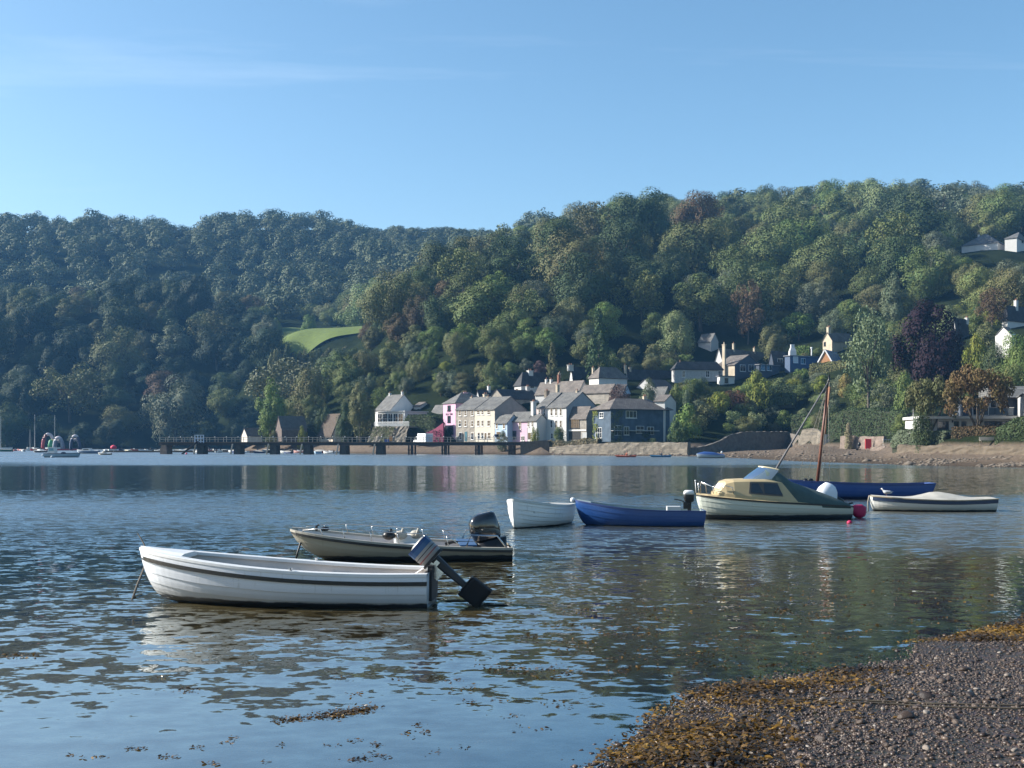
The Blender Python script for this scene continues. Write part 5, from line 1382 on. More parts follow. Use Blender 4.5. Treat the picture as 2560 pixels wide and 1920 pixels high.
planted('shrub', 1337, 1066, 1100, 26, 243, 'bush', 'yellow green', 'small yellow-green climber bush beside the pale pink house', 'shrub')
planted('shrub', 1255, 1078, 1108, 34, 248, 'bush', 'grey green', 'grey-green bush in front of the pale blue cottage', 'shrub')
planted('shrub', 2268, 940, 1020, 88, 214, 'bush', 'fresh green', 'light green rounded shrub between copper beech and orange tree', 'shrub')
planted('shrub', 2215, 958, 1032, 84, 220, 'loose', 'grey green', 'grey-green spreading shrub below the copper beech', 'shrub')
planted('tree', 2535, 905, 1030, 120, 168, 'round', 'mid green', 'leafy green tree at the frame edge above the modern house', k=3)
planted('tree', 2555, 820, 960, 110, 190, 'round', 'fresh green', 'fresh green tree at the frame edge above the white gable')
planted('tree', 2442, 838, 905, 70, 215, 'bush', 'yellow green', 'yellow-green bush right of the copper beech', 'shrub')
planted('tree', 2480, 850, 930, 80, 205, 'round', 'dark green', 'dark tree below the white gable near the frame edge')
planted('tree', 2480, 722, 830, 84, 262, 'loose', 'russet', 'reddish-brown and olive tree left of the white chimney house')
planted('tree', 2520, 672, 790, 110, 285, 'round', 'olive green', 'olive-green tree above the white chimney house')
planted('shrub', 2304, 1034, 1108, 62, 149, 'bush', 'dark green', 'dark bush hiding the left end of the modern house', 'shrub')
planted('palm_shrub', 1716, 978, 1012, 30, 246, 'bush', 'grey green', 'tufted grey-green shrub below the grey bungalow', 'shrub')
planted('pampas', 2122, 1056, 1098, 26, 208, 'column', 'straw', 'pale plumed pampas grass in front of the massive hedge', 'grass clump')
planted('shrub', 756, 1068, 1104, 30, 298, 'bush', 'yellow green', 'bright yellow-green shrub beside the thatched cottage', 'shrub')
planted('shrub', 682, 1078, 1108, 40, 302, 'bush', 'olive green', 'drooping olive shrub by the boathouse and hut', 'shrub')
planted('tree', 900, 960, 1100, 78, 284, 'tall', 'olive green', 'tall sunlit ivy-clad tree right of the thatched cottage', k=1)
planted('tree', 862, 1010, 1098, 50, 290, 'tall', 'dark green', 'dark narrow tree behind the thatched cottage', k=2)
planted('tree', 1235, 905, 1000, 70, 292, 'round', 'mid green', 'round green tree just above the cream terrace roof')
planted('shrub', 1262, 968, 1000, 34, 286, 'bush', 'olive green', 'small golden-olive bush above the cream terrace roof', 'shrub')
planted('shrub', 1130, 925, 1000, 70, 296, 'tall', 'grey green', 'pale feathery tree above the pink inn roof', 'tree')
planted('tree', 1690, 780, 880, 108, 320, 'round', 'pale green', 'pale round-crowned tree on the slope above the grey bungalow', k=4)
planted('tree', 1870, 700, 870, 90, 336, 'loose', 'russet', 'brown-tinged thin tree above the dark gable house')
planted('tree', 1935, 815, 875, 92, 312, 'round', 'olive green', 'olive tree with golden top behind the dark gable house')
planted('big_tree', 1600, 470, 640, 170, 440, 'round', 'dark green', 'largest dark tree rising on the skyline above the blue house', k=0)
planted('big_tree', 1745, 482, 640, 150, 452, 'round', 'russet', 'broad brown-green tree on the skyline right of the largest dark tree', k=5)
planted('tree', 1448, 505, 640, 118, 470, 'round', 'grey green', 'hazy rounded tree on the skyline left of the largest dark tree', k=2)

# low garden shrubs on the terraces between the shore walls and the upper houses
ORD = ['first', 'second', 'third', 'fourth', 'fifth', 'sixth', 'seventh', 'eighth', 'ninth', 'tenth', 'last']
for i in range(11):
    planted('hedgerow_bush', 694 + i * 21 + TR.uniform(-6, 6), 866 + TR.uniform(0, 14) - i * .6, 915, TR.uniform(30, 46), 486 - TR.uniform(0, 6), 'bush', TR.choice(['dark green', 'olive green', 'mid green']), ORD[i] + ' bush from the left in the hedgerow below the meadow', 'bush', 'hedgerow bushes below the meadow')
def garden():
    r = random.Random(17); n = 0
    spots = []
    for _ in range(5000):
        q0 = r.random()
        px, py = (r.uniform(1700, 2300), r.uniform(965, 1088)) if q0 < .5 else (r.uniform(2230, 2570), r.uniform(800, 1020)) if q0 < .75 else (r.uniform(1500, 2300), r.uniform(885, 965)) if q0 < .9 else (r.uniform(1090, 1330), r.uniform(930, 1000)) if q0 < .96 else (r.uniform(1390, 1720), r.uniform(1085, 1108))
        # march to the terrain seen at this pixel
        Y = None
        for yy in np.arange(150, 320, 2.0):
            if PXY(px, yy) <= py: Y = yy; break
        if Y is None: continue
        x = (px - CX) / F * Y
        if 1374 < px < 2100 and Y < np.interp(px, _FPX, _FW) + 5: continue
        if any(math.hypot(x - sx, Y - sy) < sr + 1.5 for sx, sy, sr in SOLID): continue
        if any(math.hypot(x - q[0], Y - q[1]) < 3.7 for q in spots): continue
        rad = r.uniform(1.7, 3.2) if py > 1000 else r.uniform(2.0, 3.8)
        if 1380 < px < 1720 and py > 1080: rad = r.uniform(.7, 1.3)
        h = rad * r.uniform(1.0, 1.7)
        z = T1(x, Y)
        top = HZ - F * (z + h - CZ) / Y; wp = rad / Y * F
        if any(c[4] > Y and px + wp > c[0] and px - wp < c[1] and top < c[3] - 6 and py > c[2] for c in CLEAR): continue
        if any(math.hypot(x - q[0], Y - q[1]) < q[4] * .6 for q in PLANTS): continue
        spots.append((x, Y)); n += 1
        col = r.choice(['mid green', 'dark green', 'fresh green', 'grey green', 'olive green', 'mid green', 'olive green', 'yellow green', 'pale green'])
        GARD.append((px, top, col, tree('garden_shrub', (x, Y, z - .15), h, rad, 'bush' if r.random() < .75 else 'round', col, None, 'shrub', 'shrubs on the terraced gardens')))
        if n >= 170: break
GARD = []
def PXY(px, yy): return HZ - F * (T1((px - CX) / F * yy, yy) - CZ) / yy
garden()

# ------------------------------------------------------------------ the woods
WOOD = []
def woods():
    r = random.Random(23)
    cand = []
    N = 60000
    xs = np.array([r.uniform(-330, 360) for _ in range(N)]); ys = np.array([r.uniform(284, 660) for _ in range(N)])
    zs = T(xs, ys); px = CX + F * xs / ys; py = HZ - F * (zs - CZ) / ys
    ok = ((zs > 2.0) | ((ys > 440) & (zs > .3))) & (px > -70) & (px < 2640) & ((py < 1098) | (ys > 440))
    mead = (px > 690) & (px < 908) & (ys > 488) & (ys < 600)
    village = (px > 1075) & (px < 1420) & (py > 1000) | (px >= 1420) & (px < 2080) & (py > 925) | (px >= 2080) & (px < 2300) & (py > 900) | (px >= 2300) & (py > 830)
    hilltop = (px > 2380) & (ys > 360) & (ys < 402)
    ok &= ~mead & ~village & ~hilltop
    grid = {}
    def near(x, y, d):
        a, b = int(x // 10), int(y // 10)
        for i in range(a - 2, a + 3):
            for j in range(b - 2, b + 3):
                for q in grid.get((i, j), ()):
                    if (q[0] - x) ** 2 + (q[1] - y) ** 2 < (d * .5 + q[2] * .5) ** 2: return True
        return False
    def put(x, y, d): grid.setdefault((int(x // 10), int(y // 10)), []).append((x, y, d))
    for q in PLANTS: put(q[0], q[1], max(3, q[4] * 1.35))
    out = []
    for i in np.nonzero(ok)[0]:
        x, y, z = xs[i], ys[i], zs[i]
        left = px[i] < 780 and y > 440
        base = 11.5 if left else 9.0 + 2.6 * min(1, max(0, (y - 300) / 150))
        if y > 520 and not left: base = 11.5
        rad = base * r.choice((.6, .75, .9, 1.0, 1.1, 1.3)) * r.uniform(.92, 1.08)
        if not left and px[i] < 1080 and y < 345: rad = r.uniform(3.8, 5.6)
        if 640 < px[i] < 985 and 385 < y < 490: rad = r.uniform(3.2, 4.6)
        if px[i] > 940 and y < 345 and py[i] > 850: rad = r.uniform(3.4, 6.4) if py[i] < 940 else r.uniform(2.6, 4.4)
        if 930 < px[i] < 1075 and y < 330: rad = r.uniform(2.0, 3.2)
        if near(x, y, rad * 1.5): continue
        if any(math.hypot(x - sx, y - sy) < sr + rad * .8 for sx, sy, sr in SOLID): continue
        h = rad * r.uniform(1.35, 2.0) + 1.0
        top = HZ - F * (z + h - CZ) / y; w = rad * F / y
        tgt = np.interp(px[i], [-60, 60, 230, 300, 420, 560, 640, 690, 760], [702, 705, 690, 675, 668, 690, 745, 825, 852]) if left else np.interp(px[i], [800, 880, 940, 1000, 1180, 1300, 1390, 1450, 1540, 1620, 1750, 1830, 2000, 2200, 2400, 2520, 2640], [760, 720, 680, 625, 572, 562, 545, 512, 484, 478, 490, 474, 453, 442, 446, 458, 480])
        tgt += r.uniform(-4, 16)
        if top < tgt:                                                # nothing stands above the photographed skyline
            h2 = h - (tgt - top) * y / F
            if h2 < 6: continue
            rad *= max(.72, h2 / h); h = h2; top = tgt
        if any(c[4] > y - 4 and px[i] + w * .7 > c[0] and px[i] - w * .7 < c[1] and top < c[3] - 5 and py[i] > c[2] for c in CLEAR): continue
        if 690 < px[i] < 900 + w * .75 and y < 488 and top < 866 and py[i] > 850: continue          # keep the meadow open
        put(x, y, rad * 1.55); out.append((y, x, z, h, rad, px[i], py[i], top, left))
    out.sort()
    hor = np.full(280, 5000.0); n = 0                                                     # keep only trees the camera can see something of
    for (y, x, z, h, rad, p_, b_, top, left) in out:
        w = rad * F / y
        i0, i1 = int(max(0, (p_ - w * .6 + 80) / 10)), int(min(279, (p_ + w * .6 + 80) / 10))
        if i1 <= i0: continue
        vis = hor[i0:i1 + 1]
        if np.min(top - vis) > -12: continue
        k = np.arange(i0, i1 + 1) * 10 - 80
        prof = top + (h * F / y) * .35 * ((k - p_) / (w * .8)) ** 2
        hor[i0:i1 + 1] = np.minimum(vis, prof + 4)
        s = snoise(np.array(x), np.array(y), 77, .02) + r.uniform(-.8, .8)
        u = r.random()
        if left: col = 'deep green' if u < .5 else 'dark green' if u < .64 else 'olive green' if u < .76 else 'russet' if u < .80 else 'grey green' if u < .88 else 'mid green'  # left hill's shade is partly painted in through darker leaf colours
        elif 900 < p_ < 1230 and y > 340 and u < .55: col = 'russet' if u < .2 else 'olive green'
        else: col = 'mid green' if s > .1 and u < .6 else 'pale green' if s > .45 else 'dark green' if s < -.75 else 'grey green' if u < .3 else 'mid green' if u < .65 else 'olive green' if u < .85 else 'fresh green'
        kind = 'tall' if r.random() < .2 else 'loose' if r.random() < .12 else 'round'
        name = 'broadleaf_tree'
        o = tree(name, (x, y, z - .6), h, rad, kind, col, None, 'tree', 'trees of the left wooded hill' if left else 'trees of the right wooded hill')
        WOOD.append((p_, top, b_, y, h, col, kind, left, o)); n += 1
    print('WOOD', n)
woods()

# labels: colour, habit and the landmark each one stands over
def where(px, top, left):
    if left:
        x = 'behind the arches' if px < 210 else 'left of the pier' if px < 400 else 'behind pier end' if px < 560 else 'beside the meadow'
        v = 'low on the far bank' if top > 960 else 'midway up left hill' if top > 790 else 'crowning left hill'
        return v + ' ' + x
    lm = [(760, 'above the boathouse'), (880, 'above the thatched cottage'), (1000, 'above the white villa'), (1120, 'above the pink inn'), (1240, 'above the cream terrace'), (1360, 'above the rose cottage'), (1470, 'above the tall white house'),
          (1580, 'above the mauve tree'), (1700, 'above the weathered blue house'), (1810, 'above the grey bungalow'), (1920, 'above the dark gable'), (2030, 'above the navy house'), (2130, 'above the orange gable'), (2240, 'above the willow'),
          (2400, 'above the copper beech'), (9999, 'beside the hilltop houses')]
    x = [b for a, b in lm if px < a][0]
    v = 'low' if top > 840 else 'midway up' if top > 690 else 'high up' if top > 560 else 'near the skyline'
    return v + ' ' + x
def label_all(items):
    grp = {}
    for lab, top, o in items: grp.setdefault(lab, []).append((top, o))
    words = {2: ['upper of two', 'lower of two'], 3: ['uppermost of three', 'middle of three', 'lowest of three'], 4: ['uppermost of four', 'second uppermost', 'second lowest', 'lowest of four']}
    for lab, q in grp.items():
        q.sort(key=lambda t: t[0])
        for i, (t, o) in enumerate(q):
            od = ['uppermost', 'second', 'third', 'fourth', 'fifth', 'sixth', 'seventh', 'eighth', 'ninth', 'tenth', 'eleventh', 'twelfth', 'thirteenth']
            o['label'] = lab + (', ' + words[len(q)][i] if len(q) in words else ', ' + od[i] + ' from top' if 4 < len(q) < 14 else '')
            if len(q) > 13: o['group'] = lab
label_all([(f"{c} {'slender' if kd == 'tall' else 'thin-crowned' if kd == 'loose' else 'broad'} tree {where(px, top, left)}", top, o) for px, top, b_, y, h, c, kd, left, o in WOOD])
def gwhere(px):
    lm = [(1340, 'behind the cream terrace'), (1500, 'among the middle roofs'), (1640, 'by the mauve tree'), (1760, 'below the grey bungalow'), (1830, 'left of the rust-coloured shrub'), (1900, 'below the yellow-green dome bush'), (1960, 'above the curved wall top'), (2020, 'below the navy house'), (2080, 'left of the red mast top'), (2150, 'below the orange gable'), (2210, 'below the willow'), (2290, 'left of the copper beech'), (2380, 'below the copper beech'), (2460, 'right of the copper beech'), (9999, 'near the white gable')]
    return [b for a, b in lm if px < a][0]
label_all([(f"{c} garden shrub {'very high' if top < 880 else 'high' if top < 950 else 'midway' if top < 1010 else 'low'} {gwhere(px)}", top, o) for px, top, c, o in GARD])

def foreshore():
    r = np.random.default_rng(66); v0 = np.array([(1, 0, 0), (-1, 0, 0), (0, 1, 0), (0, -1, 0), (0, 0, 1), (0, 0, -1)], float); f0 = np.array([(0, 2, 4), (2, 1, 4), (1, 3, 4), (3, 0, 4), (2, 0, 5), (1, 2, 5), (3, 1, 5), (0, 3, 5)])
    px = r.uniform(1380, 2640, 6000); k = r.beta(1.2, 2.2, 6000) * 1.0
    s = np.interp(px, _FPX, _FS); w = np.interp(px, _FPX, _FW); y = s + (w - s) * k; x = (px - CX) / F * y; z = T(x, y)
    keep = snoise(x, y, 67, .5) + r.normal(0, .5, 6000) > .5
    x, y, z = x[keep], y[keep], z[keep]; n = len(x); sz = np.exp(r.normal(math.log(.13), .5, n))
    v = v0[None] * (1 + r.uniform(-.3, .3, (n, 6, 1))) * sz[:, None, None] * np.array([1.3, 1.1, .6]) + np.stack([x, y, z], 1)[:, None]
    f = (f0[None] + (np.arange(n) * 6)[:, None, None]).reshape(-1, 3)
    tag(link('foreshore_stones', np_mesh('foreshore_stones', v.reshape(-1, 3), f, mat('foreshore_stone', (0.16, 0.13, 0.10), .9, .6, .7))), 'scattered dark stones and weed on the far foreshore below the walls', None, None, 'stuff')
foreshore()

# the far ridge reads as one wood
def far_wood():
    r = np.random.default_rng(91); V, Fc, Tn = [], [], []
    protos = []
    for k in range(5):
        q = np.random.default_rng(300 + k)
        pos, nr, tone = crown_points(dome_puffs(q, 22, .5, .05, 1.0, .19), 1300, q, spread=.14, dome=.3)
        protos.append((leaf_quads(pos, nr, .042, q)[0], tone))
    xs, ys = r.uniform(-430, 560, 9000), r.uniform(640, 960, 9000)
    zs = T(xs, ys); px = CX + F * xs / ys; py = HZ - F * (zs - CZ) / ys
    kept = []; b = 0
    top_gap = lambda p: (440 < p < 500) * .45
    cols = [np.array(c) for c in ((0.036, 0.058, 0.020), (0.060, 0.085, 0.030), (0.085, 0.075, 0.032), (0.075, 0.10, 0.05))]
    Cl = []
    for x, y, z, p_, q_ in zip(xs, ys, zs, px, py):
        if p_ < -90 or p_ > 2650 or z < 25: continue
        rad = r.uniform(8, 13)
        field = 930 < p_ < 1260 and y > 780
        if field: rad *= .45
        if any((x - a) ** 2 + (y - c) ** 2 < (.82 * (rad + d)) ** 2 for a, c, d in kept): continue
        kept.append((x, y, rad))
        h = rad * r.uniform(1.35, 1.8) * (1 - top_gap(p_))
        tg = np.interp(p_, [-100, 100, 300, 440, 480, 500, 560, 800, 870, 930, 1130, 1300, 1350], [525, 520, 526, 540, 566, 548, 516, 516, 542, 562, 566, 572, 400]) + r.uniform(-3, 14)
        h = min(h, (HZ - tg) / F * y + CZ - z)
        if h < 3: continue
        v, tone = protos[r.integers(5)]
        a = r.uniform(0, 6.28); ca, sa = math.cos(a), math.sin(a)
        s = rad / .55
        w = np.c_[(v[:, 0] * ca - v[:, 1] * sa) * s + x, (v[:, 0] * sa + v[:, 1] * ca) * s + y, v[:, 2] * h + z - .8]
        V.append(w); Fc.append(np.arange(len(w)).reshape(-1, 4) + b); b += len(w)
        Tn.append(np.clip(tone + r.uniform(-.25, .25), 0, 1))
    print('FAR', len(kept), b)
    o = link('far_wood', np_mesh('far_wood', np.vstack(V), np.vstack(Fc), leaf_m, {'tone': ('FACE', np.concatenate(Tn))}))
    o.color = (0.105, 0.125, 0.070, 1)  # lightened: part of the distance haze is painted into the leaf colour
    tag(o, 'hazy blue-green wood covering the farthest ridge', None, None, 'stuff')
far_wood()
# ------------------------------------------------------------------ boats
class Hull:
    def __init__(s, L, B, zb, zm, zs, d=.12, rake=.4, tw=.75, full=.8, bow0=0.0, sm=.55, pb=1.25, pm=.6, strakes=0, step=.012, srake=0.0, N=26, low=.75):
        s.__dict__.update(locals())
    def sheer(s, t): return s.zm + (s.zb - s.zm) * max(0, 1 - t / s.low) ** 2 + (s.zs - s.zm) * max(0, (t - .55) / .45) ** 2
    def half(s, t):
        f = s.bow0 + (1 - s.bow0) * math.sin(math.pi / 2 * min(1, t / s.sm)) ** s.full if t > 0 else s.bow0
        return s.B / 2 * f * (1 - (1 - s.tw) * max(0, (t - s.sm) / (1 - s.sm)) ** 1.7)
    def pt(s, t, q, off=0.0):
        """Point on the starboard outside: t bow -> stern, q keel -> sheer."""
        k = min(1, t / .5); p = s.pb + (s.pm - s.pb) * k ** .7; e = 1.0 + .2 * k
        th = q * math.pi / 2
        zk = -s.d * min(1, .25 + t / .3); zz = s.sheer(t)
        y = s.half(t) * max(0, math.sin(th)) ** p; z = zk + (zz - zk) * (1 - math.cos(th)) ** e
        x = s.L * t + s.rake * (1 - q) ** 1.4 * (1 - t) ** 5 - s.srake * (1 - q) * t ** 8
        return (x, max(0, y + off), z - off * .25)
    def qs(s):
        if not s.strakes: return [(i / 9, 0) for i in range(10)]
        out = []
        for k in range(s.strakes):
            a, b = (k / s.strakes) ** .8, ((k + 1) / s.strakes) ** .8
            out += [(a, s.step if k else 0), ((a + b) / 2, s.step * .5), (b, 0)]
        return out
    def ts(s): return [0, .008] + [(i / s.N) ** 1.15 for i in range(1, s.N + 1)]
    def outer(s, mb, m=0):
        qs = s.qs(); rings = []
        for t in s.ts():
            sd = [s.pt(t, q, o if t > .02 else 0) for q, o in qs]
            rings.append([(x, -y, z) for x, y, z in sd[::-1]] + sd)
        mb.loft(rings, closed=False, caps=False, m=m)
        n = len(rings[0]); last = rings[-1]
        if s.bow0 > 0: mb.add(rings[0], [tuple(range(n))], m)
        return last
    def transom(s, mb, m=0, off=0.0):
        qs = s.qs(); sd = [s.pt(1, q, 0) for q, o in qs]
        ring = [(x + off, -y, z) for x, y, z in sd[::-1]] + [(x + off, y, z) for x, y, z in sd]
        mb.add(ring, [tuple(range(len(ring)))[::-1]], m)
    def inner(s, mb, zf=.06, w=.06, t0=.03, t1=.985, m=0, drop=.0):
        rings = []
        for i in range(s.N + 1):
            t = t0 + (t1 - t0) * i / s.N; sd = []
            for q in (1, .85, .7, .55, .42):
                x, y, z = s.pt(t, q); sd.append((x, max(.0, y - w), max(z, zf) - (drop if q == 1 else 0)))
            rings.append([(x, -y, z) for x, y, z in sd] + sd[::-1])
        mb.loft(rings, False, False, m)
        mb.add(rings[-1], [tuple(range(10))], m)
    def rail(s, mb, w=.06, h=.035, out=.015, m=0, t0=0.0, t1=1.0, dz=0.0, inw=None):
        """Gunwale or rubbing strake following the sheer on both sides."""
        for sg in (-1, 1):
            rings = []
            for i in range(s.N + 1):
                t = t0 + (t1 - t0) * (i / s.N) ** 1.1
                x, y, z = s.pt(t, 1)
                if dz:
                    q = 1 + dz / max(.2, s.sheer(t)); x, y, z = s.pt(t, max(.3, min(1, q ** 1.0))); z = s.sheer(t) + dz
                a, b = y + out, max(y - w, 0.0)
                rings.append([(x, sg * a, z - h), (x, sg * a, z), (x, sg * b, z), (x, sg * b, z - h)])
            mb.loft(rings, True, True, m)
    def cross(s, mb, t, wid, z, th=.03, m=0, w=.05):
        y = s.half(t) - w - .01
        mb.bx(s.L * t - wid / 2, s.L * t + wid / 2, -y, y, z - th, z, m)

def boat_root(name, label, px, Y, heading, cat='boat', group=None):
    return empty(name, ((px - CX) / F * Y, Y, 0), R(heading), label, cat, group)

def add(mbf, name, mats, parent, smooth=False, fix=True):
    mb = MB(); mbf(mb); o = mb.build(name, mats, parent, smooth)
    return fix_normals(o) if fix else o

def sring(c, hx, hy, n=14, e=.6):
    """A rounded-box ring."""
    out = []
    for k in range(n):
        a = 2 * math.pi * k / n; ca, sa = math.cos(a), math.sin(a)
        out.append((c[0] + hx * math.copysign(abs(ca) ** e, ca), c[1] + hy * math.copysign(abs(sa) ** e, sa), c[2]))
    return out

def outboard(parent, x, z, tilt, scale=1.0, cowl=None, leg=None, prop=True, y=0.0, decals=False, bag=None, cowl_h=1.0):
    """Outboard motor: hangs on the transom at (x, z), leg tilted up by `tilt` degrees."""
    leg = leg or black_m; cowl = cowl or black_m
    root = add(lambda m: m.loft([sring((0, 0, zz), hx, hy, 10) for zz, hx, hy in ((.12, .10, .07), (-.1, .085, .06), (-.55, .06, .045), (-.72, .06, .03))])
               .bx(-.10, .20, -.10, .10, -.60, -.585)
               .loft([sring((xx, 0, -.78), .001 + rr * .02, rr, 8) if False else [(xx, rr * math.cos(a), -.78 + rr * math.sin(a)) for a in [6.283 * k / 10 for k in range(10)]] for xx, rr in ((-.16, .015), (-.10, .055), (.06, .06), (.16, .04))])
               .prism([(-.05, -.80), (.10, -.80), (.06, -.98), (.0, -.95)], 'y', -.012, .012), 'outboard_motor', leg, parent)
    root.location = (x, y, z); root.rotation_euler = (0, R(-tilt), 0); root.scale = (scale,) * 3
    c = add(lambda m: m.loft([sring((dx, 0, zz * cowl_h + .1), hx, hy, 16, .55) for dx, zz, hx, hy in ((0, 0, .16, .11), (-.01, .05, .20, .14), (-.02, .2, .22, .155), (-.02, .34, .21, .15), (0, .43, .17, .125), (.01, .46, .11, .08))]), 'cowling', cowl, root, True)
    add(lambda m: m.bx(-.24, -.06, -.11, -.07, -.18, .10).bx(-.24, -.06, .07, .11, -.18, .10).bx(-.10, .03, -.13, .13, -.02, .06).tube([(-.22, 0, .12), (-.50, .02, .20), (-.62, .02, .20)], [.022, .02, .026], 7), 'bracket', steel_m if decals else leg, root)
    if prop and not bag:
        b = MB(); b.tube([(.16, 0, -.78), (.25, 0, -.78)], [.035, .02], 8)
        for k in range(3):
            a = 2.094 * k; ca, sa = math.cos(a), math.sin(a)
            pts = [(.17, .03, 0), (.20, .13, .05), (.22, .14, -.02), (.20, .04, -.04)]
            fr = [(px_, p_ * ca - q_ * sa, -.78 + p_ * sa + q_ * ca) for px_, p_, q_ in pts]
            b.add(fr + [(q[0] + .012, q[1], q[2]) for q in fr], [(0, 1, 2, 3), (7, 6, 5, 4), (0, 4, 5, 1), (1, 5, 6, 2), (2, 6, 7, 3), (3, 7, 4, 0)])
        b.build('propeller', mat('dull_alloy', (0.35, 0.35, 0.35), .4, .2, 5, metal=.7), root)
    if decals:
        for k, (z0, z1, mm) in enumerate(decals):
            add(lambda m: m.loft([sring((-.02, 0, zz * cowl_h + .1), .224, .159, 16, .55) for zz in (z0, z1)], caps=False), 'stripe', mm, c)
    return root

def rope(name, label, pts, r=.015, m=None, cat='rope', group=None):
    o = MB().tube(pts, r, 6).build(name, m or mat('old_rope', (0.10, 0.085, 0.065), .95, .4, 12), None, True)
    return tag(o, label, cat, group)

# --- A: the white dinghy in front
H = Hull(4.62, 1.54, .775, .52, .535, d=.1, rake=.50, tw=.70, full=.62, pb=1.0, pm=.52, strakes=6, step=.014, N=30, low=.9)
A = boat_root('dinghy', 'long white clinker dinghy with tilted outboard nearest the camera', 347, 17.75, -5)
A.location.z = .055; A.rotation_euler.y = .016
hm = hull_mat('white_hull_paint', (0.62, 0.64, 0.67), .075)
add(lambda m: H.outer(m), 'hull', hm, A, fix=False)
add(lambda m: H.transom(m), 'transom', hm, A, fix=False)
add(lambda m: H.inner(m, .10, .10, .02), 'liner', cream_gel, A, True, fix=False)
soft(add(lambda m: H.rail(m, .15, .05, .012), 'gunwale', white_gel, A), .012)
add(lambda m: H.rail(m, .02, .06, .035, dz=-.115), 'rubbing_strake', black_m, A)
add(lambda m: H.cross(m, .36, .30, .40).cross if False else H.cross(m, .36, .30, .40), 'thwart', cream_gel, A)
add(lambda m: H.cross(m, .66, .28, .38), 'thwart', cream_gel, A)
add(lambda m: H.cross(m, .93, .42, .36), 'stern_seat', cream_gel, A)
def foredeck(m, H=H, t1=.17, dz=.004):
    rings = []
    for i in range(9):
        t = .004 + t1 * i / 8; x, y, z = H.pt(t, 1); y = max(.01, y - .07)
        rings.append([(x, -y, z - .012), (x, -y * .5, z + .02 + dz), (x, y * .5, z + .02 + dz), (x, y, z - .012), (x, y * .9, z - .05), (x, -y * .9, z - .05)])
    m.loft(rings, True, True)
add(foredeck, 'foredeck', white_gel, A)
add(lambda m: m.tube([(.10, .05, .73), (-.02, .1, .90), (-.10, .14, .98)], [.012, .01, .006], 5), 'bow_stick', wood_m, A)
add(lambda m: m.bx(4.615, 4.66, -.30, .30, .10, .58).bx(4.58, 4.665, -.22, .22, .52, .62), 'motor_pad', rubber_m, A)
add(lambda m: m.tube([(2.62, -.74, .545), (2.62, -.74, .60)], [.02, .03], 8).tube([(2.62, .74, .545), (2.62, .74, .60)], [.02, .03], 8), 'rowlock', steel_m, A)
silver_m = mat('grey_cowl', (0.25, 0.245, 0.235), .35, .15, 4)
om = outboard(A, 4.72, .65, 50, .88, silver_m, mat('dark_grey_leg', (0.025, 0.028, 0.032), .4), bag=True, decals=[(.27, .36, mat('deep_blue_stripe', (0.03, 0.085, 0.19), .4)), (.36, .425, mat('navy_stripe', (0.012, 0.05, 0.15), .4)), (.20, .215, black_m), (.12, .14, mat('red_stripe', (0.22, 0.05, 0.05), .5)), (-.0, .05, rubber_m)], cowl_h=.92)
bgm = add(lambda m: m.loft([[(x_ + k * .02, y_ * s_, z_) for x_, y_ in ((-.20, -.11), (.20, -.11), (.20, .11), (-.20, .11))] for k, (z_, s_) in enumerate(((-.60, .8), (-.66, 1.05), (-.95, 1.1), (-1.02, .9)))]), 'propeller_bag', mat('black_canvas', (0.008, 0.008, 0.009), .85, .3, 6), om)
soft(bgm, .03)
add(lambda m: m.tube([(.02, .0, -.40), (-.16, -.02, -.62), (-.17, -.03, -.85), (-.06, -.03, -.98)], .006, 5), 'cord', black_m, om, True)
rope('mooring_line', 'dark frayed mooring line running from the white dinghy bow into the water', [WL(361, 1458) + Vector((0, 0, .28)), WL(344, 1478) + Vector((0, 0, .12)), WL(326, 1506) + Vector((0, 0, -.05))], .02)

# --- B: the dory with rails and the big black outboard
H = Hull(4.62, 1.78, .66, .30, .27, d=.1, rake=1.0, tw=.88, full=.55, bow0=.30, sm=.45, pb=.75, pm=.40, N=28, low=.95)
B = boat_root('dory', 'weathered cream dory with steel side rails and large black outboard', 728, 24.0, 6)
hm = hull_mat('cream_hull_paint', (0.36, 0.325, 0.25), .12, grime=(0.07, 0.06, 0.035))
add(lambda m: H.outer(m), 'hull', hm, B, fix=False); add(lambda m: H.transom(m), 'transom', hm, B, fix=False)
add(lambda m: H.inner(m, .10, .09, .02), 'liner', cream_gel, B, True, fix=False)
add(lambda m: H.rail(m, .10, .045, .02), 'gunwale', mat('grubby_gelcoat', (0.38, 0.355, 0.30), .6, .3, 3), B)
add(lambda m: H.rail(m, .02, .05, .045, dz=-.045), 'rubbing_strake', black_m, B)
add(lambda m: H.rail(m, .01, .018, .015, dz=-.14, t0=.3, t1=.93), 'red_stripe', mat('faded_red_stripe', (0.16, 0.05, 0.035), .6), B)
add(lambda m: H.cross(m, .52, .5, .36).cross if False else (H.cross(m, .52, .5, .36), m.bx(2.2, 2.7, -.3, .3, .36, .52)), 'seat_box', white_gel, B)
add(lambda m: H.cross(m, .80, .35, .34), 'stern_seat', mat('blue_cushion', (0.03, 0.09, 0.20), .8), B)
def rails(m):
    for sg in (-1, 1):
        P1 = [H.pt(t, 1) for t in (.06, .14, .24, .36, .48, .60, .70, .76)]
        top = [(x, sg * (y - .05), z + h) for (x, y, z), h in zip(P1, (.03, .13, .19, .21, .22, .23, .23, .03))]
        m.tube(top, .010, 6)
        for q in (1, 2, 3, 4, 5, 6): m.tube([(P1[q][0] + .04, sg * (P1[q][1] - .05), P1[q][2]), top[q]], .009, 6)
        P2 = [H.pt(t, 1) for t in (.79, .81, .93, .97)]
        m.tube([(x, sg * (y - .06), z + h) for (x, y, z), h in zip(P2, (.0, .24, .24, .0))], .02, 6)
add(rails, 'side_rail', steel_m, B, True)
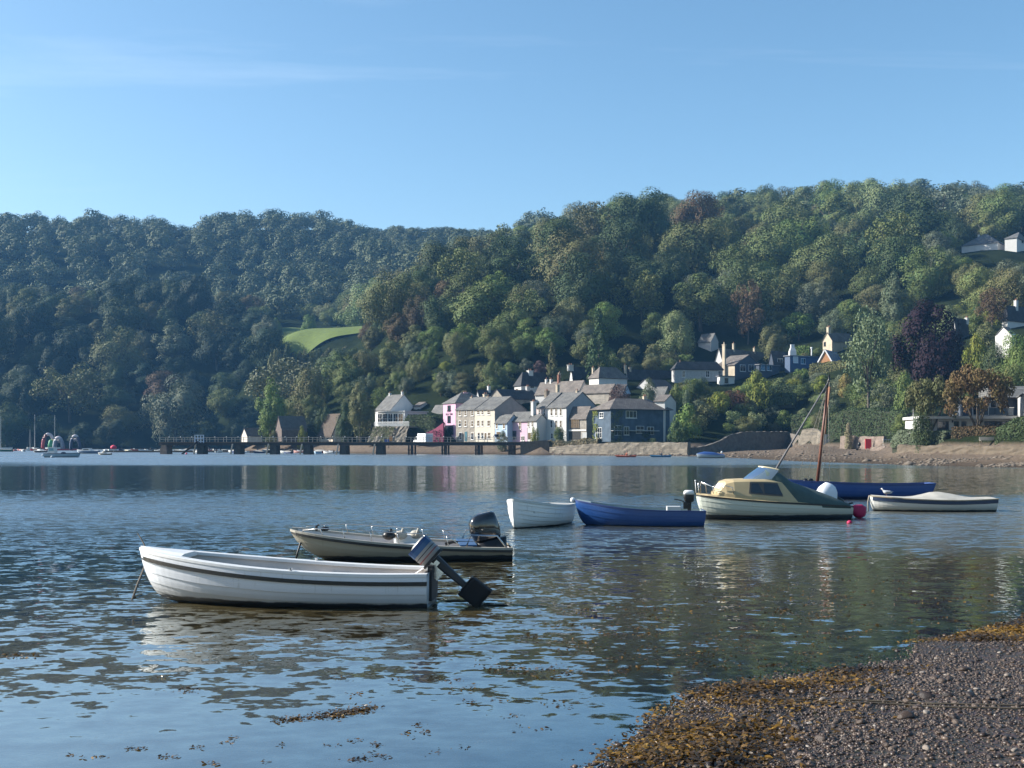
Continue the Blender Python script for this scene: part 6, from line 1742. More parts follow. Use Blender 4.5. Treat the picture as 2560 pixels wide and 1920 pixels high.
add(lambda m: m.tube([(.55, -.35, .62), (.55, -.35, .72), (.60, -.35, .75)], .03, 6).ball((.72, -.3, .66), (.10, .06, .05), 8, 5), 'cleat', black_m, B)
for px_, q in ((2.05, 0), (2.3, 1), (2.62, 2)): add(lambda m: m.ball((px_, -.45 + q * .1, .52), (.14, .12, .10), 8, 5).tube([(px_, -.4, .5), (px_ + .05, -.42, .66)], .03, 5), 'loose_gear', black_m if q == 0 else mat('grubby_gelcoat', (0.5, .47, .4)), B, True)
ob = outboard(B, 4.22, .22, 14, 1.5, mat('glossy_black_cowl', (0.006, 0.006, 0.007), .12, .1, 3, spec=.7, coat=.6), black_m, cowl_h=.87)
add(lambda m: m.loft([sring((.02, 0, zz), hx, hy, 12) for zz, hx, hy in ((.10, .24, .15), (-.1, .20, .13), (-.35, .15, .10))]), 'midsection', black_m, ob, True)
add(lambda m: m.prism([(.12, -.62), (.42, -.50), (.46, -.58), (.16, -.80)], 'y', -.03, .03), 'skeg', mat('dull_alloy', (0.35, .35, .35)), ob)
rope('mooring_chain', 'dark mooring chain hanging from the bow of the cream dory', [P(758, 1328, 23.7), P(752, 1355, 23.65), P(744, 1382, 23.55), WL(738, 1404)], .022, black_m)

# --- C: white clinker tender, bow towards the camera
H = Hull(3.2, 1.45, .86, .62, .60, d=.08, rake=.14, tw=.62, full=.62, pb=1.1, pm=.62, strakes=8, step=.02, N=24)
Cb = boat_root('tender', 'small white clinker tender pointing bow-on towards the camera', 1281, 32.5, 61)
hm = hull_mat('tender_paint', (0.76, 0.76, 0.74), .04)
add(lambda m: H.outer(m), 'hull', hm, Cb, fix=False); add(lambda m: H.transom(m), 'transom', hm, Cb, fix=False)
add(lambda m: H.inner(m, .12, .05, .02), 'liner', mat('grey_liner', (0.45, 0.46, 0.46), .6, .15, 3), Cb, True, fix=False)
add(lambda m: H.rail(m, .05, .07, .03), 'gunwale', mat('worn_white_rail', (0.62, 0.63, 0.60), .6, .2, 3), Cb)
for t in (.2, .5, .82): add(lambda m: H.cross(m, t, .26, .48), 'thwart', mat('grey_liner', (0.45, .46, .46)), Cb)
add(lambda m: m.bx(1.45, 1.95, -.25, .25, .48, .60), 'locker', white_gel, Cb)

# --- D: blue open boat
H = Hull(3.85, 1.50, .76, .48, .46, d=.1, rake=.42, tw=.80, full=.70, pb=1.05, pm=.5, strakes=5, step=.012, N=26, srake=.10)
D = boat_root('open_boat', 'royal blue open boat with small white-topped outboard beside the tender', 1437, 34.2, -3)
hm = hull_mat('royal_blue_paint', (0.012, 0.058, 0.21), .02, grime=(0.03, 0.06, 0.16))
add(lambda m: H.outer(m), 'hull', hm, D, fix=False); add(lambda m: H.transom(m), 'transom', hm, D, fix=False)
add(lambda m: H.inner(m, .12, .06, .02), 'liner', mat('grey_green_liner', (0.24, 0.30, 0.30), .6, .2, 3), D, True, fix=False)
add(lambda m: H.rail(m, .06, .035, .02), 'gunwale', mat('deep_blue_rail', (0.015, 0.04, 0.16), .5), D)
for t in (.40, .70): add(lambda m: H.cross(m, t, .26, .36), 'thwart', mat('grey_green_liner', (0.24, .30, .30)), D)
add(lambda m: foredeck(m, H, .12), 'foredeck', mat('grey_green_liner', (0.24, .30, .30)), D)
add(lambda m: m.ball((-.06, .05, .74), (.08, .07, .08), 10, 6), 'fender', white_gel, D, True)
ob = outboard(D, 3.42, .62, 0, .72, black_m, black_m, prop=False)
add(lambda m: m.loft([sring((-.02, 0, z_), a, b, 12) for z_, a, b in ((.42, .23, .16), (.55, .21, .15), (.59, .14, .1))]), 'cowling_lid', white_gel, ob, True)
add(lambda m: m.bx(2.75, 3.15, -.2, .25, .40, .56), 'fuel_tank', mat('grey_liner', (0.45, .46, .46)), D)

# --- E: yellow cabin cruiser
H = Hull(4.95, 1.90, .80, .52, .44, d=.12, rake=.42, tw=.82, full=.62, pb=1.05, pm=.52, strakes=6, step=.016, N=30, low=1.0)
E = boat_root('cabin_cruiser', 'small yellow-cabined cruiser with green canvas cover and blue windscreen', 1740, 36.6, 7)
hm = hull_mat('pale_green_hull', (0.47, 0.50, 0.43), .17, below=(0.012, 0.016, 0.02))
yel = mat('yellow_cabin', (0.45, 0.355, 0.20), .5, .15, 2)
add(lambda m: H.outer(m), 'hull', hm, E, fix=False); add(lambda m: H.transom(m), 'transom', hm, E, fix=False)
add(lambda m: H.rail(m, .08, .05, .03), 'rubbing_strake', black_m, E)
def edeck(m):
    rings = []
    for i in range(13):
        t = .004 + .70 * i / 12; x, y, z = H.pt(t, 1); y = max(.012, y - .03); k = max(0, 1 - max(0, t - .12) * 1.6)
        rings.append([(x, -y, z + .003), (x, -y * .86, z + .055), (x, y * .86, z + .055), (x, y, z + .003)])
    m.loft(rings, True, True)
add(edeck, 'foredeck', yel, E)
CAB = [(.62, .40, .36, .86, .90), (.86, .52, .40, .84, 1.22), (1.10, .62, .48, .82, 1.285), (1.6, .74, .58, .76, 1.30), (2.1, .80, .62, .70, 1.30), (2.62, .84, .64, .66, 1.27)]
def cabin(m):
    rings = [[(x, -w, z0 - .25), (x, -w, z0), (x, -v - .02, z1 - .07), (x, -v + .08, z1), (x, v - .08, z1), (x, v + .02, z1 - .07), (x, w, z0), (x, w, z0 - .25)] for x, w, v, z0, z1 in CAB]
    rings.append([(3.12, -.86, .36), (3.12, -.86, .60), (3.10, -.85, .62), (3.05, -.6, .66), (3.05, .6, .66), (3.10, .85, .62), (3.12, .86, .60), (3.12, .86, .36)])
    m.loft(rings, True, True)
cab = add(cabin, 'cabin', yel, E); soft(cab, .05, 3)
def side_pt(x, f, sg, o):
    for (a, b) in zip(CAB[:-1], CAB[1:]):
        if a[0] <= x <= b[0]:
            t = (x - a[0]) / (b[0] - a[0]); w, v, z0, z1 = [a[i] + (b[i] - a[i]) * t for i in (1, 2, 3, 4)]
            z1 -= .07; v += .02
            return (x, sg * (w + (v - w) * f + o), z0 + (z1 - z0) * f + .0)
for sg in (-1, 1):
    def win(x0, x1, f0, f1, o, m, sl=.0):
        n = 8
        a = [side_pt(x0 + (x1 - x0) * i / n, f0, sg, o) for i in range(n + 1)]; b = [side_pt(x0 + sl + (x1 - .14 - x0 - sl) * i / n, f1, sg, o) for i in range(n + 1)]
        c = [(p[0], p[1] - sg * .03, p[2]) for p in a]; d = [(p[0], p[1] - sg * .03, p[2]) for p in b]
        m.loft([[a[i], b[i], d[i], c[i]] for i in range(n + 1)], True, True)
    fo = add(lambda m: win(1.52, 2.61, .18, .96, .012, m, .06), 'side_window', mat('grey_rubber_frame', (0.10, 0.09, 0.08), .6), E)
    add(lambda m: win(1.58, 1.98, .27, .88, .022, m, .05), 'pane', glass_m, fo); add(lambda m: win(2.02, 2.60, .27, .88, .022, m), 'pane', glass_m, fo)
fo = add(lambda m: m.add([(.66 + .24 * f - .02, y, .93 + .30 * f) for f, y in ((.12, -.30), (.12, .30), (.92, .33), (.92, -.33))] + [(.70 + .24 * f, y, .92 + .30 * f) for f, y in ((.12, -.30), (.12, .30), (.92, .33), (.92, -.33))], [(0, 1, 2, 3), (7, 6, 5, 4), (0, 4, 5, 1), (1, 5, 6, 2), (2, 6, 7, 3), (3, 7, 4, 0)]), 'front_window', mat('grey_rubber_frame', (0.10, .09, .08)), E)
for a, b in ((-.27, -.02), (.02, .29)): add(lambda m: m.add([(.635 + .24 * f, y, .935 + .30 * f) for f, y in ((.22, a), (.22, b), (.84, b), (.84, a))] + [(.66 + .24 * f, y, .93 + .30 * f) for f, y in ((.22, a), (.22, b), (.84, b), (.84, a))], [(0, 1, 2, 3), (7, 6, 5, 4), (0, 4, 5, 1), (1, 5, 6, 2), (2, 6, 7, 3), (3, 7, 4, 0)]), 'pane', mat('sunlit_perspex', (0.62, 0.62, 0.58), .3), fo)  # front panes coloured white to paint in the sun on the glass
def screen_mat():
    m, n, l, out = nt('blue_tinted_perspex')
    g = n.new('ShaderNodeBsdfGlossy'); g.inputs['Roughness'].default_value = .08
    t = n.new('ShaderNodeBsdfTransparent'); t.inputs['Color'].default_value = (.35, .48, .62, 1)
    d = n.new('ShaderNodeBsdfDiffuse'); d.inputs['Color'].default_value = (.20, .28, .36, 1)
    f = n.new('ShaderNodeFresnel'); f.inputs['IOR'].default_value = 1.5
    a = n.new('ShaderNodeMixShader'); a.inputs[0].default_value = .45; l.new(t.outputs[0], a.inputs[1]); l.new(d.outputs[0], a.inputs[2])
    b = n.new('ShaderNodeMixShader'); l.new(f.outputs[0], b.inputs[0]); l.new(a.outputs[0], b.inputs[1]); l.new(g.outputs[0], b.inputs[2])
    l.new(b.outputs[0], out.inputs[0]); return m
def arcp(x, w, z0, h, n=12): return [(x, -w * math.cos(math.pi * i / n), z0 + h * math.sin(math.pi * i / n) ** .8) for i in range(n + 1)]
def screen(m):
    out = []
    for i in range(8):
        f = i / 7; x0 = 1.56 + .55 * f
        out.append([(x0 + .75 * abs(math.cos(math.pi * k / 12)) ** 2.2 * (1 - .35 * f), -(.60 - .08 * f) * math.cos(math.pi * k / 12), 1.295 + .40 * f ** .9 * (1 - .25 * abs(math.cos(math.pi * k / 12)) ** 3)) for k in range(13)])
    m.loft(out, False, False)
add(screen, 'windscreen', screen_mat(), E, True, fix=False)
add(lambda m: m.tube([(2.11 + .75 * abs(math.cos(math.pi * k / 12)) ** 2.2 * .65, -.52 * math.cos(math.pi * k / 12), 1.695 - .10 * abs(math.cos(math.pi * k / 12)) ** 3) for k in range(13)], .022, 6), 'windscreen_frame', mat('cream_trim', (0.62, 0.55, 0.36), .5), E, True)
canv = mat('green_canvas', (0.055, 0.092, 0.090), .9, .25, 2.5, bump=.3)
def canvas(m):
    secs = [(2.18, .50, 1.30, .385, 1.28), (2.45, .62, 1.20, .44, 1.15), (2.75, .72, 1.0, .48, .8), (3.08, .86, .60, .63, .56), (3.5, .90, .50, .58, .46), (4.0, .90, .47, .44, .44), (4.45, .86, .45, .28, .42), (4.86, .80, .44, .10, .40)]
    rings = []
    for x, w, z0, h, zl in secs:
        rings.append(arcp(x, w, z0, h) + [(x, w, zl - .04), (x, -w, zl - .04)])
    m.loft(rings, True, True)
add(canvas, 'canvas_cover', canv, E, True)
for sg in (-1, 1): add(lambda m: m.tube([(.12, sg * .10, .84), (.10, sg * .12, 1.16), (.16, sg * .18, 1.20), (.42, sg * .36, 1.08), (.46, sg * .38, .84)], .016, 6), 'pulpit_rail', steel_m, E, True)
for sg in (-1, 1): add(lambda m: m.tube([(1.05, sg * .60, .84), (1.02, sg * .60, 1.04), (.82, sg * .52, 1.10), (.70, sg * .46, 1.02)], .014, 6), 'grab_rail', steel_m, E, True)
add(lambda m: m.ball((-.02, 0, 1.24), (.03, .03, .03), 8, 5).tube([(0, 0, .85), (-.02, 0, 1.22)], .014, 5), 'bow_light', white_gel, E, True)
cw_ = add(lambda m: m.loft([sring((4.38 + dx, 0, z_), a, b, 16, .75) for dx, z_, a, b in ((0, .52, .28, .22), (0, .62, .33, .25), (0, .85, .34, .25), (.02, 1.02, .26, .2), (.03, 1.12, .14, .11), (.0, 1.17, .04, .03))]), 'motor_cover', mat('white_canvas', (0.72, 0.74, 0.78), .7, .08, 3), E, True)
ob = outboard(E, 4.98, .42, 62, .8, black_m, black_m, bag=True)
add(lambda m: m.loft([sring((.02 + dx, 0, z_), a, b, 14, .8) for dx, z_, a, b in ((0, -.30, .04, .04), (.02, -.38, .17, .11), (.06, -.65, .30, .16), (.08, -.85, .28, .15), (.06, -.97, .10, .07))]), 'propeller_bag', mat('magenta_bag', (0.42, 0.008, 0.075), .55, .2, 4), ob, True)
add(lambda m: m.bx(4.7, 5.0, -.3, .3, .30, .47).tube([(4.86, -.4, .46), (5.1, -.4, .52)], .03, 6), 'stern_bracket', black_m, E)

# --- F: long blue sailing boat with the raked red mast
H = Hull(7.2, 1.95, .92, .62, .70, d=.16, rake=.5, tw=.55, full=.75, pb=1.1, pm=.6, strakes=0, N=28, srake=.55, low=1.0)
Fb = boat_root('sailing_boat', 'long blue wooden sailing boat with raked red mast behind the cabin cruiser', 1926, 50.2, 2)
hm = hull_mat('sailing_blue_paint', (0.010, 0.055, 0.23), .12, below=(.008, .014, .06), grime=(.02, .05, .15))
add(lambda m: H.outer(m), 'hull', hm, Fb, fix=False); add(lambda m: H.transom(m), 'transom', hm, Fb, fix=False)
add(lambda m: H.inner(m, .25, .07, .02), 'liner', mat('blue_liner', (0.02, 0.05, 0.17), .6), Fb, True, fix=False)
add(lambda m: H.rail(m, .08, .05, .02), 'gunwale', mat('deep_blue_rail', (0.015, .04, .16)), Fb)
for t in (.3, .55, .8): add(lambda m: H.cross(m, t, .3, .5), 'thwart', wood_m, Fb)
k50 = 50.3 / F
mx0, mx1 = (2042 - 1926) * k50, (2075 - 1926) * k50
zt_ = CZ + (HZ - 936) * k50
redm = mat('varnished_red_spar', (0.14, 0.055, 0.035), .5, .4, 3)
add(lambda m: m.tube([(mx0 - .02, 0, .2), (mx0 + (mx1 - mx0) * .5, 0, .5 + (zt_ - .5) * .5), (mx0 + (mx1 - mx0) * .88, 0, .5 + (zt_ - .5) * .88)], [.075, .07, .06], 10).tube([(mx0 + (mx1 - mx0) * .88, 0, .5 + (zt_ - .5) * .88), (mx1, 0, zt_)], [.05, .035], 8, m=1), 'mast', [redm, black_m], Fb, True)
mtop = (mx1 - .06, 0, zt_ - .35)
add(lambda m: m.tube([(.02, 0, .92), tuple((a + b) / 2 for a, b in zip((.02, 0, .92), mtop)), mtop], [.05, .042, .03], 7), 'forestay', mat('grey_furled_jib', (0.16, 0.16, 0.17), .9, .4, 6), Fb, True)
add(lambda m: m.tube([(mtop[0], 0, mtop[2] - .1), (1.35, .6, .8)], .008, 5).tube([(mtop[0], 0, mtop[2] - .3), (mx0 + .35, -.75, .72)], .009, 5).tube([(mtop[0], 0, mtop[2] - .3), (mx0 + .55, .75, .72)], .009, 5).tube([(mtop[0] - .02, 0, mtop[2] + .1), (mx0 - .35, .15, .9)], .008, 5).tube([(mtop[0] + .04, -.05, mtop[2]), (mx0 + .12, -.1, .9)], .012, 5), 'rigging', mat('pale_rope', (0.34, 0.31, 0.26), .9), Fb, True)
add(lambda m: m.tube([(mx0 + (mx1 - mx0) * .9 + .04, -.09, zt_ * .90), (mx0 + (mx1 - mx0) * .55 + .04, -.09, zt_ * .52)], [.05, .03], 7), 'furled_sail', mat('tan_sailcloth', (0.30, 0.16, 0.10), .9, .3, 5), Fb, True)
for q in (-.55, -.3): add(lambda m: m.ball((mx0 + q, -.2, .78), (.12, .12, .13), 8, 5), 'deck_block', black_m, Fb, True)

# --- G: white dinghy with navy band and peaked cover
H = Hull(4.45, 1.6, .56, .42, .47, d=.1, rake=.22, tw=.75, full=.68, pb=1.0, pm=.5, strakes=0, N=26, srake=.06)
G = boat_root('covered_dinghy', 'white dinghy with navy sheer band and peaked grey cover at far right', 2173, 41.2, 1)
hm = hull_mat('off_white_paint', (0.66, 0.66, 0.62), .06, grime=(.2, .17, .1))
add(lambda m: H.outer(m), 'hull', hm, G, fix=False); add(lambda m: H.transom(m), 'transom', hm, G, fix=False)
add(lambda m: H.rail(m, .03, .13, .012, dz=-.035, t0=.02), 'sheer_band', navy_m, G)
add(lambda m: H.rail(m, .07, .03, .03), 'gunwale', mat('tan_rubbing_rail', (0.40, 0.33, 0.22), .7, .3, 4), G)
def gcov(m):
    rings = []
    for i in range(15):
        t = .01 + .98 * i / 14; x, y, z = H.pt(t, 1); y = max(.01, y - .02)
        pk = .23 * math.exp(-((t - .55) / .15) ** 2) + .05 * math.exp(-((t - .72) / .1) ** 2) + .01
        rings.append([(x, -y, z + .004), (x, -y * .55, z + .02 + pk * .45), (x, -y * .12, z + .02 + pk), (x, y * .12, z + .02 + pk), (x, y * .55, z + .02 + pk * .45), (x, y, z + .004)])
    m.loft(rings, False, False)
add(gcov, 'cover', mat('grey_beige_cover', (0.42, 0.40, 0.35), .85, .25, 2.5, bump=.3), G, True, fix=False)
add(lambda m: m.tube([(.0, 0, .56), (-.06, -.02, .3), (-.04, -.02, -.05)], .02, 6), 'painter', mat('pale_rope', (0.34, .31, .26)), G, True)
def gull():
    g = empty('seagull', P(2216, 1243, 40.75), R(160), 'white and grey seagull standing on the gunwale of the covered dinghy', 'bird')
    z = .10
    add(lambda m: m.loft([[(x, w * math.cos(a), z + dz + h * math.sin(a)) for a in [6.283 * k / 10 for k in range(10)]] for x, w, h, dz in ((-.20, .012, .01, .06), (-.13, .04, .03, .06), (-.03, .065, .06, .075), (.06, .06, .065, .09), (.11, .04, .05, .13), (.13, .032, .036, .175), (.15, .03, .034, .20), (.175, .018, .02, .20), (.186, .006, .006, .198))]), 'body', mat('white_feathers', (0.75, .75, .73), .8), g, True)
    add(lambda m: [m.loft([[(x, s * (.055 + w * .5) + w * .3 * math.cos(a), z + .10 + h * math.sin(a)) for a in [6.283 * k / 8 for k in range(8)]] for x, w, h in ((-.24, .005, .006), (-.12, .03, .03), (.0, .04, .045), (.07, .02, .03))]) for s in (-1, 1)], 'wings', mat('grey_feathers', (0.35, .37, .40), .8), g, True)
    add(lambda m: m.tube([(.18, 0, z + .198), (.215, 0, z + .19)], [.009, .003], 6), 'beak', mat('yellow_beak', (.6, .4, .05), .5), g)
    for s in (-.02, .02): add(lambda m: m.tube([(.0, s, -.005), (.0, s, z + .03)], .005, 5).bx(-.01, .03, s - .012, s + .012, -.008, 0), 'leg', mat('pink_leg', (.5, .3, .25), .6), g)
gull()
tag(add(lambda m: m.ball((0, 0, .02), (.09, .09, .07), 10, 6), 'buoy', mat('magenta_bag', (0.42, .008, .075)), None, True), 'small magenta mooring buoy floating below the cruiser stern', 'buoy').location = WL(2124, 1308)

# --- blue-covered boat by the wall
H = Hull(4.6, 1.8, .75, .55, .55, d=.1, rake=.5, tw=.8, N=18, srake=.1)
K = boat_root('covered_boat', 'pale boat under a blue tarpaulin at the foot of the tall wall', 1741, 186, 8)
add(lambda m: H.outer(m), 'hull', hull_mat('pale_blue_hull', (0.42, 0.50, 0.56), .05), K, fix=False); add(lambda m: H.transom(m), 'transom', hull_mat('pale_blue_transom', (0.42, .50, .56), .05), K, fix=False)
def kc(m):
    rings = []
    for i in range(12):
        t = .02 + .96 * i / 11; x, y, z = H.pt(t, 1); pk = .42 * min(1, t / .28) * (1 if t < .6 else max(.15, 1 - (t - .6) / .35))
        rings.append([(x, -y * 1.03, z - .12), (x, -y * .75, z + .03 + pk * .6), (x, 0, z + .05 + pk), (x, y * .75, z + .03 + pk * .6), (x, y * 1.03, z - .12)])
    m.loft(rings, False, False)
add(kc, 'tarpaulin', mat('blue_tarpaulin', (0.02, 0.065, 0.22), .6, .2, 2), K, True, fix=False)
add(lambda m: m.ball((4.3, 0, .95), (.18, .14, .22), 8, 5), 'fender', white_gel, K, True)

# --- kayakers
def skin_person(name, joints, edges, radii, m, parent):
    me = bpy.data.meshes.new(name); me.from_pydata(joints, edges, []); me.materials.append(m)
    o = link(name, me, parent)
    md = o.modifiers.new('skin', 'SKIN'); md.use_smooth_shade = True
    for i, v in enumerate(me.skin_vertices[0].data): v.radius = (radii[i], radii[i]); v.use_root = (i == 0)
    sb = o.modifiers.new('sub', 'SUBSURF'); sb.levels = 1; sb.render_levels = 1
    return o
def kayaker(px, Y, heading, hullc, topc, lab_k, lab_p, paddle_ang):
    k = boat_root('kayak', lab_k, px, Y, heading, 'kayak')
    H = Hull(3.9, .68, .34, .24, .34, d=.1, rake=.7, tw=.04, full=.8, N=16, sm=.5, srake=.6)
    add(lambda m: H.outer(m), 'hull', hullc, k, fix=False)
    add(lambda m: m.loft([[(x, -max(.01, y - .01), z), (x, 0, z + .07), (x, max(.01, y - .01), z)] for x, y, z in [H.pt(.01 + .98 * i / 14, 1) for i in range(15)]], True, True), 'deck', hullc, k)
    s = k.matrix_basis
    a = R(heading); bx_, by_ = k.location.x + math.cos(a) * 2.15, k.location.y + math.sin(a) * 2.15
    p = empty('person', (bx_, by_, .16), a, lab_p, 'person')
    J = [(0, 0, 0), (.02, 0, .25), (.0, 0, .46), (-.03, 0, .56), (-.05, 0, .72), (-.01, .19, .47), (-.2, .28, .30), (-.40, .22, .42), (-.01, -.19, .47), (-.18, -.30, .34), (-.38, -.20, .52), (-.35, .12, .06), (-.75, .10, .04), (-.35, -.12, .06), (-.75, -.10, .04)]
    Eg = [(0, 1), (1, 2), (2, 3), (3, 4), (2, 5), (5, 6), (6, 7), (2, 8), (8, 9), (9, 10), (0, 11), (11, 12), (0, 13), (13, 14)]
    Rd = [.16, .15, .15, .06, .10, .07, .05, .04, .07, .05, .04, .08, .06, .08, .06]
    skin_person('body', J, Eg, Rd, topc, p)
    add(lambda m: m.ball((-.04, 0, .72), (.105, .09, .125), 10, 7), 'head', mat('skin', (.45, .27, .19), .6), p, True)
    add(lambda m: m.ball((-.01, 0, .75), (.11, .10, .11), 10, 5, z0=.0), 'hair', mat('dark_hair', (.03, .02, .015), .8), p, True)
    c = Vector((-.40, 0, .47)); d = Vector((.05, math.cos(R(paddle_ang)), math.sin(R(paddle_ang))))
    pd = empty('paddle', p.matrix_basis @ c, a, 'double-bladed paddle held by the person in the ' + lab_k.split(' kayak')[0] + ' kayak', 'paddle')
    add(lambda m: m.tube([-d * 1.0, d * 1.0], .018, 6), 'shaft', black_m, pd)
    for sg in (-1, 1): add(lambda m: m.loft([[d * sg * t + Vector((0, 0, 0)) + Vector((.015 * q[0], -d.z * w * q[1], d.y * w * q[1])) for q in ((-1, -1), (1, -1), (1, 1), (-1, 1))] for t, w in ((.95, .03), (1.05, .10), (1.25, .10), (1.33, .04))]), 'blade', mat('pale_blade', (.6, .35, .25), .5), pd)
kayaker(1537, 199, 1, mat('orange_kayak', (.42, .10, .05), .5), mat('orange_vest', (.45, .12, .06), .8), 'orange kayak paddling in front of the sunlit seawall', 'person in an orange buoyancy vest paddling the orange kayak', 40)
kayaker(1624, 200, -1, mat('blue_kayak', (.03, .14, .26), .5), mat('dark_vest', (.03, .04, .06), .8), 'blue kayak paddling below the seawall corner', 'person in dark clothing paddling the blue kayak', -38)

# --- craft around the far moorings
def ocol(name, rough=.5):
    m, n, l, out = nt(name); oi = n.new('ShaderNodeObjectInfo'); b = n.new('ShaderNodeBsdfPrincipled'); b.inputs['Roughness'].default_value = rough
    l.new(oi.outputs['Color'], b.inputs['Base Color']); l.new(b.outputs[0], out.inputs[0]); return m
paint_m = ocol('boat_paint')
H = Hull(3.0, 1.35, .62, .45, .45, d=.08, rake=.3, tw=.78, N=9)
def mk(f, name, mats, smooth=False):
    mb = MB(); f(mb); return mb.mesh(name, mats, smooth)
d_hull = mk(lambda m: (H.outer(m), H.transom(m)), 'hull', paint_m)
d_in = mk(lambda m: H.inner(m, .1, .05), 'liner', mat('grey_liner', (.45, .46, .46)))
d_thw = mk(lambda m: H.cross(m, .5, .25, .35), 'thwart', wood_m)
d_ob = mk(lambda m: m.loft([sring((3.05, 0, z), a, b, 8) for z, a, b in ((-.3, .05, .05), (.4, .07, .06), (.5, .16, .12), (.85, .15, .11), (.92, .08, .06))]), 'outboard_motor', rubber_m, True)
d_cov = mk(lambda m: m.loft([[(x, -y, z), (x, 0, z + .22 * math.sin(math.pi * t)), (x, y, z)] for t, (x, y, z) in [(i / 8, H.pt(.01 + .98 * i / 8, 1)) for i in range(9)]], False, False), 'cover', mat('grey_beige_cover', (.42, .40, .35)), True)
def small_boats():
    r = random.Random(44)
    cols = {'white': (.72, .72, .70), 'white hulled': (.70, .71, .72), 'grey': (.36, .38, .40), 'pale blue': (.30, .42, .55), 'navy blue': (.02, .035, .10), 'red': (.38, .05, .04), 'cream': (.62, .55, .40), 'dark': (.03, .03, .03), 'salmon pink': (.55, .30, .26)}
    spots = []
    for i in range(46):
        px = 262 + i * 12.4 + r.uniform(-4, 4); Y = r.uniform(285, 345) if px > 410 else r.uniform(300, 400)
        if px > 590: Y = r.uniform(268, 292)
        if px > 760: Y = r.uniform(262, 274)
        spots.append((px, Y, r.choice(list(cols))))
    for i in range(9): spots.append((36 + i * 7.5 + r.uniform(-2, 2), r.uniform(330, 380), r.choice(['salmon pink', 'white', 'red', 'white hulled'])))
    items = []
    for px, Y, c in spots:
        o = empty('moored_dinghy', ((px - CX) / F * Y, Y, 0), r.choice([-1, 1]) * r.uniform(.2, 1.9), None, 'dinghy', 'small boats moored behind the pier')
        s = r.uniform(.95, 1.35); o.scale = (s, s, s)
        h = link('hull', d_hull, o); h.color = (*cols[c], 1)
        v = r.random(); ex = ''
        if v < .3: link('cover', d_cov, o); ex = 'covered '
        else: link('liner', d_in, o); link('thwart', d_thw, o)
        if r.random() < .45: link('outboard_motor', d_ob, o); ex += 'outboard '
        w = 'under the pale masts' if px < 110 else 'beside the red parasol' if px < 330 else 'left of pier end' if px < 400 else 'behind the first pier bay' if px < 500 else 'behind the second pier bay' if px < 592 else 'behind the third pier bay' if px < 682 else 'behind the fourth pier bay' if px < 766 else 'behind the fifth pier bay'
        items.append((f'small {c} {ex}dinghy moored {w}', -Y, o))
    grp = {}
    for l, y, o in items: grp.setdefault(l, []).append((y, o))
    for l, q in grp.items():
        q.sort(key=lambda t: t[0])
        for i, (y, o) in enumerate(q): o['label'] = l + ('' if len(q) == 1 else ', ' + (['farther of two', 'nearer of two'][i] if len(q) == 2 else ['farthest', 'second', 'third', 'fourth', 'nearest'][i]))
small_boats()
def pontoon():
    p = P(720, 1117, 300); o = MB().bx(-34, 30, -1, 1, -.2, .45).build('pontoon', wood_m, None, loc=((560 - CX) / F * 300, 303, 0), rz=R(-6))
    tag(o, 'low floating timber pontoon with moored dinghies behind the pier', 'pontoon')
pontoon()
def workboat():
    H = Hull(6.1, 2.1, .85, .70, .70, d=.15, rake=.6, tw=.85, N=18)
    w = boat_root('workboat', 'pale blue open workboat with small white wheelhouse in front of the arches', 202, 197, 180)
    add(lambda m: H.outer(m), 'hull', hull_mat('workboat_blue', (.32, .44, .54), .05), w, fix=False); add(lambda m: H.transom(m), 'transom', hull_mat('workboat_transom', (.32, .44, .54), .05), w, fix=False)
    add(lambda m: H.inner(m, .2, .06), 'liner', mat('grey_liner', (.45, .46, .46)), w, True, fix=False)
    add(lambda m: H.rail(m, .08, .12, .03), 'gunwale', navy_m, w)
    c = add(lambda m: m.prism([(4.2, .3), (5.5, .3), (5.4, 1.75), (4.4, 1.75)], 'y', -.6, .6), 'wheelhouse', white_gel, w)
    for s in (-1, 1): add(lambda m: m.prism([(4.45, 1.15), (5.3, 1.15), (5.3, 1.6), (4.5, 1.6)], 'y', s * .605 - .01, s * .605 + .01), 'window', mat('sea_glass', (.2, .42, .48), .2), c)
    add(lambda m: m.ball((3.0, 0, .7), (.5, .4, .25), 8, 5), 'net_heap', navy_m, w, True)
    for px, py in ((108, 1137), (131, 1141)):
        q = WL(px, py + 3); tag(add(lambda m: m.ball((0, 0, .1), (.32, .28, .28), 10, 6), 'buoy', mat('grey_blue_buoy', (.25, .32, .38), .5), None, True), 'grey round buoy floating beside the workboat stern' + (', farther out' if px < 120 else ', close in'), 'buoy').location = q
workboat()
def simple_boat(name, label, px, Y, hd, L, col, cab=None, cat='boat'):
    H = Hull(L, L * .33, L * .17, L * .13, L * .13, d=.12, rake=L * .14, tw=.8, N=14)
    w = boat_root(name, label, px, Y, hd, cat)
    hmx = hull_mat(name + '_paint', col, .05)
    add(lambda m: H.outer(m), 'hull', hmx, w, fix=False); add(lambda m: H.transom(m), 'transom', hmx, w, fix=False)
    add(lambda m: H.rail(m, .1, .08, .03), 'gunwale', white_gel if sum(col) > .3 else wood_m, w)
    add(lambda m: m.loft([[(x, -max(.01, y - .03), z - .02), (x, 0, z + .06), (x, max(.01, y - .03), z - .02)] for x, y, z in [H.pt(.01 + .97 * i / 8, 1) for i in range(9)]], True, True), 'deck', cab or white_gel, w)
    return w, H
w, H = simple_boat('motorboat', 'white motorboat with low cabin right of the navy arch', 192, 268, -4, 5.4, (.10, .16, .26))
add(lambda m: m.prism([(1.2, .65), (3.6, .65), (3.4, 1.25), (1.7, 1.25)], 'y', -.65, .65), 'cabin', white_gel, w)
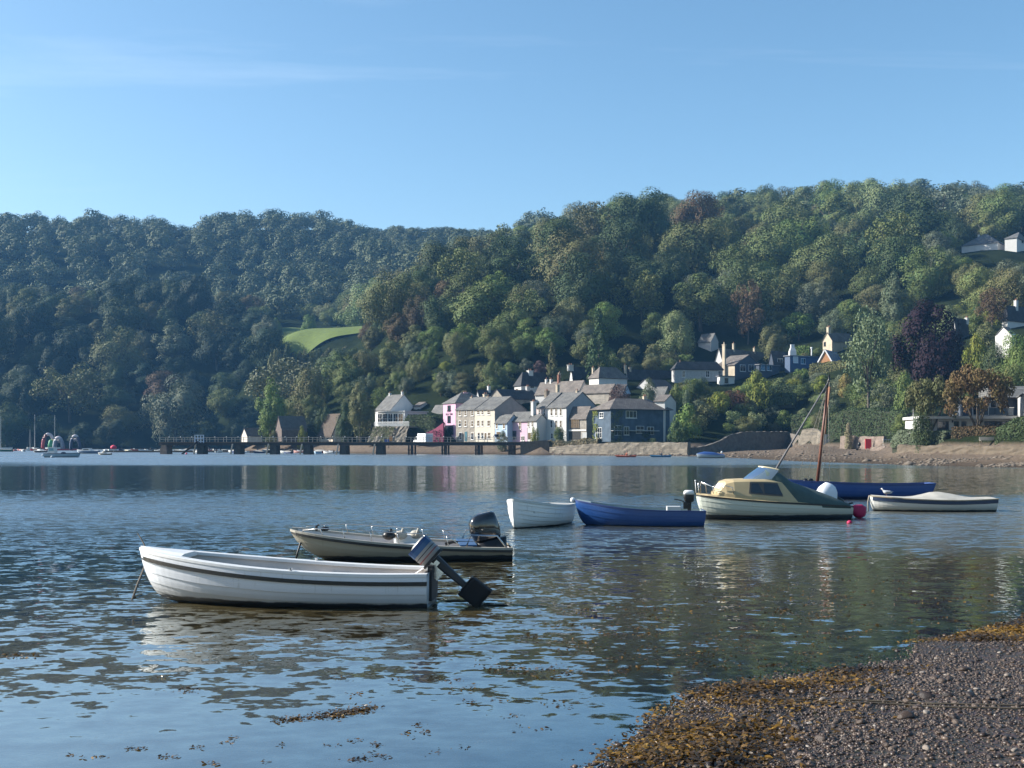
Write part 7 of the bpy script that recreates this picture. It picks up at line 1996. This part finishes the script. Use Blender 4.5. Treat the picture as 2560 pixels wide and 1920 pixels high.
for s in (-1, 1): add(lambda m: m.prism([(1.75, .85), (3.2, .85), (3.1, 1.1), (1.95, 1.1)], 'y', s * .66 - .01, s * .66 + .01), 'window', glass_m, w)
simple_boat('work_barge', 'low black barge with pale deck left of the workboat', 83, 300, 0, 3.6, (.012, .012, .013))
w, H = simple_boat('dory', 'small olive-brown dory riding alone right of the motorboat', 245, 238, -5, 2.9, (.16, .14, .09))
add(lambda m: m.ball((1.3, 0, .55), (.5, .3, .22), 8, 5), 'gear_heap', mat('grubby_gelcoat', (.5, .47, .4)), w, True)
simple_boat('barge', 'long dark green boat at the left frame edge', -14, 330, 0, 5.2, (.01, .10, .065))
def parasol():
    p = WL(284, 1126); p = Vector(((284 - CX) / F * 300, 300, 0)); root = empty('parasol', p, 0, 'round pinkish red parasol standing above the moored dinghies', 'parasol')
    add(lambda m: m.tube([(0, 0, .2), (0, 0, 1.9)], .04, 6), 'pole', wframe_m, root)
    add(lambda m: m.ball((0, 0, 1.35), (.82, .82, .62), 12, 5, z0=-.75), 'canopy', mat('pink_red_cloth', (.62, .04, .09), .7, .1, 3), root, True)
parasol()
def arch(label, px, w, h, Y, cols, yaw, tube=.55, n=1):
    x = (px - CX) / F * Y; root = empty('inflatable_arch', (x, Y, .3), R(yaw), label, 'inflatable arch')
    for k in range(n):
        for j, c in enumerate(cols):
            a0, a1 = math.pi * j / len(cols), math.pi * (j + 1) / len(cols)
            pts = []
            for i in range(7):
                a = a0 + (a1 - a0) * i / 6
                pts.append((-w / 2 * math.cos(a), k * 1.0, (h if k == 0 else h * .72) * math.sin(a) ** .75))
            add(lambda m: m.tube(pts, tube, 10), 'arch_segment', c, root, True)
    return root
REDM, GRN, GRYM, NAVI = mat('red_vinyl', (.36, .06, .07), .5), mat('green_vinyl', (.03, .26, .10), .5), mat('grey_vinyl', (.30, .32, .38), .5), mat('navy_vinyl', (.03, .05, .11), .5)
WHV = mat('white_vinyl', (.62, .56, .58), .5)
arch('tall red and white inflatable arch at the far left moorings', 121, 3.6, 5.2, 388, [REDM, mat('dark_red_vinyl', (.13, .02, .03), .5), WHV, WHV, mat('yellow_vinyl', (.5, .42, .12), .5)], 20)
arch('rounded grey inflatable arch between the red arch and the navy arch', 146, 2.6, 4.0, 384, [GRYM, WHV, GRYM], 10, .6, 2)
arch('navy blue double inflatable arch standing right of the grey arch', 188, 2.8, 4.6, 380, [NAVI, WHV, NAVI], 15, .5, 2)
tag(add(lambda m: m.loft([sring((0, 0, z), a, a * .7, 12, .8) for z, a in ((0, 1.0), (1.5, .95), (2.8, .6), (3.3, .1))]), 'inflatable_cone', GRN, None, True), 'green inflatable cone under the red and white arch', 'inflatable').location = ((127 - CX) / F * 386, 386, .5)
tag(MB().bx(-8, 8, -2.5, 2.5, -.3, .5).build('float_platform', REDM, None, loc=((158 - CX) / F * 386, 386, 0)), 'low red floating platform under the inflatable arches', 'platform')
for px, top, lab in ((2, 1040, 'at the very left frame edge'), (75, 1074, 'shorter one left of the arches'), (87, 1036, 'left of the red arch'), (137, 1038, 'above the grey arch')):
    Y = 420; p = Vector(((px - CX) / F * Y, Y, 0)); ht = CZ + (HZ - top) / F * Y
    root = empty('yacht', p, R(20 + px), 'distant moored yacht with thin pale bare mast ' + lab, 'yacht')
    Hy = Hull(7, 2.2, 1.0, .85, .85, d=.2, rake=.8, tw=.6, N=10)
    add(lambda m: Hy.outer(m), 'hull', white_gel, root, fix=False).location = (-3, 0, 0)
    add(lambda m: m.tube([(0, 0, .5), (0, 0, ht)], [.11, .07], 7), 'mast', mat('galvanised', (.5, .5, .5)), root)
    add(lambda m: m.tube([(-2.9, 0, .9), (0, 0, ht * .97)], .02, 4).tube([(2.9, 0, .9), (0, 0, ht * .97)], .02, 4), 'stay', black_m, root)
# ------------------------------------------------------------------ foreground: stones, weed, floating scraps, ropes
def ico():
    t = (1 + 5 ** .5) / 2
    v = np.array([(-1, t, 0), (1, t, 0), (-1, -t, 0), (1, -t, 0), (0, -1, t), (0, 1, t), (0, -1, -t), (0, 1, -t), (t, 0, -1), (t, 0, 1), (-t, 0, -1), (-t, 0, 1)]) / math.hypot(1, t)
    f = np.array([(0, 11, 5), (0, 5, 1), (0, 1, 7), (0, 7, 10), (0, 10, 11), (1, 5, 9), (5, 11, 4), (11, 10, 2), (10, 7, 6), (7, 1, 8), (3, 9, 4), (3, 4, 2), (3, 2, 6), (3, 6, 8), (3, 8, 9), (4, 9, 5), (2, 4, 11), (6, 2, 10), (8, 6, 7), (9, 8, 1)])
    return v, f
def ico2():
    v, f = ico(); v = list(map(tuple, v)); cache = {}; out = []
    def mid(a, b):
        k = (min(a, b), max(a, b))
        if k not in cache:
            m = (np.array(v[a]) + np.array(v[b])) / 2; m /= np.linalg.norm(m); cache[k] = len(v); v.append(tuple(m))
        return cache[k]
    for a, b, c in f:
        x, y, z = mid(a, b), mid(b, c), mid(c, a); out += [(a, x, z), (b, y, x), (c, z, y), (x, y, z)]
    return np.array(v), np.array(out)

def stone_mat(name='wet_stone'):
    m, n, l, out = nt(name)
    b = n.new('ShaderNodeBsdfPrincipled'); b.inputs['Roughness'].default_value = .38; b.inputs['Specular IOR Level'].default_value = .35
    at = n.new('ShaderNodeAttribute'); at.attribute_name = 'tone'; oi = n.new('ShaderNodeObjectInfo')
    ad = n.new('ShaderNodeMath'); ad.operation = 'MAXIMUM'
    if name == 'wet_stone': l.new(at.outputs['Fac'], ad.inputs[0]); ad.inputs[1].default_value = 0
    else: l.new(oi.outputs['Random'], ad.inputs[0]); ad.inputs[1].default_value = 0
    r = n.new('ShaderNodeValToRGB'); cr = r.color_ramp
    for p, c in ((.0, (.022, .017, .016)), (.35, (.042, .028, .021)), (.65, (.074, .051, .037)), (.9, (.125, .092, .068)), (1.0, (.26, .23, .20))):
        e = cr.elements.new(p) if p not in (.0, 1.0) else cr.elements[0 if p == 0 else len(cr.elements) - 1]; e.color = (*c, 1)
    l.new(ad.outputs[0], r.inputs[0])
    tc = n.new('ShaderNodeTexCoord'); no = n.new('ShaderNodeTexNoise'); no.inputs['Scale'].default_value = 30; no.inputs['Detail'].default_value = 4
    l.new(tc.outputs['Object'], no.inputs['Vector'])
    mu = n.new('ShaderNodeMixRGB'); mu.blend_type = 'OVERLAY'; mu.inputs['Fac'].default_value = .5
    l.new(r.outputs[0], mu.inputs['Color1']); l.new(no.outputs['Fac'], mu.inputs['Color2'])
    l.new(mu.outputs[0], b.inputs['Base Color'])
    bp = n.new('ShaderNodeBump'); bp.inputs['Strength'].default_value = .4; bp.inputs['Distance'].default_value = .01
    l.new(no.outputs['Fac'], bp.inputs['Height']); l.new(bp.outputs[0], b.inputs['Normal'])
    l.new(b.outputs[0], out.inputs[0]); return m

def on_beach(n, r, d0, d1, dens=None):
    """Random beach points in view with waterline distance between d0 and d1."""
    out = []
    while len(out) < n:
        y = r.uniform(7.6, 16.5, n * 2); x = r.uniform(-1.0, 8.0, n * 2)
        px = CX + F * x / y; py = HZ + F * CZ / y
        d = shore_dist(x, y)
        ok = (px < 2640) & (px > 1200) & (py < 2010) & (d > d0) & (d < d1)
        if dens is not None: ok &= r.random(len(x)) < dens(x, y, d)
        for q in np.nonzero(ok)[0]: out.append((x[q], y[q], d[q]))
    return np.array(out[:n])

def pebbles():
    r = np.random.default_rng(51); v0, f0 = ico()
    n = 36000
    q = on_beach(n, r, -.5, 9, lambda x, y, d: np.clip(.6 + .4 * snoise(x, y, 8, 1.6), .2, 1))
    z = beach_z(q[:, 0], q[:, 1])
    s = np.exp(r.normal(math.log(.0085), .5, n)); s = np.clip(s, .004, .03)
    sc = np.stack([s * r.uniform(.8, 1.5, n), s * r.uniform(.8, 1.3, n), s * r.uniform(.45, .8, n)], 1)
    a = r.uniform(0, 6.28, n); tl = r.normal(0, .25, n)
    jv = v0[None] * (1 + r.uniform(-.22, .22, (n, 12, 1)))
    w = jv * sc[:, None, :]
    w = np.stack([w[..., 0], w[..., 1] * np.cos(tl)[:, None] - w[..., 2] * np.sin(tl)[:, None], w[..., 1] * np.sin(tl)[:, None] + w[..., 2] * np.cos(tl)[:, None]], -1)
    w = np.stack([w[..., 0] * np.cos(a)[:, None] - w[..., 1] * np.sin(a)[:, None], w[..., 0] * np.sin(a)[:, None] + w[..., 1] * np.cos(a)[:, None], w[..., 2]], -1)
    w += np.stack([q[:, 0], q[:, 1], z + sc[:, 2] * .25], 1)[:, None, :]
    f = (f0[None] + (np.arange(n) * 12)[:, None, None]).reshape(-1, 3)
    tone = np.repeat(np.clip(r.beta(2, 2.6, n) + (r.random(n) < .012) * .5, 0, 1), 20)
    o = link('shingle', np_mesh('shingle', w.reshape(-1, 3), f, stone_mat(), {'tone': ('FACE', tone)}))
    tag(o, 'small wet purple-brown shingle scattered over the near beach', None, None, 'stuff')
pebbles()

def stones():
    r = np.random.default_rng(52); v0, f0 = ico2(); sm = stone_mat('beach_stone'); protos = []
    for k in range(8):
        v = v0 * (1 + .18 * snoise(v0[:, 0] * 2 + k, v0[:, 1] * 2 + v0[:, 2] * 1.3, 60 + k, 1.2)[:, None])
        for _ in range(5):                                       # flat broken faces
            d = rand_dirs(1, r)[0]; c = r.uniform(.55, .85); h = v @ d; v = v - np.where(h > c, h - c, 0)[:, None] * d
        protos.append(np_mesh('stone', v * np.array([1.15, .95, .62]), f0, sm))
    q = on_beach(250, r, -.1, 8, lambda x, y, d: np.where(d < .5, .35, 1.0))
    q = np.vstack([q, [(x, y, 0) for x, y in ((2.9, 9.45), (3.62, 9.3), (1.62, 9.15), (1.95, 8.75), (3.5, 9.6))]])
    for i, (x, y, d) in enumerate(q):
        big = i >= 250
        s = float(np.clip(np.exp(r.normal(math.log(.029), .4)), .018, .075)) * (1.4 if big else 1)
        o = link('stone', protos[i % 8], beach, (x, y, float(beach_z(np.array([x]), np.array([y]))[0]) + s * .22))
        o.rotation_euler = (r.normal(0, .25), r.normal(0, .25), r.uniform(0, 6.28)); o.scale = (s, s, s)
stones()

def weed_mat():
    m, n, l, out = nt('bladderwrack')
    b = n.new('ShaderNodeBsdfPrincipled'); b.inputs['Roughness'].default_value = .3; b.inputs['Specular IOR Level'].default_value = .55
    at = n.new('ShaderNodeAttribute'); at.attribute_name = 'tone'
    r = n.new('ShaderNodeValToRGB'); cr = r.color_ramp
    for p, c in ((.0, (.020, .014, .008)), (.35, (.075, .042, .012)), (.7, (.21, .115, .018)), (1.0, (.30, .18, .03))):
        e = cr.elements.new(p) if p not in (.0, 1.0) else cr.elements[0 if p == 0 else len(cr.elements) - 1]; e.color = (*c, 1)
    l.new(at.outputs['Fac'], r.inputs[0]); l.new(r.outputs[0], b.inputs['Base Color'])
    t = n.new('ShaderNodeBsdfTranslucent'); l.new(r.outputs[0], t.inputs[0])
    mx = n.new('ShaderNodeMixShader'); mx.inputs[0].default_value = .25
    l.new(b.outputs[0], mx.inputs[1]); l.new(t.outputs[0], mx.inputs[2]); l.new(mx.outputs[0], out.inputs[0]); return m
weed_m = weed_mat()
def fronds(pos, r, L0, L1, lift, tone, w=.22):
    """Short forked ribbons lying about at random."""
    n = len(pos); a = r.uniform(0, 6.28, n); L = r.uniform(L0, L1, n); up = r.uniform(*lift, n)
    d = np.stack([np.cos(a), np.sin(a), up], 1); s = np.stack([-np.sin(a), np.cos(a), r.normal(0, .5, n)], 1)
    s /= np.linalg.norm(s, axis=1)[:, None]
    mid = pos + d * (L * .5)[:, None]; tip = pos + d * L[:, None] * np.array([1, 1, .6])
    wd = (L * w)[:, None]
    v = np.stack([pos - s * wd * .4, pos + s * wd * .4, mid - s * wd, mid + s * wd, tip - s * wd * .7, tip + s * wd * .7], 1).reshape(-1, 3)
    b = (np.arange(n) * 6)[:, None]
    f = np.stack([b + np.array([[0, 1, 3, 2]]), b + np.array([[2, 3, 5, 4]])], 1).reshape(-1, 4)
    return v, f, np.repeat(tone, 2)
def weed():
    r = np.random.default_rng(53)
    def dens(x, y, d):
        c = .5 + .5 * snoise(x, y, 12, 1.3) + .35 * snoise(x, y, 13, 3.5)
        band = np.exp(-((d - .16) / .26) ** 2) * 1.0
        band += np.exp(-((d - .5) / .7) ** 2) * ((y < 9.3) | (y > 12.7)) * .9
        band += .45 * np.exp(-((d - .9) / .5) ** 2) * (snoise(x, y, 14, 1.0) > .3)
        return np.clip(c * band, 0, 1) * np.clip((snoise(x, y, 19, 2.6) + .9) * 1.2, .14, 1)
    q = on_beach(23000, r, -.25, 2.4, dens)
    hump = .05 * np.clip(snoise(q[:, 0], q[:, 1], 15, 4.0) + .3, 0, 1)
    z = np.maximum(beach_z(q[:, 0], q[:, 1]), -.005) + hump * r.random(len(q)) + .004
    tone = np.clip(.45 + .28 * snoise(q[:, 0], q[:, 1], 16, 3.0) + r.normal(0, .22, len(q)) , 0, 1)
    v, f, t = fronds(np.c_[q[:, :2], z], r, .025, .06, (-.05, .7), tone)
    o = link('seaweed', np_mesh('seaweed', v, f, weed_m, {'tone': ('FACE', t)}))
    tag(o, 'golden brown bladderwrack heaped along the near waterline', None, None, 'stuff')
    # scraps afloat and weed breaking the surface of the shallows
    pts = []
    rr = random.Random(8)
    def streak(px0, py0, px1, py1, n, sx=6, sy=3):
        for _ in range(n):
            t = rr.random(); px = px0 + (px1 - px0) * t + rr.gauss(0, sx); py = py0 + (py1 - py0) * t + rr.gauss(0, sy)
            pts.append(tuple(WL(px, py)))
    streak(690, 1803, 920, 1775, 420, 14, 4); streak(830, 1790, 930, 1768, 380, 16, 5)
    for cx, cy, n, s in ((325, 1872, 16, 8), (355, 1873, 14, 7), (490, 1868, 18, 9), (560, 1856, 10, 8), (580, 1845, 12, 8), (240, 1893, 14, 16), (180, 1890, 10, 10), (420, 1893, 16, 12), (530, 1910, 16, 8), (660, 1905, 8, 6), (700, 1860, 10, 10), (830, 1862, 14, 12), (885, 1853, 14, 10), (940, 1862, 16, 12),
                         (890, 1900, 26, 14), (960, 1890, 24, 20), (1010, 1835, 14, 20), (1060, 1830, 12, 14), (1040, 1810, 10, 12), (890, 1735, 20, 10), (1000, 1700, 14, 12), (1160, 1720, 26, 22), (1180, 1755, 16, 12), (1240, 1750, 14, 12), (850, 1697, 20, 20), (445, 1728, 26, 20), (480, 1726, 16, 16), (60, 1640, 60, 26), (20, 1642, 40, 16), (1130, 1700, 20, 16), (1325, 1590, 40, 22), (1250, 1668, 60, 40), (1290, 1672, 60, 30), (1380, 1680, 50, 40), (400, 1690, 10, 18),
                         (1090, 1885, 10, 14), (1160, 1870, 10, 20), (1330, 1820, 16, 30), (1280, 1790, 14, 20), (1400, 1760, 26, 30)):
        for _ in range(n): pts.append(tuple(WL(cx + rr.gauss(0, s), cy + rr.gauss(0, s * .22))))
    for _ in range(330):                                          # rafts of weed over the brown shallows on the right
        cx, cy = rr.uniform(1350, 2560), rr.uniform(1440, 1700)
        if shore_dist(np.array([WL(cx, cy).x]), np.array([WL(cx, cy).y]))[0] > -.3: continue
        if cy < 1470 + (1700 - cx) * .12: continue
        n = int(rr.uniform(4, 26)); s = rr.uniform(10, 46)
        for _ in range(n): pts.append(tuple(WL(cx + rr.gauss(0, s), cy + rr.gauss(0, 2.0 + s * .05))))
    streak(1500, 1452, 1990, 1466, 150, 20, 2.5); streak(1850, 1466, 2060, 1485, 80, 20, 3)
    p = np.array(pts); p[:, 2] = r.uniform(-.006, .01, len(p))
    tone = np.clip(r.normal(.34, .24, len(p)), 0, 1)
    v, f, t = fronds(p, r, .016, .046, (-.1, .45), tone)
    o = link('floating_seaweed', np_mesh('floating_seaweed', v, f, weed_m, {'tone': ('FACE', t)}))
    tag(o, 'loose brown seaweed scraps floating on the shallow water', None, None, 'stuff')
weed()
# boulders showing under the dinghy's stern reflection
def drop(px, py): 
    Y = 9.0
    for _ in range(12):
        x = (px - CX) / F * Y; z = float(beach_z(np.array([x]), np.array([Y]))[0]); Y = (CZ - z) * F / (py - HZ)
    return Vector(((px - CX) / F * Y, Y, float(beach_z(np.array([(px - CX) / F * Y]), np.array([Y]))[0])))
def rp(name, lab, pix):
    pts = []
    for (a, b) in zip(pix[:-1], pix[1:]):
        for i in range(8): t = i / 8; q = drop(a[0] + (b[0] - a[0]) * t, a[1] + (b[1] - a[1]) * t); q.z += .012; pts.append(q)
    rope(name, lab, pts, .008, mat('weedy_rope', (.045, .038, .028), .9, .4, 12))
rp('mooring_rope', 'dark mooring rope lying across the shingle, the upper of two', [(1800, 1752), (1960, 1751), (2140, 1753), (2330, 1762), (2600, 1768)])
rp('mooring_rope', 'dark mooring rope lying across the shingle, the lower of two', [(1960, 1757), (2180, 1760), (2360, 1771), (2600, 1775)])
